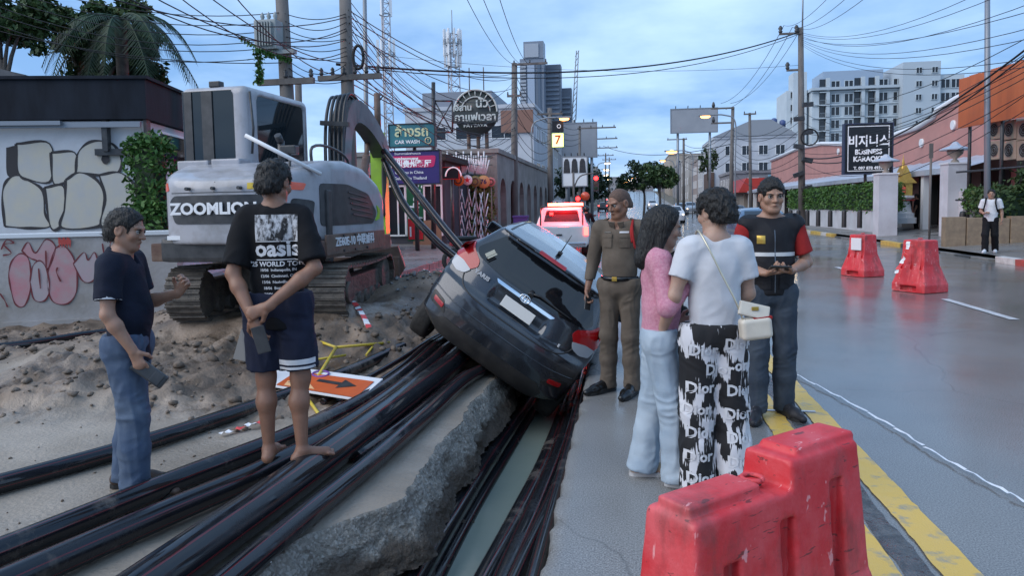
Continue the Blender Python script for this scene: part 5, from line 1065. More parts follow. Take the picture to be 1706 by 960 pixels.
# --- 6 man in black vest over red polo, reading his phone
J, s = pose(1.78, elbR=(.25, -.02, 1.13), wriR=(.085, .20, 1.075), elbL=(-.26, -.02, 1.13), wriL=(-.085, .205, 1.09), ankR=(.10, .04, .085), toeR=(.16, .22, .022), ankL=(-.12, -.06, .085), toeL=(-.17, .12, .022), kneeL=(-.11, -.01, .49))
p6 = thing('person', 'man in black vest over red polo holding a phone', 'person', place(1282, 694), R(180+4))
hM = rotm(R(2), R(2)); body(p6, J, s, SK_TAN, {'R': ((-.75, .35, .1), (-.1, .1, 1), .55), 'L': ((.75, .35, .05), (.1, .1, 1), .55)}, hM, s, feet='shoe', h=.0048)
short_hair(p6, J['head'], hM, s, .014, fluff=.003, front=.078, top=.014); face_bits(p6, J['head'], hM, s)
top_garment('red_polo', p6, J, s, M_REDC, e=.004, hem=.87, sleeve=.74, sl_r=(.060, .066), amp=.004, seed=12., collar=True)
vs_ = top_garment('vest', p6, J, s, M_VEST, e=.032, hem=.91, sleeve=.02, sl_r=(.064, .064), amp=.004, seed=13.)
decal('reflective_strip', rect_mesh(.33, .028, 22, 2), vs_, M_REFL, off=.004, dirv=(0, -1, 0), cz=1.20*s); decal('zip', rect_mesh(.008, .46, 1, 16), vs_, M_STL, off=.004, dirv=(0, -1, 0), cz=1.15*s)
bd = rect_mesh(.055, .06, 4, 4); decal('badge', bd, vs_, M_GOLD, off=.005, dirv=(0, -1, 0), cx=-.095, cz=1.305*s)
decal('pocket', rect_mesh(.11, .12, 4, 4), vs_, M_VEST, off=.010, dirv=(0, -1, 0), cx=-.085, cz=1.01*s); decal('pocket', rect_mesh(.11, .12, 4, 4), vs_, M_VEST, off=.010, dirv=(0, -1, 0), cx=.085, cz=1.01*s)
bottoms('jeans', p6, J, s, M_JDRK, rt=.096, rk=.078, ra=.070, e=.004, amp=.005, seed=14.)
for k in 'LR': shoe(p6, J['ank'+k], J['toe'+k], mat('black_sneaker', (.012, .013, .018), .6, c2=(.2, .2, .22), scale=22, ramp=(.6, .64)), M_DSOL, s)
phone(p6, Vector((0.01, .295, 1.157)), (1, .1, .05), (0, -.5, 1), label='mobile phone held in both hands by the man in vest')

# --- 7 person almost hidden behind the couple: only shoes and shins show
J, s = pose(1.48, shoL=(-.12, 0, 1.38), shoR=(.12, 0, 1.38), elbL=(-.15, .05, 1.12), elbR=(.15, .05, 1.12), wriL=(-.10, .15, .95), wriR=(.10, .15, .95), ankR=(.13, .0, .085), toeR=(.15, .19, .022), ankL=(-.13, .0, .085), toeL=(-.2, .17, .022))
p7 = thing('person', 'person hidden behind the pink jacket, one red and one grey shoe showing', 'person', place(1110, 692), R(170))
hM = rotm(0, R(8)); body(p7, J, s, SK_TAN, {'R': ((0, .1, -1), (-1, 0, 0), .4), 'L': ((0, .1, -1), (1, 0, 0), .4)}, hM, s, feet='shoe', h=.009); short_hair(p7, J['head'], hM, s, .014)
top_garment('dark_shirt', p7, J, s, M_BLKC, e=.02, hem=.86, sleeve=.7, h=.012); bottoms('dark_shorts', p7, J, s, M_BLKC, rt=.10, rk=.095, end=.8, h=.012)
shoe(p7, J['ankL'], J['toeL'], mat('red_trainer', (.42, .03, .03), .5), M_SOLE, s); shoe(p7, J['ankR'], J['toeR'], mat('grey_trainer', (.10, .10, .12), .6), M_SOLE, s)

# --- 8, 9 passers-by on the far pavement
J, s = pose(1.70, elbR=(.24, -.02, 1.14), wriR=(.14, .18, 1.08), elbL=(-.24, -.05, 1.13), wriL=(-.26, .0, .90), ankR=(.09, .20, .085), toeR=(.10, .39, .03), kneeR=(.10, .16, .49), ankL=(-.10, -.20, .10), toeL=(-.12, -.02, .022), kneeL=(-.10, -.02, .49))
q = G(1649, 421, .17); p8 = thing('person', 'man in white T-shirt and black trousers walking past the right kerb', 'person', (q.x, q.y, .165), R(150))
hM = rotm(R(5), R(3)); body(p8, J, s, SK_TAN, {'R': ((-.6, .3, .3), (-.4, 0, -1), .6), 'L': ((0, .1, -1), (1, 0, 0), .5)}, hM, s, feet='shoe', h=.009); short_hair(p8, J['head'], hM, s, .014, h=.008); face_bits(p8, J['head'], hM, s)
top_garment('t_shirt', p8, J, s, M_WHTC, e=.034, hem=.86, sleeve=.7, sl_r=(.08, .085), h=.011); bottoms('black_trousers', p8, J, s, M_BLKC, rt=.10, rk=.085, ra=.08, h=.011)
for k in 'LR': shoe(p8, J['ank'+k], J['toe'+k], M_WHTC, M_SOLE, s, h=.01)
for x in (-1, 1):
    mb = MB(); mb.tube(smooth_path([Vector((x*.105, -.13, 1.15)), Vector((x*.12, -.03, 1.475)), Vector((x*.115, .135, 1.36)), Vector((x*.15, .14, 1.18)), Vector((x*.17, -.02, 1.08))], 5), .019, 8); 
    if x < 0: bpk = thing('backpack', 'black backpack worn by the man in white T-shirt', 'backpack', p8.location, p8.rotation_euler.z); mb2 = MB(); mb2.box((0, -.20, 1.22), (.14, .08, .2), bev=.05); mb2.build('pack', M_BLKC, bpk)
    mb.build('strap', M_BLKC, bpk)
J, s = pose(1.66, elbR=(.23, .04, 1.13), wriR=(.16, .24, 1.10), elbL=(-.23, -.03, 1.12), wriL=(-.24, .05, .88), toeL=(-.12, .18, .022))
q = G(1526, 384, .24); p9 = thing('person', 'man in black clothes facing the golden spirit house', 'person', (q.x, q.y, .24), R(62))
hM = rotm(0, R(5)); body(p9, J, s, SK_TAN, {'R': ((-.2, .8, .2), (-1, 0, 0), .5), 'L': ((0, .1, -1), (1, 0, 0), .5)}, hM, s, feet='shoe', h=.01); short_hair(p9, J['head'], hM, s, .014, h=.008)
top_garment('black_shirt', p9, J, s, M_BLKC, e=.03, hem=.86, sleeve=.75, sl_r=(.076, .08), h=.012); bottoms('black_trousers', p9, J, s, M_BLKC, rt=.10, rk=.085, ra=.08, h=.012)
for k in 'LR': shoe(p9, J['ank'+k], J['toe'+k], M_BLEA, M_DSOL, s, h=.01)
# ================================================================ BARRIERS AND DEBRIS
def barrier_mat():
    m = mat('red_barrier_plastic', (.6, .03, .04), .4, bump=.1, bscale=70, rough2=.62, rscale=5); nt = m.node_tree; N, L = nt.nodes, nt.links; b = N['Principled BSDF']; t = N.new('ShaderNodeTexCoord')
    def nz(sc, st=(1, 1, 1), d=6):
        mp = N.new('ShaderNodeMapping'); mp.inputs['Scale'].default_value = st; L.new(t.outputs['Object'], mp.inputs[0]); n = N.new('ShaderNodeTexNoise'); n.inputs['Scale'].default_value = sc; n.inputs['Detail'].default_value = d; n.inputs['Roughness'].default_value = .65; L.new(mp.outputs[0], n.inputs['Vector']); return n.outputs['Fac']
    def mixc(fac, a, col, lo, hi, amt):
        r = N.new('ShaderNodeMapRange'); L.new(fac, r.inputs[0]); r.inputs[1].default_value = lo; r.inputs[2].default_value = hi; r.inputs[4].default_value = amt
        x = N.new('ShaderNodeMix'); x.data_type = 'RGBA'; L.new(r.outputs[0], x.inputs[0]); x.inputs[7].default_value = col
        if isinstance(a, tuple): x.inputs[6].default_value = a
        else: L.new(a, x.inputs[6])
        return x.outputs[2]
    c = mixc(nz(3), (.58, .028, .036, 1), (.68, .12, .13, 1), .42, .66, .8)                      # sun-faded patches
    c = mixc(nz(4.5, (1, 1, .5), 8), c, (.20, .045, .045, 1), .52, .68, .8)                     # ground-in grime
    c = mixc(nz(14, (1.5, .5, 4), 3), c, (.10, .03, .03, 1), .64, .67, .8); c = mixc(nz(11, (4, 1, .7), 3), c, (.78, .36, .36, 1), .65, .68, .7)   # scuffs and scrapes
    L.new(c, b.inputs['Base Color']); return m
M_BARR = barrier_mat()
M_TAPE_R = mat('tape_red', (.6, .05, .05), .4); M_TAPE_W = mat('tape_white', (.72, .72, .74), .4)
def barrier(label, loc, rz, L=.96, wt=.19, wb=.44, H=.78, low=.69, far=False, slots=3, h=.009):
    b = thing('traffic_barrier', label, 'barrier', loc, rz, 'red plastic road barriers'); f = Field((-wb/2-.05, -L/2-.06, -.02), (wb/2+.05, L/2+.06, H+.1), h)
    X, Y, Z = f.ax[0][:, None, None], f.ax[1][None, :, None], f.ax[2][None, None, :]
    z1, z2 = (.14, .46) if far else (.10, .30)
    w = np.interp(f.ax[2], [0, z1, z2, z2+.02, H], [wb/2, wb/2, wt/2+.045, wt/2+.035, wt/2])[None, None, :]
    ln = np.interp(f.ax[2], [0, z1, z2, H], [L/2, L/2, L/2-(.10 if far else .03), L/2-(.12 if far else .06)])[None, None, :]
    top = np.where(Y > .0, H, low)+0*X if not far else H+0*X*Y
    d = smax(np.abs(X)-w, np.abs(Y)-ln, .02); d = smax(d, Z-top, .025); d = smax(d, -Z+.0*X, .015); f.F[:] = d
    for i in range(slots):
        y = -L/2+L*(i+.75)/(slots+.5)
        for s in (-1, 1):
            if far: f.box((s*(wt/2+.04), y, .60), (.035, .028, .20), .01, k=.008, mode='s'); f.cone((s*wb*.5, y, .20), (s*(wt/2+.05), y, .44), .022, .018, k=.01, mode='s'); f.box((s*wb/2, y*.55, .07), (.08, .06, .045), .01, k=.008, mode='s')
            else: f.box((s*(wt/2+.055), y, .36+.05*i), (.075, .036, .17+.02*i), .006, k=.004, mode='s')
    if not far:
        f.box((0, -.245, low+.012), (wt/2-.028, .165, .022), .01, k=.01); f.box((0, .26, H+.006), (wt/2-.022, .17, .016), .01, k=.01)
        f.box((0, 0, low+.045), (wt, .035, .05), .01, k=.015, mode='s')
    else:
        for s in (-1, 1): f.box((.0, s*L/2, .74), (wt*.42, .09, .12), .02, k=.015, mode='s') if s < 0 else None
    f.build('shell', M_BARR, b)
    mb = MB(); r0 = .032; mb.tube([(math.cos(t)*.033, math.sin(t)*.033-(.0 if far else .04), (H if far else low)+.022) for t in np.linspace(0, 2*PI, 21)], .009, 7); mb.build('filler_rim', M_BARR, b)
    mb = MB(); mb.lathe([(0, (H if far else low)+.004), (.03, (H if far else low)+.004)], (0, -(.0 if far else .04), 0), 16); mb.build('filler_cap', M_TYRE, b)
    return b
barrier('large red plastic barrier with stepped top in the near foreground', (.43, 2.50, .002), R(-47))
q = G(1444, 462); b2 = barrier('farther red road barrier carrying a white notice', (q.x, q.y+.3, .002), R(28), .66, .32, .56, .90, far=True)
mb = MB(); mb.box((-.222, -.04, .70), (.006, .14, .13), bev=.004); mb.build('notice', M_TAPE_W, b2)
q = G(1543, 489); b3 = barrier('nearer red road barrier with torn striped tape on it', (q.x, q.y+.3, .002), R(30), .68, .32, .58, .92, far=True)
def tape(pts, w, label, segs=.18, name='barrier_tape', flat=None, red=None):
    """hazard tape, red and white lengths alternating, each a piece of the tape"""
    pts = smooth_path(pts, 6); t = thing(name, label, 'tape', pts[0]); acc = 0.; k = 0; cur = [pts[0]]
    up = Vector(flat or (0, 0, 1))
    def flush(c, k):
        mb = MB(); vs = []
        for i, p in enumerate(c):
            d = (c[min(i+1, len(c)-1)]-c[max(i-1, 0)]).normalized(); s_ = d.cross(up).normalized()*w; tw = .35*math.sin(i*1.3+k); off = up*(.006*math.sin(i*2.1+k))
            vs += [p+s_+up*w*tw+off-pts[0], p-s_-up*w*tw*.4+off-pts[0]]
        mb.add(vs, [(2*i, 2*i+1, 2*i+3, 2*i+2) for i in range(len(c)-1)]); mb.build('tape_piece', (M_TAPE_W, M_TAPE_R)[k % 2 if red is None else (1 if k in red else 0)], t)
    for a, b in zip(pts[:-1], pts[1:]):
        acc += (b-a).length; cur.append(b)
        if acc > segs: flush(cur, k); k += 1; acc = 0.; cur = [b]
    if len(cur) > 1: flush(cur, k)
    return t
tape([b3.location+Vector(v) for v in ((-.26, -.18, .90), (-.30, -.2, .70), (-.33, -.12, .56), (-.42, -.16, .42), (-.46, -.2, .34))], .035, 'torn striped tape hanging down the nearer red road barrier', .13, flat=(-.8, -.5, .3))
def ground_pts(z, *pp): return [G(x, y, z) for x, y in pp]
# long tape lying on the wet road: white for most of its length
t = ground_pts(.022, (1322, 622), (1400, 662), (1490, 712), (1550, 750), (1640, 800), (1720, 842), (1800, 890)); tape(t, .010, 'twisted white tape lying along the wet road to the right', .35, red=(9, 12))
tape(ground_pts(.03, (366, 723), (392, 716), (412, 708), (440, 701), (452, 690)), .022, 'short red and white tape on the ground behind the barefoot man', .10)
q = [Vector((p.x, p.y, soil_h(p.x, p.y)+.03)) for p in ground_pts(.1, (574, 577), (590, 571), (604, 580), (616, 588))]; tape(q, .03, 'crumpled red and white tape on the soil beside the yellow bars', .07)
# fallen orange detour board
brd = thing('fallen_sign', 'fallen orange and white road works board lying across the pipes', 'sign', G(520, 640, .12)); o0 = brd.location
c4 = [Vector(v)-o0 for v in (G(392, 634, .05), G(440, 606, .10), G(648, 640, .20), G(598, 668, .12))]
c4[2] = c4[1]+c4[3]-c4[0]; ax_ = ((c4[2]-c4[0])).normalized(); up_ = (c4[1]-c4[3]).cross(ax_).normalized(); up_ = -up_ if up_.z < 0 else up_
def on_board(u, v, h=.0): return c4[0].lerp(c4[1], 1-v).lerp(c4[3].lerp(c4[2], 1-v), u)+up_*(h+.004)
mb = MB(); n = 4; top = [c+up_*.006 for c in c4]; bot = [c-up_*.006 for c in c4]; mb.add(top+bot, [(0, 1, 2, 3), (7, 6, 5, 4)]+[(i, i+4, (i+1) % 4+4, (i+1) % 4) for i in range(4)]); mb.build('panel', M_TAPE_W, brd)
M_ORG = mat('orange_sheeting', (.62, .12, .03), .35, c2=(.52, .10, .03), scale=5)
mb = MB(); mb.add([on_board(.36, .22, .009), on_board(.97, .20, .009), on_board(.97, .96, .009), on_board(.36, .96, .009)], [(0, 1, 2, 3)]); mb.build('orange_field', M_ORG, brd)
mb = MB(); mb.add([on_board(u, v, .012) for u, v in ((.60, .44), (.78, .46), (.78, .32), (.90, .52), (.78, .72), (.78, .58), (.60, .56))], [tuple(range(7))]); mb.build('arrow_print', M_XDRK, brd)
mb = MB(); mb.tube([on_board(.56+.06*math.cos(a), .20+.15*math.sin(a), .012) for a in np.linspace(0, 2*PI, 25)], .008, 6); mb.build('ring_print', mat('violet_print', (.16, .06, .3), .5), brd)
mb = MB(); mb.add([on_board(u, v, .011) for u, v in ((.40, .72), (.58, .70), (.66, .90), (.42, .93))], [(0, 1, 2, 3)]); mb.build('pale_lettering_block', mat('pale_orange', (.75, .42, .2), .5), brd)
# collapsed yellow bar barricade
M_YBAR = mat('yellow_steel_bar', (.62, .46, .04), .45, c2=(.5, .36, .05), scale=7)
yb = thing('yellow_barricade', 'collapsed yellow steel bar barricade behind the barefoot man', 'barricade', G(560, 580, .2)); y0 = yb.location
for a, b, r in (((520, 565, .24), (560, 579, .26), .014), ((560, 579, .26), (652, 571, .20), .014), ((560, 579, .26), (513, 655, .06), .016), ((506, 655, .05), (540, 703, .0), .014), ((512, 602, .18), (576, 592, .18), .012), ((398, 699, .0), (484, 662, .03), .012), ((338, 612, .10), (414, 548, .30), .016), ((610, 592, .16), (628, 569, .22), .012)):
    A, B = (G(x, y, z) for x, y, z in (a, b)); mb = MB(); mb.cyl(A-y0, B-y0, r, n=8); mb.build('bar', M_YBAR, yb)
fl = thing('grey_sheet', 'dark grey torn plastic sheet leaning beside the barefoot man', 'sheet', G(405, 600, .1)); mb = MB()
mb.add([P(x, y, d)-fl.location for x, y, d in ((388, 598, 6.6), (402, 548, 6.75), (425, 545, 6.75), (424, 592, 6.6), (408, 602, 6.55))]+[P(x, y, d+.015)-fl.location for x, y, d in ((388, 598, 6.6), (402, 548, 6.75), (425, 545, 6.75), (424, 592, 6.6), (408, 602, 6.55))], [(0, 1, 2, 3, 4), (9, 8, 7, 6, 5)]+[(i, (i+1) % 5, (i+1) % 5+5, i+5) for i in range(5)]); mb.build('sheet', mat('grey_plastic', (.07, .07, .07), .6), fl)
# grey-green concrete block behind the track and a red plastic net by the kerb
q = G(660, 425, .12); mb = MB(); mb.box((0, 0, .26), (.16, .28, .30), bev=.03); o = mb.build('cable_cabinet', mat('grey_green_paint', (.22, .26, .22), .5, c2=(.3, .32, .28), scale=5), None, (q.x, q.y-1.2, .1)); tag(o, 'small grey green cabinet behind the excavator track', 'cabinet')
q = G(712, 465, .1); tape([q+Vector(v) for v in ((-.2, .1, .12), (-.05, .0, .2), (.12, -.05, .1), (.3, .1, .16), (.42, .2, .05))], .06, 'crumpled red plastic tape on the gravel by the kerb', .5)
# leaves of scrub beside the left track
# ================================================================ LEFT: low wall, graffiti building
def ray_plane(px, py, o, n):
    r = ray(px, py); return C_O+r*((o-C_O).dot(n)/r.dot(n))
M_WALL = mat('whitewashed_wall', (.42, .40, .40), .7, c2=(.30, .275, .25), scale=1.6, bump=.3, bscale=18, detail=8)
M_WALLW = mat('white_render', (.56, .58, .62), .7, c2=(.44, .45, .48), scale=1.1, bump=.15, bscale=20, detail=8)
M_COPE = mat('white_coping', (.66, .68, .7), .45)
WA, WB = G(-140, 556), G(300, 534); wx = (WB-WA); wx.z = 0; wl_ = wx.length; wx.normalize(); wnrm = Vector((wx.y, -wx.x, 0)); WM = Matrix((wx, -wnrm, Vector((0, 0, 1)))).transposed().to_4x4()
lw = thing('low_wall', 'low whitewashed wall with pink graffiti left of the excavator', 'wall', WA); lw.rotation_euler = WM.to_euler()
mb = MB(); mb.bx(0, wl_, 0, .45, -.1, 1.30); mb.build('wall_body', M_WALL, lw); mb = MB(); mb.bx(-.02, wl_+.02, -.03, .48, 1.30, 1.36, bev=.008); mb.build('coping', M_COPE, lw)
mb = MB(); mb.bx(0, wl_, -.05, -.002, -.1, .10); mb.build('plinth', M_WALL, lw)
LWI = (Matrix.Translation(WA) @ WM).inverted()
def on_wall(px, py): return LWI @ ray_plane(px, py, WA, wnrm)
def graf(pts, parent, fn, fill=None, line=None, lw_=.018, off=.004, closed=True, name='graffiti_shape'):
    q = [fn(*p) for p in pts]; q2 = smooth_path([Vector(v) for v in (q+[q[0]] if closed else q)], 6)
    if fill:
        vs = [Vector((v.x, -off, v.z)) for v in q2[:-1]]; mb = MB(); mb.add(vs, [tuple(range(len(vs)))]); mb.build(name, fill, parent)
    if line:
        mb = MB(); c = [Vector((v.x, -off-.003, v.z)) for v in q2]; vs = []
        for i, p in enumerate(c):
            d = (c[min(i+1, len(c)-1)]-c[max(i-1, 0)]).normalized(); s_ = Vector((-d.z, 0, d.x))*lw_*(.75+.35*math.sin(i*.7)); vs += [p+s_, p-s_]
        mb.add(vs, [(2*i, 2*i+1, 2*i+3, 2*i+2) for i in range(len(c)-1)]); mb.build(name.replace('shape', 'line'), line, parent)
M_GPK = mat('pink_spray', (.52, .20, .23), .7, c2=(.42, .33, .33), scale=2.2); M_GRD = mat('dark_red_spray', (.16, .025, .03), .6); M_GBK = mat('black_spray', (.018, .016, .02), .6); M_GCR = mat('cream_spray', (.50, .46, .37), .7, c2=(.42, .42, .42), scale=3.0, ramp=(.3, .7), bump=.1)
Z5 = lambda pts: [(x*300/1516, 370+y*190/960) for x, y in pts]     # from an enlarged view of the wall
for k, pts in enumerate(([(90, 560), (75, 440), (100, 330), (170, 265), (235, 300), (260, 420), (250, 600), (200, 710), (130, 690)], [(185, 240), (240, 170), (300, 260), (390, 145), (470, 220), (400, 400), (320, 330), (250, 300)], [(470, 220), (530, 195), (610, 280), (650, 430), (640, 600), (560, 690), (440, 660), (400, 480), (440, 300)], [(255, 500), (280, 370), (340, 325), (395, 400), (420, 560), (380, 660), (290, 650)], [(620, 350), (710, 255), (745, 320), (800, 255), (830, 380), (790, 490), (700, 495)])):
    graf(Z5(pts), lw, on_wall, M_GPK if k < 3 else mat('pale_pink_spray', (.46, .34, .36), .7, c2=(.4, .36, .36), scale=3), M_GRD, .010, .004+.003*k)
for pts in ([(390, 240), (395, 400)], [(330, 390), (345, 560)], [(490, 380), (480, 420), (515, 500)], [(865, 180), (885, 280), (905, 230), (920, 250)], [(15, 230), (60, 150), (120, 175), (40, 190), (100, 260), (30, 280)], [(5, 600), (45, 660), (70, 715)], [(940, 240), (930, 190), (950, 130)]): graf(Z5(pts), lw, on_wall, None, M_GRD, .011, .02, False)
for k in range(9): graf(Z5([(500+k*12, 120+(k % 3)*14), (505+k*11, 215-(k % 2)*25)]), lw, on_wall, None, mat('red_spray', (.45, .06, .05), .6), .010, .02, False)
# --- building: white wall, black fascia, glazed side
BC = P(245, 300, 14.2); BC.z = 0; bx_ = (P(0, 300, 14.0)-P(245, 300, 14.2)); bx_.z = 0; bx_.normalize(); bn = Vector((-bx_.y, bx_.x, 0)); bn = -bn if bn.dot(C_F) > 0 else bn   # bx_ runs left along the front
def bp_at(px, py): return ray_plane(px, py, BC, bn)
BMx = Matrix((-bx_, -bn, Vector((0, 0, 1)))).transposed().to_4x4(); BIv = (Matrix.Translation(BC) @ BMx).inverted()
bl = thing('graffiti_building', 'flat roofed white building with cream bubble graffiti and black fascia', 'building', BC); bl.rotation_euler = BMx.to_euler()
on_b = lambda px, py: BIv @ bp_at(px, py)
zt, zf, zw = on_b(240, 133).z, on_b(240, 199).z, on_b(240, 200).z
mb = MB(); mb.bx(-9, 0, 0, 6.5, 0, zf-.02); mb.build('wall', M_WALLW, bl)
M_FASC = mat('black_fascia', (.004, .006, .011), .6, c2=(.012, .017, .027), scale=2.5, stretch=(1, 1, .25), bump=.1, spec=.15)
mb = MB(); mb.bx(-9.1, .10, -.12, 6.6, zf, zt); mb.build('fascia', M_FASC, bl); mb = MB(); mb.bx(-9.15, .15, -.17, 6.65, zt, zt+.06); mb.build('fascia_cap', M_FASC, bl)
mb = MB(); mb.bx(-9, .0, -.20, -.13, zf-.16, zf-.06); mb.bx(-8, -1.4, -.28, -.2, zf-.12, zf-.04); mb.build('gutter', mat('dull_metal', (.22, .24, .27), .4, metal=.5), bl)
q = on_b(180, 222); mb = MB(); mb.bx(q.x-.05, q.x+.05, -.16, -.004, q.z-.35, q.z+.22); mb.bx(q.x-.22, q.x+.55, -.10, -.004, q.z-.42, q.z-.30); mb.build('wall_bracket', M_XDRK, bl)
mb = MB(); mb.bx(0.003, .06, -.05, .14, 0, zf); mb.build('corner_post', mat('brown_post', (.09, .075, .075), .6), bl)
# side with glazing
sw = [(.5, 2.2), (2.3, 4.0), (4.1, 5.8)]
for k, (a, b) in enumerate(sw):
    for z0, z1 in ((1.55, 2.35), (2.42, zf-.15)):
        fr = MB(); 
        for u0, u1, v0, v1 in ((a, b, z0, z0+.05), (a, b, z1-.05, z1), (a, a+.05, z0+.05, z1-.05), (b-.05, b, z0+.05, z1-.05)): fr.bx(.003, .07, u0, u1, v0, v1)
        w_ = fr.build('window', M_WHT, bl); pn = MB(); pn.bx(.004, .03, a+.05, b-.05, z0+.05, z1-.05); pn.build('pane', M_CGLS, w_)
# graffiti on the front
Z1 = lambda pts: [(x*430/1032, y*400/960) for x, y in pts]
GB = [([(20, 905), (10, 780), (30, 720), (75, 700), (110, 720), (170, 760), (180, 850), (200, 905), (110, 912)], M_GCR), ([(65, 575), (200, 575), (207, 720), (120, 720), (75, 690)], M_GCR), ([(205, 610), (300, 610), (305, 690), (260, 730), (215, 730)], M_GCR), ([(305, 690), (315, 610), (370, 565), (450, 575), (485, 630), (475, 690), (400, 700)], M_GCR), ([(180, 750), (255, 745), (262, 850), (245, 905), (205, 908)], M_GCR), ([(265, 720), (320, 690), (390, 720), (420, 790), (410, 860), (395, 905), (250, 910), (262, 830)], M_GCR), ([(400, 700), (480, 690), (540, 740), (560, 830), (545, 905), (410, 908), (425, 800)], M_GCR)]
for k, (pts, m) in enumerate(GB): graf(Z1(pts), bl, on_b, m, M_GBK, .026, .006+.004*k)
graf(Z1([(25, 590), (70, 590), (75, 690), (30, 700)]), bl, on_b, M_GBK, None, off=.005); graf(Z1([(410, 640), (425, 605), (440, 640), (425, 655)]), bl, on_b, M_GBK, M_GBK, .012, .04)
for c0, c1, r in ((520, 572, 11), (520, 610, 20), (545, 605, 9), (540, 635, 14), (515, 640, 14), (530, 660, 9)): graf(Z1([(c0+r*math.cos(a), c1+r*math.sin(a)) for a in np.linspace(0, 5.5, 8)]), bl, on_b, None, M_GBK, .012, .006)
# roof sheds behind
mb = MB(); q = on_b(60, 120); mb.prism([(-9, zt-.3), (-5.6, zt-.3), (-5.6, zt+.55), (-7.2, zt+.75), (-9, zt+.35)], 2.0, 5.5); mb.prism([(-4.6, zt-.2), (-3.0, zt-.2), (-3.0, zt+.40), (-3.9, zt+.62), (-4.6, zt+.45)], 1.6, 4.5); mb.build('roof_shed', mat('rusty_sheet', (.06, .065, .075), .6, c2=(.12, .12, .13), scale=3), bl)
# traffic cone standing on the low wall
q = on_wall(197, 352); cw = Matrix.Translation(WA) @ WM @ Vector((q.x, .22, 1.36)); cn = thing('traffic_cone', 'orange traffic cone standing on the low graffitied wall', 'cone', cw)
mb = MB(); mb.lathe([(0, .34), (.018, .34), (.10, .03), (.10, .02)], n=20); mb.build('cone', mat('orange_plastic', (.72, .12, .03), .5), cn); mb = MB(); mb.box((0, 0, .012), (.13, .13, .012), bev=.006); mb.build('base', mat('orange_plastic', (.72, .12, .03), .5), cn)
# ---------------------------------------------------------------- plants
def leaf_mat(name, c, c2, sc=3.):
    m = mat(name, c, .55, c2=c2, scale=sc, spec=.3); return m
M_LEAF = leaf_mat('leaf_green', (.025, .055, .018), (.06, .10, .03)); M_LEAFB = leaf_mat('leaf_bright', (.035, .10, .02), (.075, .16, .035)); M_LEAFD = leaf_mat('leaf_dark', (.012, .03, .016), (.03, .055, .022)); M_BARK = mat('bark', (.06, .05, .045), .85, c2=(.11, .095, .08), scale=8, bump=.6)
def leaves(name, pts, size, m, parent, aspect=.5, rng=None):
    """many small leaf faces round the given points (N,3)"""
    n = len(pts); r = RNG; a = r.normal(size=(n, 3)); a /= np.linalg.norm(a, axis=1)[:, None]; b = np.cross(a, r.normal(size=(n, 3))); b /= np.linalg.norm(b, axis=1)[:, None]
    s = size*r.uniform(.6, 1.4, (n, 1)); a = a*s; b = b*s*aspect; n3 = np.cross(a, b); n3 = n3/np.linalg.norm(n3, axis=1)[:, None]*s*.12
    V = np.stack([pts-a, pts-a*.2+b+n3, pts+a, pts-a*.2-b+n3], 1).reshape(-1, 3); Q = np.arange(4*n).reshape(-1, 4)
    o = link(name, mesh_np(name, V, Q), m, parent); return o
def blob_pts(n, centers, radii, shell=.55):
    c = np.array(centers)[RNG.integers(0, len(centers), n)]; r = np.array(radii); d = RNG.normal(size=(n, 3)); d /= np.linalg.norm(d, axis=1)[:, None]
    return c+d*r*(shell+(1-shell)*RNG.random((n, 1)))*RNG.uniform(.75, 1.05, (n, 1))
def broad_tree(label, base, top, crown, n, size, m=None, group=None, trunk_r=.14, lim=5, name='broadleaf_tree'):
    t = thing(name, label, 'tree', base, 0, group); b = Vector(base); tp = Vector(top)-b
    mb = MB(); mb.tube(smooth_path([(0, 0, -.1), tp*.5+Vector((.1, 0, 0)), tp], 4), [trunk_r*(1-.06*i) for i in range(9)], 10)
    for k in range(lim):
        c = Vector(crown[k % len(crown)][0])-b; mb.tube(smooth_path([tp*.7, tp*.6+c*.4+Vector((0, 0, .1)), c], 3), [trunk_r*.5, trunk_r*.45, trunk_r*.4, trunk_r*.3, trunk_r*.25, trunk_r*.2, trunk_r*.12][:7], 7)
    mb.build('trunk', M_BARK, t)
    P_ = []
    tot = sum(max(r)**2 for _, r in crown)
    for c, r in crown:
        # sub-clumps give the crown an uneven outline
        k = int(n*max(r)**2/tot); sub = [np.array(Vector(c)-b)+np.clip(RNG.normal(size=3), -1.15, 1.15)*np.array(r)*.60 for _ in range(14)]; P_.append(blob_pts(k, sub, np.array(r)*.42, .35))
    leaves('crown', np.concatenate(P_), size, m or M_LEAF, t); return t
broad_tree('dark leafy tree rising behind the black fascia', P(150, 330, 18.5)*1, P(160, 130, 18.5), [(P(170, 80, 18.5), (1.0, .9, .9)), (P(235, 105, 18.6), (.8, .7, .7)), (P(120, 55, 18.4), (.8, .8, .6)), (P(200, 40, 18.7), (.9, .8, .6)), (P(50, 35, 18.2), (1.0, .8, .45))], 12000, .085, M_LEAF)
broad_tree('leafy branches at the top left corner of the picture', P(5, 330, 15.5), P(2, 100, 15.5), [(P(0, 20, 15.5), (.7, .7, .4)), (P(30, 45, 15.5), (.5, .5, .25)), (P(70, 30, 15.6), (.5, .4, .25)), (P(-40, 40, 15.5), (.7, .6, .5))], 4200, .07, M_LEAF, trunk_r=.10)
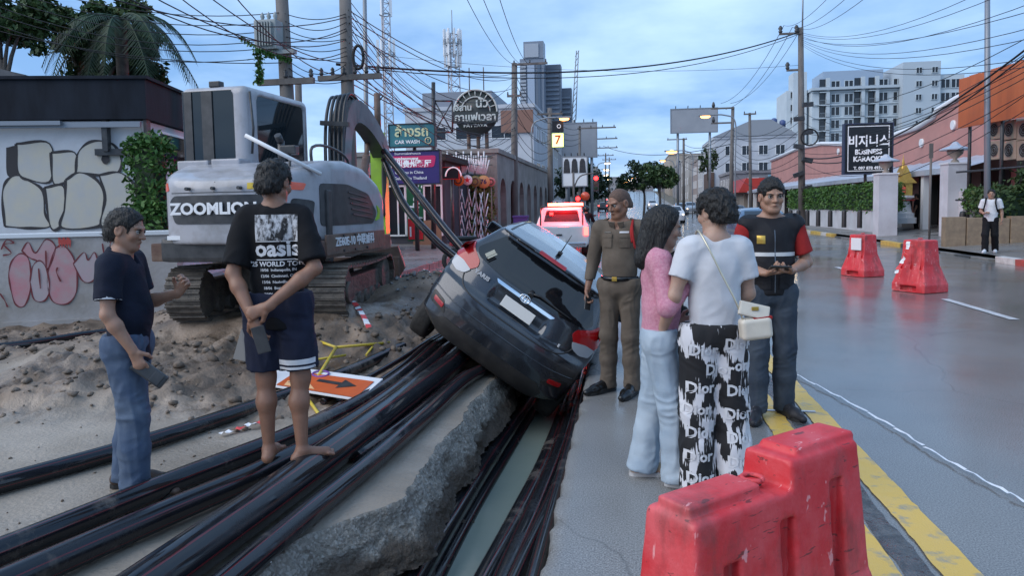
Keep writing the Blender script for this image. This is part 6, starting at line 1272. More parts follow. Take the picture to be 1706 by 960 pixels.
def palm(label, base, top, n, L_, droop, seed):
    rg = random.Random(seed); t = thing('palm_tree', label, 'palm tree', base); b = Vector(base); tp = Vector(top)-b
    mb = MB(); mb.tube(smooth_path([(0, 0, 0), tp*.5, tp], 4), [.16]*3+[.14]*6, 10); mb.build('trunk', M_BARK, t)
    for k in range(n):
        a = 2*PI*k/n+rg.uniform(-.15, .15); el = rg.uniform(-.45, .6); ln = L_*rg.uniform(.85, 1.1); d = Vector((math.cos(a), math.sin(a), 0)); pts = []
        for i in range(11):
            u = i/10; pts.append(tp+d*ln*(u*math.cos(el)*(1-.25*u))+Vector((0, 0, ln*(u*math.sin(el)-droop*u*u*1.1))))
        mb = MB(); mb.tube(pts, [.03*(1-.08*i) for i in range(11)], 5)
        for i in range(2, 44):
            u = i/44*10; j = min(9, int(u)); p = pts[j].lerp(pts[j+1], u-j); tdir = (pts[j+1]-pts[j]).normalized(); sd = tdir.cross(Vector((0, 0, 1))).normalized()
            for s_ in (-1, 1):
                l_ = ln*.26*(1-abs(i/44-.45)*1.1)*rg.uniform(.85, 1.1); q = p+(sd*s_*.75+tdir*.55+Vector((0, 0, -.45+rg.uniform(-.15, .1)))).normalized()*l_; w_ = tdir*.022
                mb.add([p-w_, p+w_, q], [(0, 1, 2)])
        mb.build('frond', M_LEAFD, t)
palm('tall palm with drooping fronds above the graffiti building', P(215, 330, 17.6), P(200, 30, 17.2), 17, 2.5, .72, 3)
def hedge(name, label, cat, boxes, n, size, m, loc=(0, 0, 0), rough=.06):
    t = thing(name, label, cat, loc); l0 = np.array(loc); PP = []; mb = MB()
    tot = sum((x1-x0)*(y1-y0+z1-z0)+(y1-y0)*(z1-z0) for x0, x1, y0, y1, z0, z1 in boxes)
    for x0, x1, y0, y1, z0, z1 in boxes:
        k = int(n*((x1-x0)*(y1-y0+z1-z0)+(y1-y0)*(z1-z0))/tot); q = RNG.random((k, 3)); f_ = RNG.integers(0, 5, k)
        for i, (ax2, v) in enumerate(((0, 0), (0, 1), (1, 0), (1, 1), (2, 1))): q[f_ == i, ax2] = v+RNG.normal(size=(f_ == i).sum())*.02
        w = np.array((x0, y0, z0))+q*np.array((x1-x0, y1-y0, z1-z0)); w += RNG.normal(size=w.shape)*rough; nn = np.array([fnoise(*(p*2.2)) for p in w])[:, None]*.10; w += (w-w.mean(0))/np.linalg.norm(w-w.mean(0), axis=1)[:, None]*nn; PP.append(w-l0)
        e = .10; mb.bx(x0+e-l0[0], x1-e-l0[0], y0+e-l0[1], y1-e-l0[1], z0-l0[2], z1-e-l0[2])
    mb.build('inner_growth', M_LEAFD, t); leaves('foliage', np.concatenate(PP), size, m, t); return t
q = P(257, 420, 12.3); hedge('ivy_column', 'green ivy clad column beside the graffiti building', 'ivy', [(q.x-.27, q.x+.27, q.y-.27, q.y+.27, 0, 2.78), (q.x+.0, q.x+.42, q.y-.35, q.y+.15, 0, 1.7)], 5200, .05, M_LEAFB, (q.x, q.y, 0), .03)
# ================================================================ STREET BEHIND
M_GREYW = mat('grey_render', (.27, .25, .235), .8, c2=(.17, .155, .145), scale=1.0, bump=.2, bscale=14, detail=8)
M_WBLD = mat('white_building', (.50, .52, .56), .7, c2=(.42, .44, .48), scale=.7); M_TWR = mat('tower_blue', (.22, .25, .31), .4, c2=(.17, .2, .25), scale=.05)
M_WIND = mat('dark_window', (.02, .024, .03), .12); M_RUST = mat('rusty_steel', (.07, .045, .035), .7, c2=(.12, .07, .05), scale=5)
M_POLE = mat('concrete_pole', (.10, .092, .088), .8, c2=(.16, .145, .135), scale=3, bump=.3, stretch=(1, 1, .3)); M_WIRE = mat('cable_black', (.006, .006, .007), .6); M_GALV = mat('galvanised', (.25, .27, .29), .45, metal=.5)
M_LAMP = lamp_mat('sodium_lamp', (1.0, .40, .09), 4.5); M_LAMPW = lamp_mat('white_lamp', (1.0, .74, .42), 5.0); M_RLED = lamp_mat('red_light', (1.0, .012, .012), 9.0); M_BEAC = lamp_mat('beacon_red', (1.0, .07, .04), 14.0); M_RGLO = lamp_mat('red_glow_lens', (1.0, .06, .05), 5.0)
RX = Vector((1, 0, 0))
def wall_windows(parent, o, xd, w, rows, cols, z0, dz, ww, wh, margin=1., m=None, frame_m=None, skip=0.):
    """each window is a part with its pane; o foot of facade, xd along it; outward normal to the right of xd turned down"""
    xd = Vector(xd).normalized(); nrm = Vector((xd.y, -xd.x, 0)); F_ = Matrix((xd, -nrm, Vector((0, 0, 1)))).transposed().to_4x4(); key = ('win', round(ww, 2), round(wh, 2))
    fr = MB(); t = .07
    for a, b, c, d in ((-ww/2-t, ww/2+t, -wh/2-t, -wh/2), (-ww/2-t, ww/2+t, wh/2, wh/2+t), (-ww/2-t, -ww/2, -wh/2, wh/2), (ww/2, ww/2+t, -wh/2, wh/2), (-.03, .03, -wh/2, wh/2)): fr.bx(a, b, -.08, .02, c, d)
    fm = fr.mesh('window'); fm.materials.append(frame_m or M_WHT); pn = MB(); pn.bx(-ww/2, ww/2, -.03, .02, -wh/2, wh/2); pm = pn.mesh('pane'); pm.materials.append(m or M_WIND)
    e = F_.to_euler()
    for r in range(rows):
        for c in range(cols):
            if random.random() < skip: continue
            x = margin+(w-2*margin)*(c+.5)/cols; p = Vector(o)+xd*x+Vector((0, 0, z0+dz*r)); wn_ = link('window', fm, None, parent, p, e); link('pane', pm, None, wn_)
def shop(name, label, x0, x1, y0, y1, h, m, rows, cols_front, cols_side, side, group='shop houses along the far street', band=None, ww=1.2, wh=1.3):
    """side: +1 building left of the road (its side faces +x), -1 right of the road"""
    z = hz(y0); t = thing(name, label, 'building', ((x0+x1)/2, y0, z), 0, group); cx = (x0+x1)/2
    mb = MB(); mb.bx(x0-cx, x1-cx, 0, y1-y0, -3, h); mb.build('wall', m, t); mb = MB(); mb.bx(x0-cx-.15, x1-cx+.15, -.15, y1-y0+.15, h, h+.35); mb.build('parapet', band or m, t)
    if rows:
        dz = (h-.6)/rows
        wall_windows(t, (x0-cx, 0, 0), (1, 0, 0), x1-x0, rows, cols_front, dz*.55, dz, ww, wh)
        if cols_side:
            if side > 0: wall_windows(t, (x1-cx, 0, 0), (0, 1, 0), y1-y0, rows, cols_side, dz*.55, dz, ww, wh)
            else: wall_windows(t, (x0-cx, y1-y0, 0), (0, -1, 0), y1-y0, rows, cols_side, dz*.55, dz, ww, wh)
    return t
# --- arcaded concrete building
ab = thing('arcade_building', 'unfinished grey concrete building with a row of arches', 'building', (-10.2, 36, 0)); bx0, bx1, by0, by1, bh = -3.9, 3.9, 0, 27, 4.3
pl = [(0, -.2)]; nb = 8; bw = 27/nb
for k in range(nb):
    a, b = k*bw+.75, (k+1)*bw-.75; pl += [(a, -.2), (a, 2.2)]+[((a+b)/2-(b-a)/2*math.cos(t), 2.2+(b-a)/2*math.sin(t)) for t in np.linspace(.2, PI-.2, 7)]+[(b, 2.2), (b, -.2)]
pl += [(27, -.2), (27, bh), (0, bh)]
mb = MB(); mb.prism(pl, 0, .35, Matrix(((0, 1, 0, 3.55), (1, 0, 0, 0), (0, 0, 1, 0), (0, 0, 0, 1)))); mb.build('arcade_wall', M_GREYW, ab)
mb = MB(); mb.bx(-3.9, 3.54, 0, .3, -.2, bh); mb.build('front_wall', M_GREYW, ab); mb = MB(); mb.bx(-3.9, 2.6, .31, 27, -.2, bh-.3); mb.build('inner_mass', mat('dark_interior', (.03, .027, .025), .9), ab); mb = MB(); mb.bx(-4.0, 4.0, -.1, 27.1, bh, bh+.22); mb.build('roof_slab', M_GREYW, ab)
for x, z, w_, h_ in ((.7, 2.3, .9, 1.0), (2.0, .9, .9, 1.7), (-1.6, 2.2, 1.0, .9)): mb = MB(); mb.bx(x-w_/2, x+w_/2, -.03, .05, z-h_/2, z+h_/2); mb.build('opening', M_RUST, ab)
# --- white three storey block behind it, billboard, dark trees at the crossing
wbk = shop('white_block', 'white three storey block with long dark windows behind the arcade', -20, -8.2, 66, 84, 10.4, M_WBLD, 3, 3, 4, 1, None, ww=2.3, wh=1.1)
mb = MB(); mb.bx(-4.5, 2, 1, 10, 10.7, 12.2); mb.build('roof_room', mat('grey_roof_room', (.2, .22, .26), .6), wbk); mb = MB(); mb.bx(3.0, 5.9, -.2, -.05, 8.2, 10.2); mb.build('brick_panel', mat('brick_tone', (.24, .13, .10), .8), wbk)
def hi_rise(label, px0, px1, pyt, d, group=None, m=None, floors=30, name='tower_block'):
    A, B = P(px0, pyt, d), P(px1, pyt, d); w = (B-A).length; t = thing(name, label, 'tower', ((A.x+B.x)/2, A.y, 0), 0, group); h = A.z
    mb = MB(); mb.bx(-w/2, w/2, 0, w*.8, 0, h); mb.build('core', m or M_TWR, t); return t, w, h
M_BALC = mat('balcony_grey', (.34, .37, .42), .5); M_TGL = mat('tower_glass', (.10, .13, .18), .15)
t, w, h = hi_rise('tallest grey high rise on the skyline', 866, 906, 98, 400)
mb = MB(); mb.bx(-w*.33, w*.5, -.5, w*.7, h, P(885, 70, 400).z); mb.build('crown', M_TWR, t); mb = MB(); mb.bx(-w*.28, w*.30, -1, -.55, h+.5, P(885, 74, 400).z); mb.build('crown_lattice', M_BALC, t)
bme = MB(); bme.bx(-w*.12, w*.12, -1.0, -.1, -.6, .6); bme = bme.mesh('balcony'); bme.materials.append(M_BALC)
for k in range(30): link('balcony', bme, None, t, (-w*.36, 0, h*.30+k*h*.023))
mb = MB(); mb.bx(-w*.18, w*.12, -.9, -.1, h*.2, h*.97); mb.build('glass_strip', mat('pale_glass', (.34, .40, .50), .2), t); mb = MB(); mb.bx(w*.24, w*.36, -.9, -.1, h*.2, h*.97); mb.build('dark_strip', M_TGL, t)
t2, w2, h2 = hi_rise('stepped high rise leaning against the tallest tower', 904, 934, 108, 410, m=mat('tower_dark', (.13, .15, .19), .5)); 
bme2 = MB(); bme2.bx(-w2*.42, w2*.42, -.6, -.1, -.5, .5); bme2 = bme2.mesh('floor_band'); bme2.materials.append(M_TWR)
for k in range(22): link('floor_band', bme2, None, t2, (0, 0, h2*.3+k*h2*.031))
t3, w3, h3 = hi_rise('shorter dark tower right of the high rises', 930, 952, 147, 420, m=mat('tower_dark', (.13, .15, .19), .5))
for k in range(14): o = link('floor_band', bme2, None, t3, (0, -.3, h3*.4+k*h3*.04)); o.scale = (w3/w2, 1, 1)
cr_ = thing('tower_crane', 'thin construction crane jib on the skyline beside the towers', 'crane', P(958, 300, 380)); a, b = P(956, 200, 380)-cr_.location, P(962, 84, 380)-cr_.location
mb = MB(); 
for dx_ in (-1.0, 1.0): mb.cyl(a+Vector((dx_, 0, 0)), b+Vector((dx_*.5, 0, 0)), .28, n=5)
for k in range(12): mb.cyl(a.lerp(b, k/12)+Vector((-1, 0, 0)), a.lerp(b, (k+1)/12)+Vector((.9, 0, 0)), .16, n=4)
mb.build('jib', M_GALV, cr_); mb = MB(); mb.cyl(Vector((0, 0, -20)), a, 1.0, n=6); mb.build('mast', M_GALV, cr_)
# --- shop houses along both sides up the hill
cols = [(.40, .38, .36), (.30, .29, .30), (.42, .36, .30), (.25, .24, .26), (.45, .45, .46), (.33, .27, .25)]
def sh_m(i): return mat('shop_render_%d' % (i % 6), cols[i % 6], .75, c2=tuple(c*.75 for c in cols[i % 6]), scale=.6)
for i, (x0, x1, y0, y1, h) in enumerate(((-22, -9.5, 92, 104, 9), (-20, -10, 108, 122, 12), (-22, -10.2, 126, 142, 8), (-21, -10.5, 148, 168, 11), (-22, -11, 175, 200, 9), (-22, -11, 206, 240, 10), (-22, -10, 246, 290, 9))):
    shop('shop_house', 'left side shop house number %s up the street from the white block' % ('one', 'two', 'three', 'four', 'five', 'six', 'seven')[i], x0, x1, y0, y1, h, sh_m(i), 3, 3, 4 if i < 4 else 0, 1)
for i, (x0, x1, y0, y1, h) in enumerate(((13, 24, 96, 109, 5), (13, 26, 132, 142, 9), (13.2, 25, 145, 158, 8.5), (13, 25, 162, 185, 10), (13, 24, 190, 220, 9), (12.5, 24, 226, 260, 12), (12, 24, 266, 300, 9))):
    shop('shop_house', 'right side shop house number %s up the street from the white corner house' % ('one', 'two', 'three', 'four', 'five', 'six', 'seven')[i], x0, x1, y0, y1, h, sh_m(i+3), 3, 3, 4 if i < 4 else 0, -1)
# far end of the street: low blocks closing the view
for i, (x0, x1, y0, h) in enumerate(((-9, -3, 345, 7), (-3, 4, 350, 5), (4, 12, 348, 8))): shop('far_block', 'low pale block closing the far end of the street, %s' % ('left', 'middle', 'right')[i], x0, x1, y0, y0+10, h, sh_m(i+1), 2, 2, 0, 1, 'blocks at the end of the street')
# --- trees by the crossing and up the street
def clump_tree(label, c, r, n, size, m, group=None):
    c = Vector(c); b = Vector((c.x, c.y, hz(c.y))); return broad_tree(label, b, Vector((c.x, c.y, c.z-r[2]*.5)), [(c, r), (c+Vector((r[0]*.6, 0, -r[2]*.2)), tuple(x*.7 for x in r)), (c+Vector((-r[0]*.6, .2, -r[2]*.3)), tuple(x*.7 for x in r))], n, size, m, group, .16, 3)
clump_tree('dark tree behind the red traffic light', P(975, 300, 78), (2.2, 2, 2.3), 2600, .22, M_LEAFD); clump_tree('small dark tree left of the red traffic light', P(955, 305, 88), (2.0, 2, 1.8), 1500, .24, M_LEAFD)
clump_tree('dark roadside tree at the right of the distant carriageway', P(1072, 292, 85), (2.4, 2, 1.7), 2600, .22, M_LEAFD); clump_tree('lower dark roadside tree next to the distant parked cars', P(1098, 292, 72), (1.5, 1.5, 1.3), 1500, .2, M_LEAF)
clump_tree('sapling in front of the white corner house', P(1180, 266, 84), (.9, .9, 1.4), 1200, .15, M_LEAF)
# --- white corner house, billboards
ch_ = shop('corner_house', 'white corner house with grey gable roof right of the road', 12.6, 24, 112, 128, 10.4, M_WBLD, 4, 4, 3, -1, None)
mb = MB(); mb.prism([(-5.9, 10.75), (5.9, 10.75), (2.2, 13.0), (-.5, 13.0)], -.3, 16.3); mb.build('gable_roof', mat('grey_sheet_roof', (.26, .28, .31), .5), ch_)
mb = MB(); mb.bx(-6.4, -5.7, -.2, 8, 0, 5.6); mb.build('side_stair', M_RUST, ch_)
for i, x in enumerate((2.2, 3.2, 4.4)): mb = MB(); mb.lathe([(0, 0), (.45, 0), (.45, .8), (.2, 1.0), (0, 1.0)], (x, 3, 12.2+.3*(i % 2)), 14); mb.build('water_tank', mat('blue_tank', (.05, .08, .2), .5), ch_)
sr = shop('red_roof_shed', 'low shop with a bright red awning below the corner house', 12.6, 19, 84, 92, 3.3, sh_m(2), 1, 2, 0, -1, None); mb = MB(); mb.prism([(-4, 2.6), (4, 2.6), (3.2, 4.1), (-3.2, 4.1)], -1.6, 8); mb.build('red_awning', mat('red_awning', (.42, .035, .025), .6), sr)
mb = MB(); mb.bx(-1.0, .8, -1.8, -1.72, 3.5, 4.4); mb.build('dish_sign', mat('pale_blue_sign', (.2, .42, .55), .5), sr)
def billboard(label, px0, py0, px1, py1, d, m, name='billboard', tilt=0., legs=2, base=None):
    A, B = P(px0, py1, d), P(px1, py0, d); w, h = abs(B.x-A.x), abs(B.z-A.z); gz = hz(A.y); t = thing(name, label, 'billboard', ((A.x+B.x)/2, A.y, gz), tilt); z0 = A.z-gz
    mb = MB(); mb.bx(-w/2, w/2, -.12, .12, z0, z0+h); mb.build('board', m, t); mb = MB()
    for u0, u1, v0, v1 in ((-w/2-.08, w/2+.08, z0-.1, z0), (-w/2-.08, w/2+.08, z0+h, z0+h+.1), (-w/2-.08, -w/2, z0, z0+h), (w/2, w/2+.08, z0, z0+h)): mb.bx(u0, u1, -.16, .16, v0, v1)
    mb.build('frame', M_GALV, t)
    for k in range(legs): x = 0 if legs == 1 else -w*.35+w*.7*k/(legs-1); mb = MB(); mb.cyl((x, .3, -.2), (x, .3, z0+h*.8), .14, n=8); mb.build('leg', M_GALV, t)
    for k in range(4): mb = MB(); mb.tube([(-w*.4+w*.8*k/3, 0, z0+h), (-w*.4+w*.8*k/3, -.3, z0+h+.35)], .05, 5); mb.build('floodlight', M_XDRK, t)
    return t, w, h, z0
M_BLANK = mat('blank_board', (.30, .32, .35), .6, c2=(.26, .28, .31), scale=.8)
billboard('blank grey billboard above the street lamp on the right', 1118, 182, 1193, 221, 82, M_BLANK)
billboard('blank grey billboard behind the lit square sign on the left', 938, 206, 994, 262, 72, M_BLANK)
t, w, h, z0 = billboard('picture billboard with dark figures behind the traffic light', 938, 262, 978, 310, 66, M_WHT)
for k in range(3): mb = MB(); mb.prism([(-.3, 0), (.3, 0), (.22, 1.0), (.1, 1.25), (-.12, 1.25), (-.24, 1.0)], -.16, -.13, Matrix.Translation((-.7+.7*k, 0, z0+h*.45))); mb.build('printed_figure', M_XDRK, t)
# ---------------------------------------------------------------- poles
def upole(label, px, py0, d, top_py, r=.13, arms=(), px_top=None, name='utility_pole', m=None, gz=None):
    B = P(px, py0, d); B.z = gz if gz is not None else hz(B.y)+.1; T = P(px_top if px_top is not None else px, top_py, d); t = thing(name, label, 'utility pole', B, 0); v = T-B
    mb = MB(); mb.tube([(0, 0, -.2), v*.5, v], [r*1.15, r, r*.85], 10); mb.build('post', m or M_POLE, t)
    for (apy, half, side, ins) in arms:
        A = P(px, apy, d)-B; u = A.z/v.z; A = v*u
        mb = MB(); mb.box(A+Vector((side, -.12, 0)), (half, .05, .06)); ar = mb.build('crossarm', m or M_POLE, t)
        for k in range(ins):
            x = side-half*.9+2*half*.9*k/max(1, ins-1); mb = MB(); mb.lathe([(0, .06), (.03, .06), (.055, .12), (.03, .15), (.05, .19), (.02, .24), (0, .25)], tuple(A+Vector((x, -.12, 0))), 8); mb.build('insulator', M_XDRK, ar)
    return t, B, v
pA, bA, vA = upole('leaning utility pole with the transformer behind the excavator cab', 492, 400, 15.5, -30, .15, ((137, .62, .05, 3),), 468)
mb = MB(); c = P(449, 60, 15.3)-bA; mb.box(c, (.24, .20, .30), bev=.03)
for k in range(6): mb.box(c+Vector((-.15+.06*k, -.23, 0)), (.012, .04, .24))
for k in range(3): mb.lathe([(0, .30), (.05, .30), (.03, .36), (.05, .40), (.03, .46), (0, .5)], tuple(c+Vector((-.14+.14*k, 0, 0))), 8)
mb.box(c+Vector((.2, .0, -.34)), (.35, .08, .04)); mb.build('transformer', mat('transformer_grey', (.30, .33, .33), .5, c2=(.24, .26, .26), scale=5), pA)
pB, bB, vB = upole('thick utility pole directly behind the excavator boom', 586, 400, 17.0, -40, .155, ((130, .75, .1, 6),), 574)
mb = MB(); mb.tube([P(597, 95, 16.8)-bB+Vector((.12*math.cos(a), 0, .26*math.sin(a))) for a in np.linspace(0, 2*PI, 25)], .035, 7); mb.build('cable_coil', M_WIRE, pB)
pC, bC, vC = upole('slim grey steel mast right of the thick utility pole', 612, 400, 19.0, -40, .06, (), 607, 'steel_mast', M_GALV)
upole('short dark post below the transformer pole', 500, 400, 17.5, 136, .09, (), 497)
pD, bD, vD = upole('tall utility pole beside the arcade building', 857, 390, 42, 105, .19, ((108, 1.0, .9, 3), (160, .4, 0, 2)), 857)
pE, bE, vE = upole('utility pole carrying the lit square sign', 918, 395, 52, 180, .20, ((190, .9, 0, 3),), 916)
for i, (px, py, d, tp) in enumerate(((966, 380, 66, 210), (979, 375, 80, 228), (986, 370, 92, 243), (1009, 352, 120, 255), (1015, 350, 140, 262))):
    upole('thin pole with level crossarm, %s of the row beyond the billboard' % ('first', 'second', 'third', 'fourth', 'fifth')[i], px, py, d, tp, .13, ((tp+4, 1.7 if i < 3 else 1.3, 1.5 if i < 3 else 0, 4),))
pR, bR, vR = upole('tall utility pole beside the hedge on the right', 1336, 376, 46, 46, .19, (), 1334, gz=.3)
for z_, hw in ((-.35, .85), (-2.6, .55)):
    mb = MB(); mb.box(vR+Vector((-hw*.75, -.15, z_)), (hw*.8, .06, .06)); ar = mb.build('crossarm', M_POLE, pR)
    for k in range(2 if hw > .6 else 1): mb = MB(); mb.lathe([(0, 0), (.06, .02), (.14, .16), (.08, .22), (.15, .34), (.06, .5), (0, .52)], tuple(vR+Vector((-hw*1.45+k*.95, -.15, z_))), 8); mb.build('insulator', M_XDRK, ar)
mb = MB(); mb.cyl(vR+Vector((.1, 0, -.5)), vR+Vector((.12, 0, 3.2)), .05, n=6); mb.build('earth_mast', M_GALV, pR)
for k in range(7): mb = MB(); a = Vector((.25*(-1)**k, -.1, 2.2+k*.85)); mb.box(a, (.32, .12, .14), Matrix.Rotation(random.uniform(-.4, .4), 3, 'Y'), bev=.04); mb.build('splice_box', M_XDRK, pR)
mb = MB(); mb.tube([Vector((.35+.5*math.cos(a), -.2, 5.3+.5*math.sin(a))) for a in np.linspace(0, 2*PI, 21)], .05, 6); mb.build('cable_coil', M_WIRE, pR)
pS, bS, vS = upole('utility pole in front of the white corner house', 1217, 340, 66, 178, .17, (), 1221)
for z_ in (-.1, -1.4): mb = MB(); mb.box(vS+Vector((-.9, -.15, z_)), (1.0, .07, .07)); ar = mb.build('crossarm', M_POLE, pS); mb = MB(); mb.lathe([(0, 0), (.08, .05), (.16, .25), (.08, .55), (0, .6)], tuple(vS+Vector((-1.7, -.15, z_))), 8); mb.build('insulator', M_XDRK, ar)
upole('dark pole with a small cage lamp beside the corner house', 1251, 335, 62, 188, .13, ((190, .5, 0, 2),), 1249); upole('dark pole among the distant street lamps', 1139, 330, 90, 230, .16, ((232, 1.2, -.8, 3),))
pT, bT, vT = upole('bare grey steel lamp mast by the right pavement', 1645, 398, 23.0, -60, .085, (), 1645, 'steel_mast', mat('grey_mast', (.22, .24, .27), .45, metal=.4), .35)
q = G(1548, 404, .16); mb = MB(); mb.cyl((0, 0, -.1), (0, 0, 2.85), .04, n=8); mb.bx(-.06, .06, -.03, .03, 2.85, 3.35); o = mb.build('sign_post', M_POLE, None, (q.x, q.y, .2)); tag(o, 'narrow grey sign post standing on the right pavement', 'post')
# --- lattice masts
def lattice(label, px, d, base_py, top_py, w0, w1, panels, n=16):
    B = P(px, base_py, d); T = P(px, top_py, d); t = thing('telecom_mast', label, 'mast', B, 0); h = (T-B).z; c = [(math.cos(a), math.sin(a)) for a in (.5, .5+2.094, .5+4.189)]
    mb = MB()
    for x, y in c: mb.cyl((x*w0, y*w0, 0), (x*w1, y*w1, h), .09*d/100, n=5)
    for k in range(n):
        u, v = k/n, (k+1)/n; wa, wb_ = w0+(w1-w0)*u, w0+(w1-w0)*v
        for j in range(3): x, y = c[j]; x2, y2 = c[(j+1) % 3]; mb.cyl((x*wa, y*wa, h*u), (x2*wb_, y2*wb_, h*v), .045*d/100, n=4); mb.cyl((x*wb_, y*wb_, h*v), (x2*wb_, y2*wb_, h*v), .045*d/100, n=4)
    mb.build('lattice', mat('mast_paint', (.40, .38, .40), .5), t)
    for (py, cnt, rad) in panels:
        z = P(px, py, d).z-B.z
        for k in range(cnt): a = 2*PI*k/cnt+.3; mb = MB(); mb.box((rad*math.cos(a), rad*math.sin(a), z), (.16, .10, 1.0), Matrix.Rotation(a, 3, 'Z')); mb.build('antenna_panel', M_WHT, t)
        mb = MB(); mb.tube([(rad*.9*math.cos(a), rad*.9*math.sin(a), z-.8) for a in np.linspace(0, 2*PI, 13)], .06, 5); mb.build('antenna_ring', M_GALV, t)
    mb = MB(); mb.cyl((0, 0, h), (0, 0, h+3), .06, n=5); mb.build('lightning_rod', M_GALV, t)
lattice('slender red and white telecom mast left of centre', 652, 90, 400, -20, .75, .55, ((20, 3, .7), (85, 6, .95), (105, 6, .95)), 26)
lattice('telecom mast crowned with many antenna panels', 761, 95, 400, 62, 1.2, .75, ((68, 9, 1.05), (84, 9, 1.05), (103, 6, .95)), 20)
# ================================================================ RIGHT SIDE OF THE STREET
M_PNK = mat('pink_render', (.48, .235, .205), .75, c2=(.40, .20, .18), scale=.8, bump=.1); M_CANO = mat('pale_sheet', (.42, .47, .55), .4, c2=(.34, .38, .45), scale=2); M_DINT = mat('dark_interior', (.03, .027, .025), .9); M_BRF = mat('brown_tile_roof', (.17, .085, .07), .7, c2=(.22, .12, .10), scale=4)
def xplane(px, py, x): r = ray(px, py); q = C_O+r*(x/r.x); return (q.y, q.z)
PX = 15.0
pk = thing('pink_building', 'long pink single storey building with curved gables and pale canopy', 'building', (PX, 28, .35)); k0 = Vector((PX, 28, .35))
prof = [xplane(x, y, PX) for x, y in ((1285, 268), (1333, 247), (1370, 240), (1405, 241), (1450, 240), (1486, 230), (1492, 226), (1530, 213), (1558, 195), (1562, 186), (1595, 166), (1640, 148), (1700, 135))]
poly = [(prof[0][0]-28, -.4)]+[(y-28, z-.35) for y, z in prof]+[(prof[-1][0]-28, -.4)]
XM = Matrix(((0, 1, 0, 0), (1, 0, 0, 0), (0, 0, 1, 0), (0, 0, 0, 1)))
mb = MB(); mb.prism(poly, 0, .4, XM); mb.build('gable_wall', M_PNK, pk)
mb = MB(); mb.tube([Vector((-.02, y-28, z-.35+.05)) for y, z in prof], .16, 6); mb.build('gable_coping', M_WHT, pk)
for px, py in ((1537, 238), (1590, 208), (1398, 252)): y, z = xplane(px, py, PX); mb = MB(); mb.cyl((-.10, y-28, z-.35), (.02, y-28, z-.35), .22, n=18); mb.build('round_plaque', M_WHT, pk)
y1_, y0_ = prof[0][0]-28, prof[-1][0]-28
mb = MB(); mb.bx(.41, 9, y0_, y1_, -.4, 3.2); mb.build('hall', M_PNK, pk)
mb = MB(); mb.add([(.5, y0_, 4.2), (.5, 12, 4.3), (6, 12, 7.4), (6, y0_, 7.6)]+[(.5, y0_, 4.1), (.5, 12, 4.2), (6, 12, 7.3), (6, y0_, 7.5)], [(0, 1, 2, 3), (7, 6, 5, 4), (0, 4, 5, 1), (1, 5, 6, 2), (2, 6, 7, 3), (3, 7, 4, 0)]); mb.build('tiled_roof', M_BRF, pk)
mb = MB(); mb.add([(.5, 14, 3.6), (.5, y1_+4, 3.4), (5, y1_+4, 5.0), (5, 14, 5.6)]+[(.5, 14, 3.5), (.5, y1_+4, 3.3), (5, y1_+4, 4.9), (5, 14, 5.5)], [(0, 1, 2, 3), (7, 6, 5, 4), (0, 4, 5, 1), (1, 5, 6, 2), (2, 6, 7, 3), (3, 7, 4, 0)]); mb.build('tiled_roof', M_BRF, pk)
cz0, cz1 = 2.55, 3.15
n = 90; V = []
for i in range(n+1):
    y = y0_-1+(y1_+6-y0_+1)*i/n; w = .035*(1 if i % 2 else -1)
    V += [(-2.2, y, cz0+w), (-.02, y, cz1+w)]
Q = [(2*i, 2*i+1, 2*i+3, 2*i+2) for i in range(n)]
link('canopy', mesh_np('canopy', V, Q), M_CANO, pk)
mb = MB(); mb.bx(-2.28, -2.2, y0_-1, y1_+6, cz0-.22, cz0+.02); mb.build('canopy_fascia', M_CANO, pk)
yy_ = y0_
while yy_ < y1_+5: mb = MB(); mb.bx(-2.15, -1.85, yy_, yy_+.3, -.2, cz0-.2); mb.build('column', M_WHT, pk); yy_ += 3.4
yy_ = y0_
while yy_ < y1_: mb = MB(); mb.bx(-.06, -.004, yy_+.5, yy_+2.9, -.1, 2.45); mb.build('shopfront', M_DINT, pk); yy_ += 3.4  # flat dark panels paint the shade of the openings under the canopy
# white perimeter wall with hedge, gate pillars and lanterns
HX = 10.9
pw = thing('perimeter_wall', 'white low wall carrying the clipped hedge on the right', 'wall', (HX, 33.6, .3)); mb = MB(); mb.bx(0, .25, 0, 19, -.4, 1.05); mb.build('wall_body', M_WALLW, pw)
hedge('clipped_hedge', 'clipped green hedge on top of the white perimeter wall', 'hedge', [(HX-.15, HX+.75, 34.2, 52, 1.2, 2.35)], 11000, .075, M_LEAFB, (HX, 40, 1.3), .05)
def lantern(label, loc):
    t = thing('lantern', label, 'lantern', loc, 0, 'gate pillar lanterns'); mb = MB(); mb.lathe([(0, 0), (.16, 0), (.12, .08), (.06, .14), (.26, .32), (.28, .46), (.22, .5), (0, .5)], n=12); mb.build('bowl', mat('frosted_lamp', (.30, .26, .22), .4), t); mb = MB(); mb.lathe([(.0, .78), (.08, .76), (.20, .62), (.55, .50), (.55, .46), (0, .5)], n=8, smooth=False); mb.build('cap', M_CANO, t); return t
def pillar(label, px, py, d, w, h): 
    b = P(px, py, d); t = thing('gate_pillar', label, 'pillar', (b.x, b.y, b.z), 0, 'white gate pillars'); mb = MB(); mb.bx(-w/2, w/2, -w/2, w/2, -.3, h); mb.build('shaft', M_WALLW, t); mb = MB(); mb.bx(-w/2-.04, w/2+.04, -w/2-.04, w/2+.04, h, h+.06); mb.build('cap', M_WHT, t); return Vector((b.x, b.y, b.z+h+.06))
q = pillar('white gate pillar at the end of the hedge wall', 1474, 381, 30.5, .72, 2.22); lantern('garden lantern on the pillar beside the spirit house', q)
q = pillar('white gate pillar beside the narrow sign post', 1588, 391, 27.5, .72, 2.6); lantern('garden lantern on the pillar nearer the walking man', q)
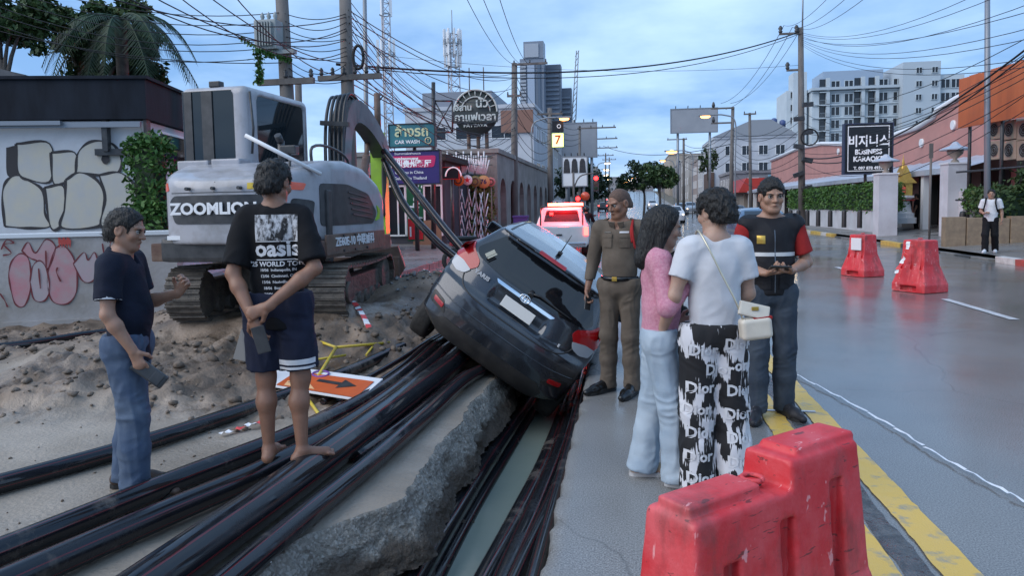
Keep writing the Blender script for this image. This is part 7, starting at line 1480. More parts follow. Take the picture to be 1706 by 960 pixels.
b = P(1622, 394, 27); mb = MB(); mb.bx(-.5, .5, -.3, .3, -.3, 1.65); o = mb.build('white_gate_wall', M_WALLW, None, (b.x, b.y, b.z)); tag(o, 'short white wall stub next to the right gate pillar', 'wall')
# golden spirit house
b = P(1503, 372, 33.5); sh_ = thing('spirit_house', 'golden spirit house on a tiered white pedestal', 'shrine', b); M_GLD2 = mat('gold_paint', (.62, .42, .10), .35, metal=.5, c2=(.5, .32, .08), scale=9)
mb = MB(); mb.lathe([(.62, 0), (.62, .25), (.52, .27), (.52, .45), (.40, .5), (.34, .9), (.30, 1.0), (.42, 1.1), (.5, 1.15), (.5, 1.25), (0, 1.25)], n=8, smooth=False); mb.build('pedestal', M_WHT, sh_); mb = MB(); mb.lathe([(.45, 1.0), (.56, 1.03), (.45, 1.06)], n=8, smooth=False); mb.build('red_band', M_REDC, sh_)
mb = MB(); mb.bx(-.3, .3, -.3, .3, 1.25, 1.8); mb.prism([(-.45, 1.8), (.45, 1.8), (.18, 2.1), (.22, 2.12), (0, 2.6), (-.22, 2.12), (-.18, 2.1)], -.42, .42); mb.lathe([(.10, 2.4), (.12, 2.5), (.05, 2.62), (.07, 2.7), (.02, 2.9), (0, 3.15)], n=10); mb.build('shrine_house', M_GLD2, sh_)
mb = MB(); mb.box((-.1, -.33, 1.5), (.10, .05, .16), bev=.02); mb.build('garland', M_ORNG, sh_)
# black bollards
bm_ = MB(); bm_.lathe([(.11, 0), (.105, .7), (.08, .78), (0, .8)], n=12); bme_ = bm_.mesh('bollard'); bme_.materials.append(mat('black_bollard', (.02, .02, .022), .5))
for i, (px, py) in enumerate(((1317, 374), (1330, 375), (1345, 376), (1363, 377), (1383, 378), (1406, 379), (1432, 380))):
    q = P(px, py, 40-i*1.2); o = link('bollard', bme_, None, None, q); tag(o, 'black bollard, %s from the left in the row before the hedge wall' % ('first', 'second', 'third', 'fourth', 'fifth', 'sixth', 'seventh')[i], 'bollard', 'black bollards before the hedge wall')
q = P(1603, 396, 25.5); o = link('bollard', bme_, None, None, q); o.scale = (1, 1, 1.15); tag(o, 'single black bollard beside the tan stone wall', 'bollard', 'black bollards before the hedge wall')
# tan stone wall, planting and orange fronted shop
b = P(1700, 402, 22.5); tw = thing('tan_wall', 'tan stone panelled wall at the right edge', 'wall', (b.x-2.05, b.y+.2, .1)); 
for k in range(7): mb = MB(); mb.bx(k*.62, k*.62+.59, -.02*(k % 2), .3, 0, .98-.03*(k % 3), bev=.015); mb.build('stone_panel', mat('tan_stone', (.28, .20, .13), .7, c2=(.2, .14, .095), scale=5, bump=.4), tw)
hedge('planter_shrubs', 'dark shrubs growing above the tan stone wall', 'shrub', [(tw.location.x+1.5, tw.location.x+4.4, tw.location.y+.5, tw.location.y+1.5, .5, 1.9), (tw.location.x+2.6, tw.location.x+3.6, tw.location.y+.4, tw.location.y+1.2, 1.2, 2.5)], 4200, .08, M_LEAF, (tw.location.x+1, tw.location.y+1, .2), .10)
hedge('clipped_bush', 'clipped round bush between the white wall stub and the mast', 'bush', [(P(1603, 340, 26.5).x, P(1640, 340, 26.5).x, 27.5, 28.6, 1.3, 1.95)], 2400, .06, M_LEAFB, (P(1620, 340, 26.5).x, 28, .3), .05)
M_ORF = mat('orange_sheet', (.46, .12, .035), .5, c2=(.36, .09, .03), scale=2, stretch=(1, 1, .2))
A = P(1596, 214, 26.5); B = P(1760, 60, 21.5); ofs = thing('orange_front', 'corrugated orange shop front panel high at the right edge', 'facade', (A.x, A.y, .3)); dxy = Vector((B.x-A.x, B.y-A.y, 0)); wl2 = dxy.length; dxy.normalize(); nr = Vector((dxy.y, -dxy.x, 0))
z0, z1 = A.z-.3, P(1600, 133, 26.5).z-.3
for pnl in range(8):
    mb = MB(); vs = []; m_ = 10
    for i in range(m_+1):
        u = wl2*(pnl+i/m_)/8-.004*(i == m_); w = .035*(1 if i % 2 else -1); p = dxy*u+nr*w; vs += [p+Vector((0, 0, z0)), p+Vector((0, 0, z1+.02*(pnl % 2)))]
    mb.add(vs, [(2*i, 2*i+1, 2*i+3, 2*i+2) for i in range(m_)]); mb.add([v-nr*.06 for v in vs], [(2*i+2, 2*i+3, 2*i+1, 2*i) for i in range(m_)]); mb.build('sheet', M_ORF, ofs)
for u in (.08, .45, .9): p = dxy*wl2*u-nr*.2; mb = MB(); mb.cyl(p+Vector((0, 0, -.2)), p+Vector((0, 0, z1)), .06, n=8); mb.build('steel_post', M_XDRK, ofs)
mb = MB(); mb.cyl(Vector((0, 0, 2.3)), dxy*wl2+Vector((0, 0, 2.3)), .04, n=6); mb.cyl(Vector((0, 0, 1.3)), dxy*wl2+Vector((0, 0, 1.3)), .04, n=6); mb.build('rail', M_XDRK, ofs)
mb = MB(); p0 = -nr*1.2; mb.prism([(0, 0), (wl2, 0), (wl2, z0), (0, z0)], -.1, .0, Matrix.Translation(-nr*2.2) @ Matrix((dxy, -nr, Vector((0, 0, 1)))).transposed().to_4x4()); mb.build('back_wall', M_DINT, ofs)
for k in range(6):
    px, py = (1664+(k % 3)*25, 216+(k//3)*34); q = P(px, py, 25.2-(k % 3)*.7); ac = thing('air_conditioner', 'beige outdoor air conditioner, %s of the %s row under the orange front' % (('left', 'middle', 'right')[k % 3], ('upper', 'lower')[k//3]), 'air conditioner', q, 0, 'air conditioners under the orange front'); ac.rotation_euler = (0, 0, math.atan2(dxy.y, dxy.x))
    mb = MB(); mb.box((0, 0, 0), (.36, .16, .32), bev=.03); mb.build('casing', mat('beige_casing', (.34, .27, .21), .6), ac); mb = MB(); mb.lathe([(0, 0), (.22, 0)], n=20); me = mb.mesh('fan_well'); me.transform(Matrix.Translation((0, -.163, 0)) @ Matrix.Rotation(PI/2, 4, 'X')); link('fan_well', me, M_DINT, ac)
    mb = MB()
    for r_ in (.08, .15, .22): mb.tube([(r_*math.cos(a), -.175, r_*math.sin(a)) for a in np.linspace(0, 2*PI, 19)], .008, 4)
    mb.build('fan_guard', M_GALV, ac)
# hotel
A, B = P(1352, 270, 128), P(1492, 270, 128); ht = thing('hotel', 'pale grey seven storey hotel with rows of windows and balconies', 'hotel', (A.x, A.y, 0)); W = B.x-A.x; Ht = P(1400, 152, 128).z; M_HOT = mat('hotel_render', (.50, .56, .60), .7, c2=(.44, .50, .54), scale=.3); M_HOT2 = mat('hotel_shade', (.42, .48, .53), .7)
mb = MB(); mb.bx(0, W, 0, 12, -2, Ht); mb.build('main_wing', M_HOT, ht); mb = MB(); mb.bx(-.3, W+.3, -.9, 12, Ht, Ht+.45); mb.build('eave', M_HOT2, ht); mb = MB(); mb.bx(2.5, W-2, 3, 11, Ht+.45, P(1400, 116, 128).z); mb.build('roof_block', mat('hotel_roof', (.30, .38, .48), .6), ht)
L0 = P(1312, 160, 130); mb = MB(); mb.bx(L0.x-A.x, -.02, 3, 12, -2, P(1320, 150, 130).z); mb.build('left_wing', M_HOT, ht); mb = MB(); mb.bx(P(1324, 0, 128).x-A.x, P(1346, 0, 128).x-A.x, 2, 6, 0, P(1330, 118, 128).z); mb.build('stair_tower', M_HOT, ht)
Rg0, Rg1 = P(1492, 0, 126).x-A.x, P(1550, 0, 126).x-A.x; mb = MB(); mb.bx(Rg0+.02, Rg1, -2, 10, -2, P(1520, 109, 126).z); mb.build('lift_tower', M_HOT2, ht); mb = MB(); mb.bx(Rg1+.02, P(1590, 0, 126).x-A.x, -1, 10, -2, P(1570, 130, 126).z); mb.build('right_wing', M_HOT, ht)
rows = [144, 165, 187, 208, 229]; nfl = 7; dz = (P(1400, 144, 128).z-P(1400, 229, 128).z)/4; ztop = P(1400, 144, 128).z
colx = [(1370, 'b'), (1388, 'w'), (1409, 'w'), (1425, 'b'), (1447, 'b'), (1463, 'w'), (1485, 'w'), (1500, 'b')]
fr = MB(); ww, wh = 1.3, 1.35
for a, b_, c, d in ((-ww/2, ww/2, -wh/2-.1, -wh/2), (-ww/2, ww/2, wh/2, wh/2+.1), (-ww/2-.1, -ww/2, -wh/2-.1, wh/2+.1), (ww/2, ww/2+.1, -wh/2-.1, wh/2+.1), (-.06, .06, -wh/2, wh/2)): fr.bx(a, b_, -.15, .0, c, d)
fm = fr.mesh('window'); fm.materials.append(M_HOT); pn = MB(); pn.bx(-ww/2, ww/2, -.06, .0, -wh/2, wh/2); pm = pn.mesh('pane'); pm.materials.append(M_WIND)
bl_ = MB(); bl_.bx(-.75, .75, -.05, 0, -1.1, 1.1); blm = bl_.mesh('balcony_recess'); blm.materials.append(M_WIND); br = MB(); br.bx(.25, .8, -.7, -.06, -1.15, 1.2); br.bx(-.8, .8, -.75, -.06, -1.25, -1.12); brm = br.mesh('balcony'); brm.materials.append(M_HOT)
rl = MB()
for k in range(8): rl.bx(-.75+.2*k, -.72+.2*k, -.72, -.69, -1.1, -.3)
rl.bx(-.78, .25, -.73, -.68, -.32, -.26); rlm = rl.mesh('balcony_rail'); rlm.materials.append(M_GALV)
for r in range(nfl):
    z = ztop-dz*r
    for px, kd in colx:
        x = P(px, 180, 128).x-A.x
        if kd == 'w': w_ = link('window', fm, None, ht, (x, 0, z)); link('pane', pm, None, w_)
        else: b_ = link('balcony', brm, None, ht, (x, 0, z)); link('balcony_recess', blm, None, b_); link('balcony_rail', rlm, None, b_)
    mb = MB(); mb.bx(0, W, -.22, -.004, z-dz/2-.10, z-dz/2+.10); mb.build('floor_band', M_HOT, ht)
    for px in (1518, 1542): w_ = link('window', fm, None, ht, (P(px, 180, 126).x-A.x, -2.0, z+1.6)); w_.scale = (.65, 1, .65); link('pane', pm, None, w_)
    for px in (1562, 1578): w_ = link('window', fm, None, ht, (P(px, 180, 126).x-A.x, -1.0, z-.6)); link('pane', pm, None, w_)
    for px in (1322, 1338): w_ = link('window', fm, None, ht, (P(px, 180, 130).x-A.x, 3.0, z-1)); w_.scale = (.6, 1, .8); link('pane', pm, None, w_)
# ================================================================ SIGNS
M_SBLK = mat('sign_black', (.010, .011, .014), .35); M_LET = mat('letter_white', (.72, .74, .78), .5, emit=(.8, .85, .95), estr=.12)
def sign(name, label, px0, py0, px1, py1, d, m, depth=.18, rz=0., frame_m=None, post=True, gz=None):
    A, B = P(px0, py1, d), P(px1, py0, d); w, h = (B-A).dot(RX), B.z-A.z; g0 = (hz(A.y)+.15) if gz is None else gz; t = thing(name, label, 'sign', ((A.x+B.x)/2, A.y, g0), rz); zc = (A.z+B.z)/2-g0
    mb = MB(); mb.bx(-w/2, w/2, 0, depth, zc-h/2, zc+h/2, bev=.02); mb.build('board', m, t)
    if frame_m:
        mb = MB(); e = .035*h**.5
        for u0, u1, v0, v1 in ((-w/2, w/2, zc-h/2-e, zc-h/2), (-w/2, w/2, zc+h/2, zc+h/2+e), (-w/2-e, -w/2, zc-h/2-e, zc+h/2+e), (w/2, w/2+e, zc-h/2-e, zc+h/2+e)): mb.bx(u0, u1, -.03, depth+.02, v0, v1)
        mb.build('frame', frame_m, t)
    if post: mb = MB(); mb.cyl((0, depth+.1, -.2), (0, depth+.1, zc+h/2), .07, n=8); mb.build('post', M_XDRK, t)
    return t, w, h, zc
def sgt(t, s, size, m, x, z, y=-.012, **k): return text(s, size, m, t, (x, y, z), (PI/2, 0, 0), **k)
t, w, h, zc = sign('karaoke_sign', 'black lettered signboard standing behind the hedge', 1407, 207, 1481, 289, 34.5, M_SBLK, .3, 0, mat('navy_frame', (.03, .04, .08), .5), gz=.4)
mb = MB(); e = .03
for u0, u1, v0, v1 in ((-w*.44, w*.44, zc-h*.46, zc-h*.46+e), (-w*.44, w*.44, zc+h*.45, zc+h*.45+e), (-w*.44, -w*.44+e, zc-h*.46, zc+h*.45), (w*.44-e, w*.44, zc-h*.46, zc+h*.45)): mb.bx(u0, u1, -.012, .0, v0, v1)
mb.build('white_border', M_LET, t)
sgt(t, '비지니스', h*.255, M_LET, 0, zc+h*.14, bold=.012, sx=.85); sgt(t, 'BUSINESS', h*.14, M_LET, 0, zc-h*.07, bold=.012, sx=.9); sgt(t, 'KARAOKE', h*.14, M_LET, 0, zc-h*.215, bold=.012, sx=.92); sgt(t, 'T. 097 878 4931', h*.085, M_LET, .0, zc-h*.40, bold=.006)
# car wash
M_TEAL = mat('teal_sign', (.03, .12, .17), .4, c2=(.05, .24, .26), scale=1.2); M_YEL2 = mat('pale_yellow_letters', (.62, .66, .40), .5)
t, w, h, zc = sign('car_wash_sign', 'teal car wash signboard above the purple restaurant board', 649, 207, 727, 245, 26, M_TEAL, .2, 0, M_XDRK)
sgt(t, 'ล้างรถ', h*.62, M_YEL2, 0, zc+h*.15, bold=.012, sx=1.0); sgt(t, 'CAR WASH', h*.23, M_LET, -w*.10, zc-h*.30, bold=.002)
mb = MB(); mb.tube([(w*.36+h*.14*math.cos(a), -.012, zc-h*.26+h*.14*math.sin(a)) for a in np.linspace(0, 2*PI, 21)], .018, 5); mb.build('round_logo', M_YEL2, t); sgt(t, 'T', h*.2, M_YEL2, w*.36, zc-h*.26)
# restaurant board
M_PURP = mat('purple_sign', (.045, .03, .16), .4); M_MAG = mat('magenta_band', (.62, .03, .14), .4)
t, w, h, zc = sign('restaurant_sign', 'purple restaurant signboard with a magenta band', 646, 252, 736, 307, 25.6, M_PURP, .2, 0, M_XDRK)
mb = MB(); mb.prism(round_poly([(-w*.5, zc+h*.0), (w*.40, zc+h*.0), (w*.44, zc+h*.36), (-w*.5, zc+h*.36)], .1), -.014, -.002); mb.build('magenta_band', M_MAG, t)
sgt(t, 'ร้านอาหารเผิงฟานหมวง', h*.09, M_LET, -w*.1, zc+h*.43, -.012); sgt(t, 'pengphanmuang', h*.135, M_LET, -w*.16, zc+h*.28, -.02, bold=.004); sgt(t, '贵州贵州餐厅', h*.24, M_LET, -w*.06, zc+h*.10, -.02, bold=.008, sx=.95); sgt(t, 'Guizhou in China', h*.13, M_LET, -w*.08, zc-h*.15); sgt(t, 'Guizhou in Thailand', h*.13, M_LET, -w*.06, zc-h*.33)
# banner, small black sign, round emblem sign, row of old motor-oil signs
M_GRNB = mat('green_banner', (.015, .14, .06), .5); M_REDB = mat('red_banner', (.62, .02, .03), .5)
t, w, h, zc = sign('feather_banner', 'green over red advertising banner standing by the shop', 679, 308, 707, 402, 27.5, M_GRNB, .05, 0, None, False)
mb = MB(); mb.bx(-w*.42, w*.46, -.02, -.003, zc-h*.47, zc-h*.10); mb.build('red_panel', M_REDB, t); mb = MB(); mb.prism([(-w*.42, zc-h*.10), (w*.46, zc-h*.16), (w*.46, zc-h*.08), (-w*.42, zc-h*.0)], -.02, -.004); mb.build('white_slash', M_WHT, t)
o = sgt(t, 'Chang', h*.24, M_LET, w*.05, zc+h*.22, -.014, bold=.01); o.rotation_euler = (PI/2, -PI/2+.1, 0)
mb = MB(); mb.bx(-w*.34, -w*.24, -.028, -.021, zc-h*.42, zc-h*.24); mb.build('white_print', M_WHT, t)
t, w, h, zc = sign('dark_arch_sign', 'small black signboard beside the purple restaurant board', 737, 279, 765, 298, 28, M_SBLK, .12, 0, M_REDC); mb = MB(); mb.tube([(w*.18+.30*math.cos(a), -.012, zc-h*.3+.34*math.sin(a)) for a in np.linspace(0, PI, 13)], .03, 5); mb.build('arch_logo', M_LET, t)
q = P(793, 187, 38); rs = thing('round_sign', 'round dark emblem sign with pale lettering on three posts', 'sign', (q.x, q.y, .15)); zc = q.z-.15; rr = 1.16
mb = MB(); mb.lathe([(0, 0), (rr, 0), (rr, .25), (0, .25)], n=40); me = mb.mesh('disc'); me.transform(Matrix.Translation((0, .13, zc)) @ Matrix.Rotation(PI/2, 4, 'X')); link('disc', me, mat('dark_green_sign', (.025, .035, .035), .5), rs)
M_PALE = mat('pale_letters', (.50, .55, .52), .5)
mb = MB(); mb.tube([(rr*.97*math.cos(a), -.15, zc+rr*.97*math.sin(a)) for a in np.linspace(-.2, PI+.2, 30)], .05, 6); mb.build('outer_ring', M_PALE, rs); mb = MB(); mb.tube([(rr*.66*math.cos(a), -.14, zc+rr*.66*math.sin(a)) for a in np.linspace(0, PI, 26)], .035, 6); mb.build('inner_ring', M_PALE, rs)
for a in np.linspace(.3, PI-.3, 9): mb = MB(); mb.cyl((rr*.70*math.cos(a), -.14, zc+rr*.70*math.sin(a)), (rr*.93*math.cos(a), -.14, zc+rr*.93*math.sin(a)), .03, n=5); mb.build('spoke', M_PALE, rs)
mb = MB(); mb.prism([(-1.15, zc-.55), (1.15, zc-.55), (1.2, zc-.02), (-1.2, zc+.05)], -.22, -.13); mb.build('name_panel', mat('dark_green_sign', (.025, .035, .035), .5), rs)
text('อีสาน', .42, M_PALE, rs, (-.62, -.24, zc+.22), (PI/2, 0, 0), bold=.012); text('นัว', .62, M_PALE, rs, (.36, -.24, zc+.42), (PI/2, 0, R(0)), bold=.014); text('กาแฟเวลา', .52, M_PALE, rs, (.0, -.24, zc-.28), (PI/2, 0, 0), bold=.016, sx=1.05); text('PATTAYA', .22, M_PALE, rs, (0, -.24, zc-.70), (PI/2, 0, 0), bold=.004, sx=1.3)
for x in (-.45, .05, .5): mb = MB(); mb.cyl((x, .2, -.2), (x, .2, zc-.3), .10, n=8); mb.build('post', M_RUST, rs)
for x in (-.35, .4): mb = MB(); mb.cyl((x, .15, zc+.9), (x, .15, zc+2.3), .03, n=5); mb.build('spike', M_POLE, rs)
for i, (px, py, r_, m, s_, lab) in enumerate(((764, 300, .26, mat('oil_orange', (.5, .14, .02), .5), '', 'orange shell shaped oil sign in the row below the V screen'), (779, 300, .22, M_WHT, '*', 'round white oil sign with a red star'), (792, 302, .24, mat('oil_olive', (.20, .17, .06), .5), '', 'round olive oil sign with a dark centre'), (806, 303, .28, mat('oil_gold', (.5, .26, .10), .5), '76', 'round orange oil sign numbered 76'), (818, 303, .20, mat('oil_pink', (.42, .16, .16), .5), '', 'round pinkish oil sign at the end of the row'))):
    q = P(px, py, 32); t = thing('oil_sign', lab, 'sign', (q.x, q.y, q.z), 0, 'old motor oil signs'); mb = MB(); mb.lathe([(0, 0), (r_, 0), (r_, .06), (0, .06)], n=24); me = mb.mesh('disc'); me.transform(Matrix.Rotation(PI/2, 4, 'X')); link('disc', me, m, t)
    mb = MB(); mb.cyl((0, .05, -q.z+.1), (0, .05, 0), .03, n=6); mb.build('stem', M_POLE, t)
    if s_ == '76': text('76', .28, mat('navy_letters', (.02, .02, .08), .5), t, (0, -.07, 0), (PI/2, 0, 0), bold=.008)
    elif s_ == '*': mb = MB(); mb.prism([((.15 if k % 2 == 0 else .06)*math.sin(k*PI/5), (.15 if k % 2 == 0 else .06)*math.cos(k*PI/5)) for k in range(10)], -.075, -.062); mb.build('star', M_REDB, t)
    else: mb = MB(); mb.tube([(r_*.55*math.cos(a), -.068, r_*.55*math.sin(a)) for a in np.linspace(0, 2*PI, 17)], .03, 5); mb.build('ring', M_RUST, t)
# V-shaped white screen
vs_t = thing('v_screen', 'screen of white V shaped metal bars in front of the bamboo', 'screen', P(780, 395, 33.5)); v0 = vs_t.location
for cx_, top in ((752, 315), (763, 318), (775, 318), (786, 318), (797, 320), (806, 322)):
    for k in range(4):
        y = top+k*22+(cx_ % 3)*3; a = P(cx_, y+26, 33.5)-v0
        for s_ in (-1, 1): b = P(cx_+s_*7, y-6, 33.5)-v0; mb = MB(); mb.cyl(a, b, .028, n=5); mb.build('bar', M_WHT, vs_t)
for cx_ in (745, 760, 772, 785, 797, 806):
    for k in range(5): a = P(cx_+k*1.5-3, 290, 33.8)-v0; b = P(cx_+(k-2)*4.5, 252+abs(k-2)*7, 33.8)-v0; mb = MB(); mb.cyl(a, b, .035, n=5); mb.build('crown_bar', M_WHT, vs_t)
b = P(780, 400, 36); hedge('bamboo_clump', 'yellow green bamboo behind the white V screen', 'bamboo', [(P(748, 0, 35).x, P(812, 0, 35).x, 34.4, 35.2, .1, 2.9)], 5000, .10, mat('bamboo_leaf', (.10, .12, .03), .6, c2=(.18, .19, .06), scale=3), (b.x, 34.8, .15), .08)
# shop behind the boards
A, B = P(640, 400, 31), P(745, 400, 31); sb = thing('dark_shopfront', 'dark glazed shopfront behind the purple signboard', 'shop', (A.x, A.y, .15)); w = B.x-A.x; mb = MB(); mb.bx(0, w, .3, 6, 0, 3.4); mb.build('wall', mat('dark_shop', (.05, .05, .065), .6), sb); mb = MB(); mb.bx(-.3, w+.3, -.8, 6, 3.4, 3.65); mb.build('roof', M_DINT, sb)
wall_windows(sb, (0, .28, 0), (1, 0, 0), w, 1, 3, 1.4, 2, .75, 2.0, .2); mb = MB(); mb.bx(w*.55, w, -.6, -.5, 0, 1.0); mb.build('counter', mat('tan_counter', (.25, .16, .10), .6), sb)
A = P(535, 330, 24); bs = shop('low_house', 'low house with rusty eaves glimpsed between cab and boom', A.x-2.6, A.x+.7, A.y, A.y+4, 2.5, sh_m(5), 1, 2, 0, 1, None, M_RUST)
# sign gantry frame on the pole beside the car wash sign
pG, bG, vG = upole('dark steel sign pole beside the car wash board', 722, 400, 27, 137, .085, (), 722, 'sign_pole', M_XDRK)
mb = MB(); q = [P(x, y, 27)-bG for x, y in ((724, 168), (754, 168), (754, 220), (724, 220))]
for i in range(4): mb.cyl(q[i], q[(i+1) % 4], .035, n=5)
mb.cyl(q[0], q[2], .025, n=5); mb.cyl(q[1], q[3], .025, n=5); mb.build('frame', M_XDRK, pG)
# lit square sign on the pole
t, w, h, zc = sign('lit_square_sign', 'lit square shop sign with a number seven on the pole', 920, 222, 939, 245, 51, mat('lit_sign_face', (.8, .75, .4), .4, emit=(1.0, .85, .30), estr=1.0), .25, 0, mat('green_trim', (.03, .3, .10), .5), False)
sgt(t, '7', h*.9, mat('red_orange_letters', (.75, .10, .02), .5), 0, zc, bold=.02); t2_, w, h, zc = sign('dark_logo_sign', 'dark square sign above the lit number sign', 920, 201, 939, 220, 51, M_SBLK, .2, 0, None, False)
mb = MB(); mb.tube([(.12*math.cos(a)+.08, -.02, zc+.12*math.sin(a)) for a in np.linspace(0, 2*PI, 15)], .03, 5); mb.build('logo_ring', M_LET, t2_)
# medical cross sign by the arcade
t, w, h, zc = sign('cross_sign', 'pale sign with a cross beside the arcade', 921, 334, 936, 348, 47, M_TAPE_W, .15, 0, None); mb = MB(); mb.bx(-.05, .05, -.02, -.003, zc-.18, zc+.18); mb.bx(-.18, -.053, -.02, -.003, zc-.05, zc+.05); mb.bx(.053, .18, -.02, -.003, zc-.05, zc+.05); mb.build('cross', M_XDRK, t)
# ================================================================ VEHICLES AND LIGHTS
M_TRKW = mat('white_truck_paint', (.55, .56, .58), .3, coat=.6, c2=(.48, .49, .51), scale=2)
q = P(932, 420, 23.2); tk = thing('police_pickup', 'white police pickup truck with its red beacon bar lit', 'pickup truck', (q.x, q.y, .01), R(2))
f = Field((-1.1, -.1, .3), (1.1, 5.2, 2.0), .03); X, Y, Z = f.ax[0][:, None, None], f.ax[1][None, :, None], f.ax[2][None, None, :]
zt = np.interp(f.ax[1], [0, 1.55, 1.62, 1.85, 2.1, 3.2, 3.8, 4.4, 5.1, 5.2], [1.10, 1.10, 1.12, 1.72, 1.76, 1.74, 1.2, 1.08, .98, .7])[None, :, None]
wz = np.interp(f.ax[2], [.3, .5, .8, 1.08, 1.12, 1.76], [.86, .92, .93, .90, .86, .66])[None, None, :]
d = smax(Z-zt, np.abs(X)-wz, .06); d = smax(d, -Y, .03); d = smax(d, Y-5.15, .08); d = smax(d, .42-Z, .03); f.F[:] = d
f.box((0, .78, 1.15), (.78, .70, .42), .03, k=.02, mode='s')
for y in (1.0, 4.1):
    for s_ in (-1, 1): f.cone((s_*.6, y, .4), (s_*1.1, y, .4), .46, .46, k=.02, mode='s')
V, Q = f.nets(); TB = BVHTree.FromPolygons([tuple(v) for v in V], [tuple(k) for k in Q]); link('body', mesh_np('body', V, Q, True), M_TRKW, tk)
panel(TB, 'rear_window', [(-.60, 1.22), (.60, 1.22), (.52, 1.64), (-.52, 1.64)], mat('red_lit_glass', (.03, .004, .005), .08), tk, 'rear', .004, .06)  # the beacon's red glow is put into the glass colour
for s_, ax_n in ((-1, 'left'), (1, 'right')):
    panel(TB, 'side_window', [(1.95, 1.18), (3.4, 1.18), (3.1, 1.62), (2.05, 1.66)], M_CGLS, tk, ax_n, .004, .08)
    mb = MB(); mb.box((s_*.84, -.012, .92), (.07, .02, .15), bev=.01); mb.build('tail_light', M_RGLO, tk)
    for y in (1.0, 4.1): w_ = wheel(tk, (s_*.80, y, .40), s_); w_.scale = (1.25, 1.28, 1.28)
mb = MB(); mb.box((0, -.02, .80), (.09, .012, .025)); mb.build('tailgate_handle', M_XDRK, tk); mb = MB(); mb.box((0, -.08, .46), (.85, .07, .08), bev=.02); mb.build('bumper', M_CHRM, tk); mb = MB(); mb.box((0, -.025, .58), (.2, .008, .055)); mb.build('number_plate', M_PLTE, tk)
mb = MB(); mb.box((.1, 2.3, 1.84), (.60, .13, .075), bev=.03); mb.build('beacon_bar', M_BEAC, tk); tk.scale = (1, 1, .9); mb = MB(); mb.box((-.35, 1.74, 1.52), (.06, .04, .05)); mb.build('brake_lamp', M_RLED, tk)
mb = MB()
for x in (-.7, .7): mb.tube([(x, 1.5, 1.1), (x, 1.55, 1.78), (x*.95, 2.2, 1.79)], .03, 6)
mb.cyl((-.7, 1.55, 1.78), (.7, 1.55, 1.78), .03); mb.build('roll_bar', M_XDRK, tk)
lt = bpy.data.lights.new('beacon_light', 'POINT'); lt.energy = 420; lt.color = (1, .03, .03); lt.shadow_soft_size = .25; lo = bpy.data.objects.new('beacon_light', lt); COL.objects.link(lo); lo.parent = tk; lo.location = (.1, 1.75, 2.15)
# far cars: one coarse shell, copied
fs_ = car_shell(.045); V, Q = fs_.nets(); FB = BVHTree.FromPolygons([tuple(v) for v in V], [tuple(k) for k in Q])
def far_car(label, loc, rz, m, lit='front', group='cars on the street'):
    t = thing('passenger_car', label, 'car', loc, rz, group); me = mesh_np('body', V, Q, True); link('body', me, m, t)
    panel(FB, 'windscreen', [(-.60, 1.03), (.60, 1.03), (.52, 1.36), (-.52, 1.36)], M_CGLS, t, 'front', .012, .12); panel(FB, 'rear_window', [(-.6, 1.05), (.6, 1.05), (.48, 1.33), (-.48, 1.33)], M_CGLS, t, 'rear', .012, .12)
    for s_, a in ((-1, 'left'), (1, 'right')):
        panel(FB, 'side_window', [(.0, 1.02), (1.9, .99), (1.45, 1.34), (.1, 1.35)], M_CGLS, t, a, .012, .12)
        mb = MB(); mb.lathe([(0, 0), (.075, 0), (.06, .03), (0, .035)], n=12); me = mb.mesh('headlight'); me.transform(Matrix.Translation((s_*.62, 3.26, .70)) @ Matrix.Rotation(-PI/2, 4, 'X')); link('headlight', me, M_LAMPW if lit == 'front' else M_CLRL, t)
        mb = MB(); mb.box((s_*.66, -.60, .93), (.10, .03, .08), bev=.01); mb.build('tail_light', M_RGLO if lit == 'rear' else M_REDL, t)
        for y in (0, 2.55): wheel(t, (s_*.745, y, .303), s_)
    mb = MB(); mb.box((0, 3.38, .52), (.16, .01, .05)); mb.build('number_plate', M_PLTE, t)
    return t
M_C1 = mat('silver_paint', (.35, .37, .4), .3, metal=.5, coat=.5); M_C2 = mat('blue_paint', (.06, .12, .2), .3, coat=.5); M_C3 = mat('white_car_paint', (.55, .56, .58), .3, coat=.5); M_C4 = mat('dark_car_paint', (.03, .03, .035), .3, coat=.5)
oc = far_car('blue grey car with lit headlights behind the vest man', (4.15, 25.6, .005), PI, M_C2)
for i, (x, y, rz, m, lit, lab) in enumerate(((3.9, 66, PI, M_C3, 'front', 'white car with headlights coming down the middle distance'), (7.9, 58, PI, M_C4, 'front', 'dark car with headlights near the far right kerb'), (6.6, 96, PI, M_C1, 'front', 'silver car with headlights far up the road'), (4.2, 130, PI, M_C3, 'front', 'white car with headlights farthest up the road'), (8.4, 84, PI, M_C4, 'none', 'dark parked car at the right kerb by the tree'), (8.4, 104, PI, M_C1, 'none', 'silver parked car at the right kerb far up'), (-3.8, 118, 0, M_C4, 'rear', 'dark car driving away with red tail lights'), (-1.5, 150, 0, M_C1, 'rear', 'silver car driving away with red tail lights'), (-4.0, 172, 0, M_C3, 'rear', 'white car driving away with red tail lights'))): far_car(lab, (x, y, hz(y)+.005), rz+R(.6), m, lit)
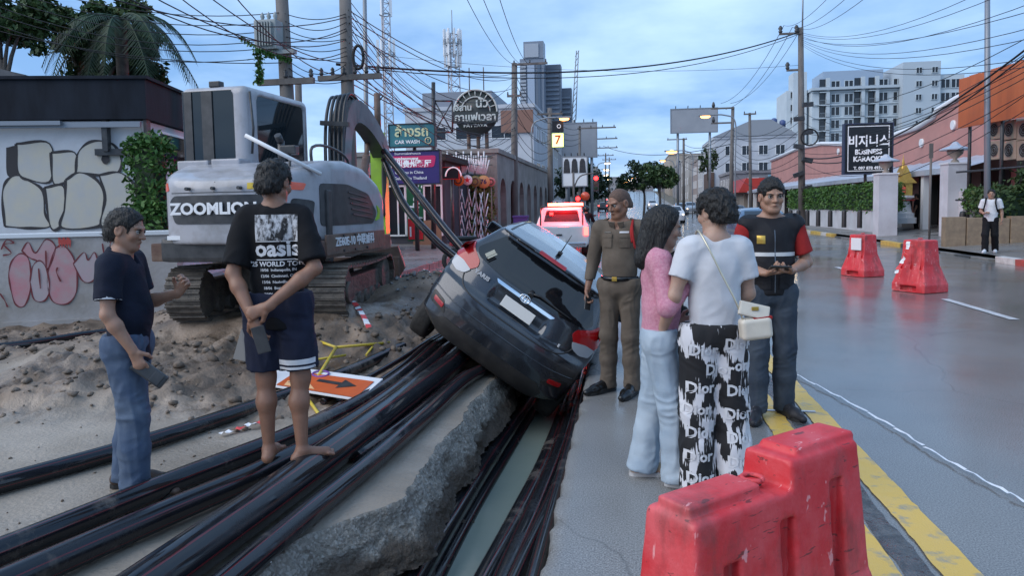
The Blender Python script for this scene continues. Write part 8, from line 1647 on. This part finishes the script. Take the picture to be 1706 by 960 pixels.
# motorcycles
def motorbike(label, loc, rz, lit=False):
    t = thing('motorcycle', label, 'motorcycle', loc, rz); f = Field((-.2, -.65, .1), (.2, .75, 1.1), .02)
    f.cone((0, -.45, .68), (0, .05, .64), .10, .11, k=.05); f.cone((0, .05, .55), (0, .12, .35), .13, .12, k=.06); f.cone((0, .12, .33), (0, .45, .5), .10, .09, k=.06); f.cone((0, .45, .5), (0, .52, .92), .08, .10, k=.05); f.build('body', M_XDRK, t)
    for y in (-.5, .62):
        mb = MB(); mb.lathe([(.19, -.05), (.27, -.045), (.285, 0), (.27, .045), (.19, .05), (.19, -.05)], n=22); me = mb.mesh('wheel'); me.transform(Matrix.Translation((0, y, .285)) @ Matrix.Rotation(PI/2, 4, 'Y')); link('wheel', me, M_TYRE, t)
    mb = MB(); mb.tube([(-.34, .38, 1.02), (-.15, .48, 1.0), (.15, .48, 1.0), (.34, .38, 1.02)], .018, 6); mb.cyl((0, .48, 1.0), (0, .62, .3), .03); mb.build('handlebar', M_XDRK, t)
    for s_ in (-1, 1): mb = MB(); mb.cyl((s_*.26, .42, 1.02), (s_*.32, .42, 1.2), .008, n=5); mb.box((s_*.33, .42, 1.23), (.06, .012, .035), bev=.01); mb.build('mirror', M_XDRK, t)
    mb = MB(); mb.box((0, -.55, .66), (.07, .03, .04), bev=.01); mb.build('tail_light', M_RLED if lit else M_REDL, t); mb = MB(); mb.box((0, -.3, .79), (.12, .33, .04), bev=.03); mb.build('saddle', M_BLEA, t); return t
mk = motorbike('motorcycle with a lit tail lamp ridden beside the pickup', (P(977, 395, 29).x, P(977, 395, 29).y, .005), R(3), True)
J, s = pose(1.66, hipL=(-.09, -.05, .80), hipR=(.09, -.05, .80), kneeL=(-.16, .32, .62), kneeR=(.16, .32, .62), ankL=(-.15, .12, .26), ankR=(.15, .12, .26), toeL=(-.15, .28, .22), toeR=(.15, .28, .22), pel=(0, -.1, .86), belly=(0, -.1, 1.02), chest=(0, -.05, 1.22), neck=(0, -.02, 1.37), head=(0, .0, 1.52), shoL=(-.175, -.03, 1.32), shoR=(.175, -.03, 1.32), elbL=(-.27, .1, 1.1), elbR=(.27, .1, 1.1), wriL=(-.32, .34, 1.03), wriR=(.32, .34, 1.03))
rd = thing('person', 'rider in dark clothes on the motorcycle beside the pickup', 'person', mk.location, mk.rotation_euler.z); hM = rotm(0, 0); body(rd, J, s, SK_TAN, {'L': ((0, 1, 0), (0, 0, -1), .7), 'R': ((0, 1, 0), (0, 0, -1), .7)}, hM, s, h=.014)
f = Field(J['head']-.2, J['head']+.2, .014); f.ell(J['head']+np.array((0, 0, .03)), (.13, .15, .14)); f.build('helmet', M_BLEA, rd); top_garment('jacket', rd, J, s, M_BLKC, e=.02, hem=.84, sleeve=1.9, h=.016); bottoms('trousers', rd, J, s, M_BLKC, h=.016, top=.95)
motorbike('parked motorcycle whose handlebar shows behind the tilted car', (P(790, 400, 17).x, P(790, 400, 17).y, .15), R(-60))
q = P(868, 372, 33); mb = MB(); mb.box((0, 0, .5), (.28, .28, .5), taper=1.12, bev=.04); mb.box((0, 0, 1.05), (.34, .34, .05), bev=.03); o = mb.build('rubbish_bin', mat('purple_plastic', (.05, .03, .18), .5), None, (q.x, q.y, .15)); tag(o, 'purple wheeled rubbish bin beside the arcade building', 'bin')
# traffic lights
def signal(label, px, py, d, arm_px=None, base_px=None):
    H_ = P(px, py, d); bxp = P(base_px or px, py, d).x; t = thing('traffic_light', label, 'traffic light', (bxp, H_.y, hz(H_.y)), 0, 'traffic lights at the crossing'); v = H_-t.location
    mb = MB(); mb.cyl((0, 0, 0), (0, 0, v.z+.4), .07, n=8)
    if base_px: mb.tube(smooth_path([(0, .05, v.z-.6), (v.x*.3, .05, v.z+.15), (v.x, .05, v.z+.35)], 5), .045, 6)
    mb.build('pole', M_POLE, t); mb = MB(); mb.box(v+Vector((0, 0, -.30)), (.17, .12, .52), bev=.03); hd = mb.build('signal_head', M_XDRK, t)
    for k, m in enumerate((M_RLED, M_RUST, M_LEAFD)): mb = MB(); mb.lathe([(0, .02), (.13, 0)], n=16); me = mb.mesh('lens'); me.transform(Matrix.Translation(v+Vector((0, -.13, -.31*k))) @ Matrix.Rotation(PI/2, 4, 'X')); link('lens', me, m, hd)
signal('red traffic light hanging on a curved arm over the road', 993, 297, 46, True, 955); signal('lower red traffic light on a post by the arcade', 963, 331, 44); q = P(975, 327, 43); t = thing('warning_sign', 'small round warning sign lit by the beacon', 'sign', (q.x, q.y, 0)); mb = MB(); mb.cyl((0, 0, 0), (0, 0, q.z), .03, n=6); mb.build('post', M_GALV, t); mb = MB(); mb.lathe([(0, 0), (.26, 0), (.26, .03), (0, .03)], n=18); me = mb.mesh('plate'); me.transform(Matrix.Translation((0, -.03, q.z)) @ Matrix.Rotation(PI/2, 4, 'X')); link('plate', me, M_ORNG, t)
# street lamps
def street_lamp(label, px, py, d, side, m=M_LAMP, r=.16, arm=2.2):
    L_ = P(px, py, d); t = thing('street_lamp', label, 'street lamp', (L_.x+side*arm, L_.y, hz(L_.y)), 0, 'street lamps'); v = L_-t.location
    mb = MB(); mb.tube(smooth_path([(0, 0, 0), (0, 0, v.z*.6), (0, 0, v.z-.5), (v.x*.35, 0, v.z+.05), (v.x*.85, 0, v.z+.12)], 4), .055, 7); mb.build('lamp_post', M_GALV, t); f_ = MB(); f_.box(v+Vector((0, 0, .10)), (.36*r/.16, .15*r/.16, .06), bev=.03); f_.build('lamp_housing', M_GALV, t)
    mb = MB(); bm = bmesh.new(); bmesh.ops.create_uvsphere(bm, u_segments=14, v_segments=8, radius=1); bm.verts.index_update(); mb.add([Vector((a.co.x*r*1.7, a.co.y*r*.8, a.co.z*r*.6))+v for a in bm.verts], [[a.index for a in ff.verts] for ff in bm.faces], True); bm.free(); mb.build('lamp_glass', m, t)
street_lamp('bright orange street lamp above the pole on the left', 940, 198, 50, -1, M_LAMP, .20); street_lamp('bright orange street lamp before the blank billboard on the right', 1175, 194, 56, 1, M_LAMP, .22); street_lamp('low orange street lamp glowing above the distant trees', 1119, 253, 80, 1, M_LAMP, .34)
for i, (px, py, d) in enumerate(((1104, 268, 100), (1090, 277, 115), (1076, 284, 135), (1064, 290, 160), (1055, 296, 190), (1048, 300, 220), (1042, 305, 250))): street_lamp('distant warm street lamp on the right, %s up the hill' % ('first', 'second', 'third', 'fourth', 'fifth', 'sixth', 'seventh')[i], px, py, d, 1, M_LAMPW if i % 2 else M_LAMP, .0022*d, 1.5)
for i, (px, py, d) in enumerate(((1012, 272, 110), (1010, 283, 130), (1010, 292, 160), (1013, 298, 190))): street_lamp('distant pale street lamp on the left, %s up the hill' % ('first', 'second', 'third', 'fourth')[i], px, py, d, -1, M_LAMPW, .0022*d, 1.5)
# ================================================================ OVERHEAD CABLES
ORD = ('first', 'second', 'third', 'fourth', 'fifth', 'sixth', 'seventh', 'eighth', 'ninth', 'tenth', 'eleventh', 'twelfth', 'thirteenth')
def nth(k, s): return '%s cable from the top %s' % (ORD[k], s)
def wire(a, b, sag, r, label, group, n=14):
    A, B = (P(*a) if len(a) == 3 and not isinstance(a, Vector) else Vector(a)), (P(*b) if not isinstance(b, Vector) else Vector(b)); pts = []
    for i in range(n+1): u = i/n; pts.append(A.lerp(B, u)+Vector((0, 0, -4*sag*u*(1-u)))-A)
    mb = MB(); mb.tube(pts, r, 4, cap=False); o = mb.build('overhead_cable', M_WIRE, None, A); return tag(o, label, 'cable', group)
G1, L1 = 'cables strung along the left poles', 'thin black overhead cable strung along the left poles'
rw_ = random.Random(5)
for k in range(7): wire((-60, -60+k*16, 14.5), (472+k*1.2, 20+k*14, 15.4), .25+rw_.random()*.25, .009, nth(k, 'from the left edge to the transformer pole'), G1)
for k in range(6): wire((130+k*50, -20, 9.5), (577, 28+k*19, 16.9), .2+rw_.random()*.3, .010, nth(k, 'from the top edge down to the boom pole'), G1)
for k in range(9): wire((474+k, 22+k*13, 15.4), (577+(k % 3), 22+k*14, 16.9), .08+rw_.random()*.2, .009, nth(k, 'between the transformer pole and the boom pole'), G1)
for k in range(13): wire((580+(k % 3), 16+k*11, 16.9), (857+(k % 4), 118+k*10+rw_.uniform(-6, 6), 41.8), .5+rw_.random()*1.2, .014, nth(k, 'between the boom pole and the arcade pole'), G1)
for k in range(6): wire((574, -10+k*9, 16.9), (723, 150+k*14, 27), .2+rw_.random()*.4, .010, nth(k, 'between the boom pole and the sign pole'), G1)
for k in range(8): wire((857+(k % 3), 122+k*15, 41.8), (917, 196+k*9, 51.8), .3+rw_.random()*.6, .018, nth(k, 'between the arcade pole and the lit sign pole'), G1)
for k in range(6): wire((723, 180+k*14, 27), (857, 200+k*12, 41.8), .5+rw_.random()*.8, .014, nth(k, 'between the sign pole and the arcade pole'), G1)
for k in range(4): wire((918, 195+k*12, 51.8), (966, 214+k*8, 65.8), .4, .022, nth(k, 'beyond the lit sign pole on the left'), G1)
for k in range(3): wire((774+28*k, -10, 24), (860+k*12, 108, 41.6), .5, .013, nth(k, 'dropping from the sky to the arcade pole').replace('top', 'left'), 'cables over the arcade pole')
# cables crossing the road
wire((560, 106, 25), (1334, 52, 46), 1.15, .035, 'thick black cable bundle crossing high over the road', None or 'cables crossing over the road', 30); wire((560, 108, 25.1), (1334, 55, 46), 1.35, .018, 'thin cable wound along the thick bundle over the road', 'cables crossing over the road', 30)
wire((640, 92, 42), (1334, 108, 46), .6, .010, 'faint thin cable crossing over the road below the bundle', 'cables crossing over the road', 24); wire((1005, 243, 120), (1216, 240, 66), 1.2, .035, 'sagging cable crossing the far road above the traffic', 'cables crossing over the road', 20)
for k in range(3): wire((1306+k*14, 42+k*3, 46), (1201+k*8, 172+(k % 2)*10, 66), 1.0, .018, nth(k, 'as power line between hedge pole and corner house pole').replace('top', 'left'), 'power lines right of the road')
for k in range(3): wire((1306+k*14, 42+k*3, 46), (1430+k*40, -60, 14), .4, .010, nth(k, 'as power line rising from the hedge pole overhead').replace('top', 'left'), 'power lines right of the road')
G2, L2 = 'cables fanning to the right edge', 'thin cable fanning from the hedge pole to the right edge'
for k in range(8): wire((1336, 54+k*3, 46), (1760, -70+k*26+rw_.uniform(-8, 8), 17), .5+rw_.random()*.4, .010, nth(k, 'from the hedge pole top to the right edge'), G2)
for k in range(9): wire((1338, 170+k*17, 46), (1760, 40+k*13+rw_.uniform(-6, 6), 19), .7+rw_.random()*.9, .013, nth(k, 'from the middle of the hedge pole to the right edge'), G2)
wire((1338, 262, 46), (1760, 42, 18), 1.1, .035, 'thick black cable bundle sweeping down behind the karaoke sign', G2); wire((1338, 266, 46), (1760, 50, 18), 1.3, .028, 'second thick cable bundle just under the sweeping one', G2)
for k in range(8): wire((1336, 185+k*14, 46), (1219+(k % 3), 215+k*10, 66), .8+rw_.random()*.6, .018, nth(k, 'between the hedge pole and the corner house pole'), 'cables between the right poles')
for k in range(5): wire((1219, 215+k*12, 66), (1139, 240+k*9, 90), 1.0, .024, nth(k, 'running up the street beyond the corner house pole'), 'cables up the right side')
# vine hanging from the transformer pole
vt = thing('hanging_vine', 'green vine hanging from the cables beside the transformer', 'vine', P(430, 140, 14.8)); v0 = np.array(vt.location); c = []
for k in range(260): u = rw_.random(); c.append(np.array(P(430+rw_.gauss(0, 4)+u*3, 82+u*58, 14.8))-v0)
for k in range(160): u = rw_.random(); c.append(np.array(P(430+u*55, 85+u*16+rw_.gauss(0, 3), 14.8+u*.5))-v0)
for k in range(50): u = rw_.random(); c.append(np.array(P(400+u*30, 62+u*22+rw_.gauss(0, 2), 14.7))-v0)
leaves('foliage', np.array(c), .045, M_LEAFB, vt); mb = MB(); mb.tube([P(430, 85, 14.8)-vt.location, P(431, 140, 14.8)-vt.location], .012, 5); mb.build('stem', M_BARK, vt)
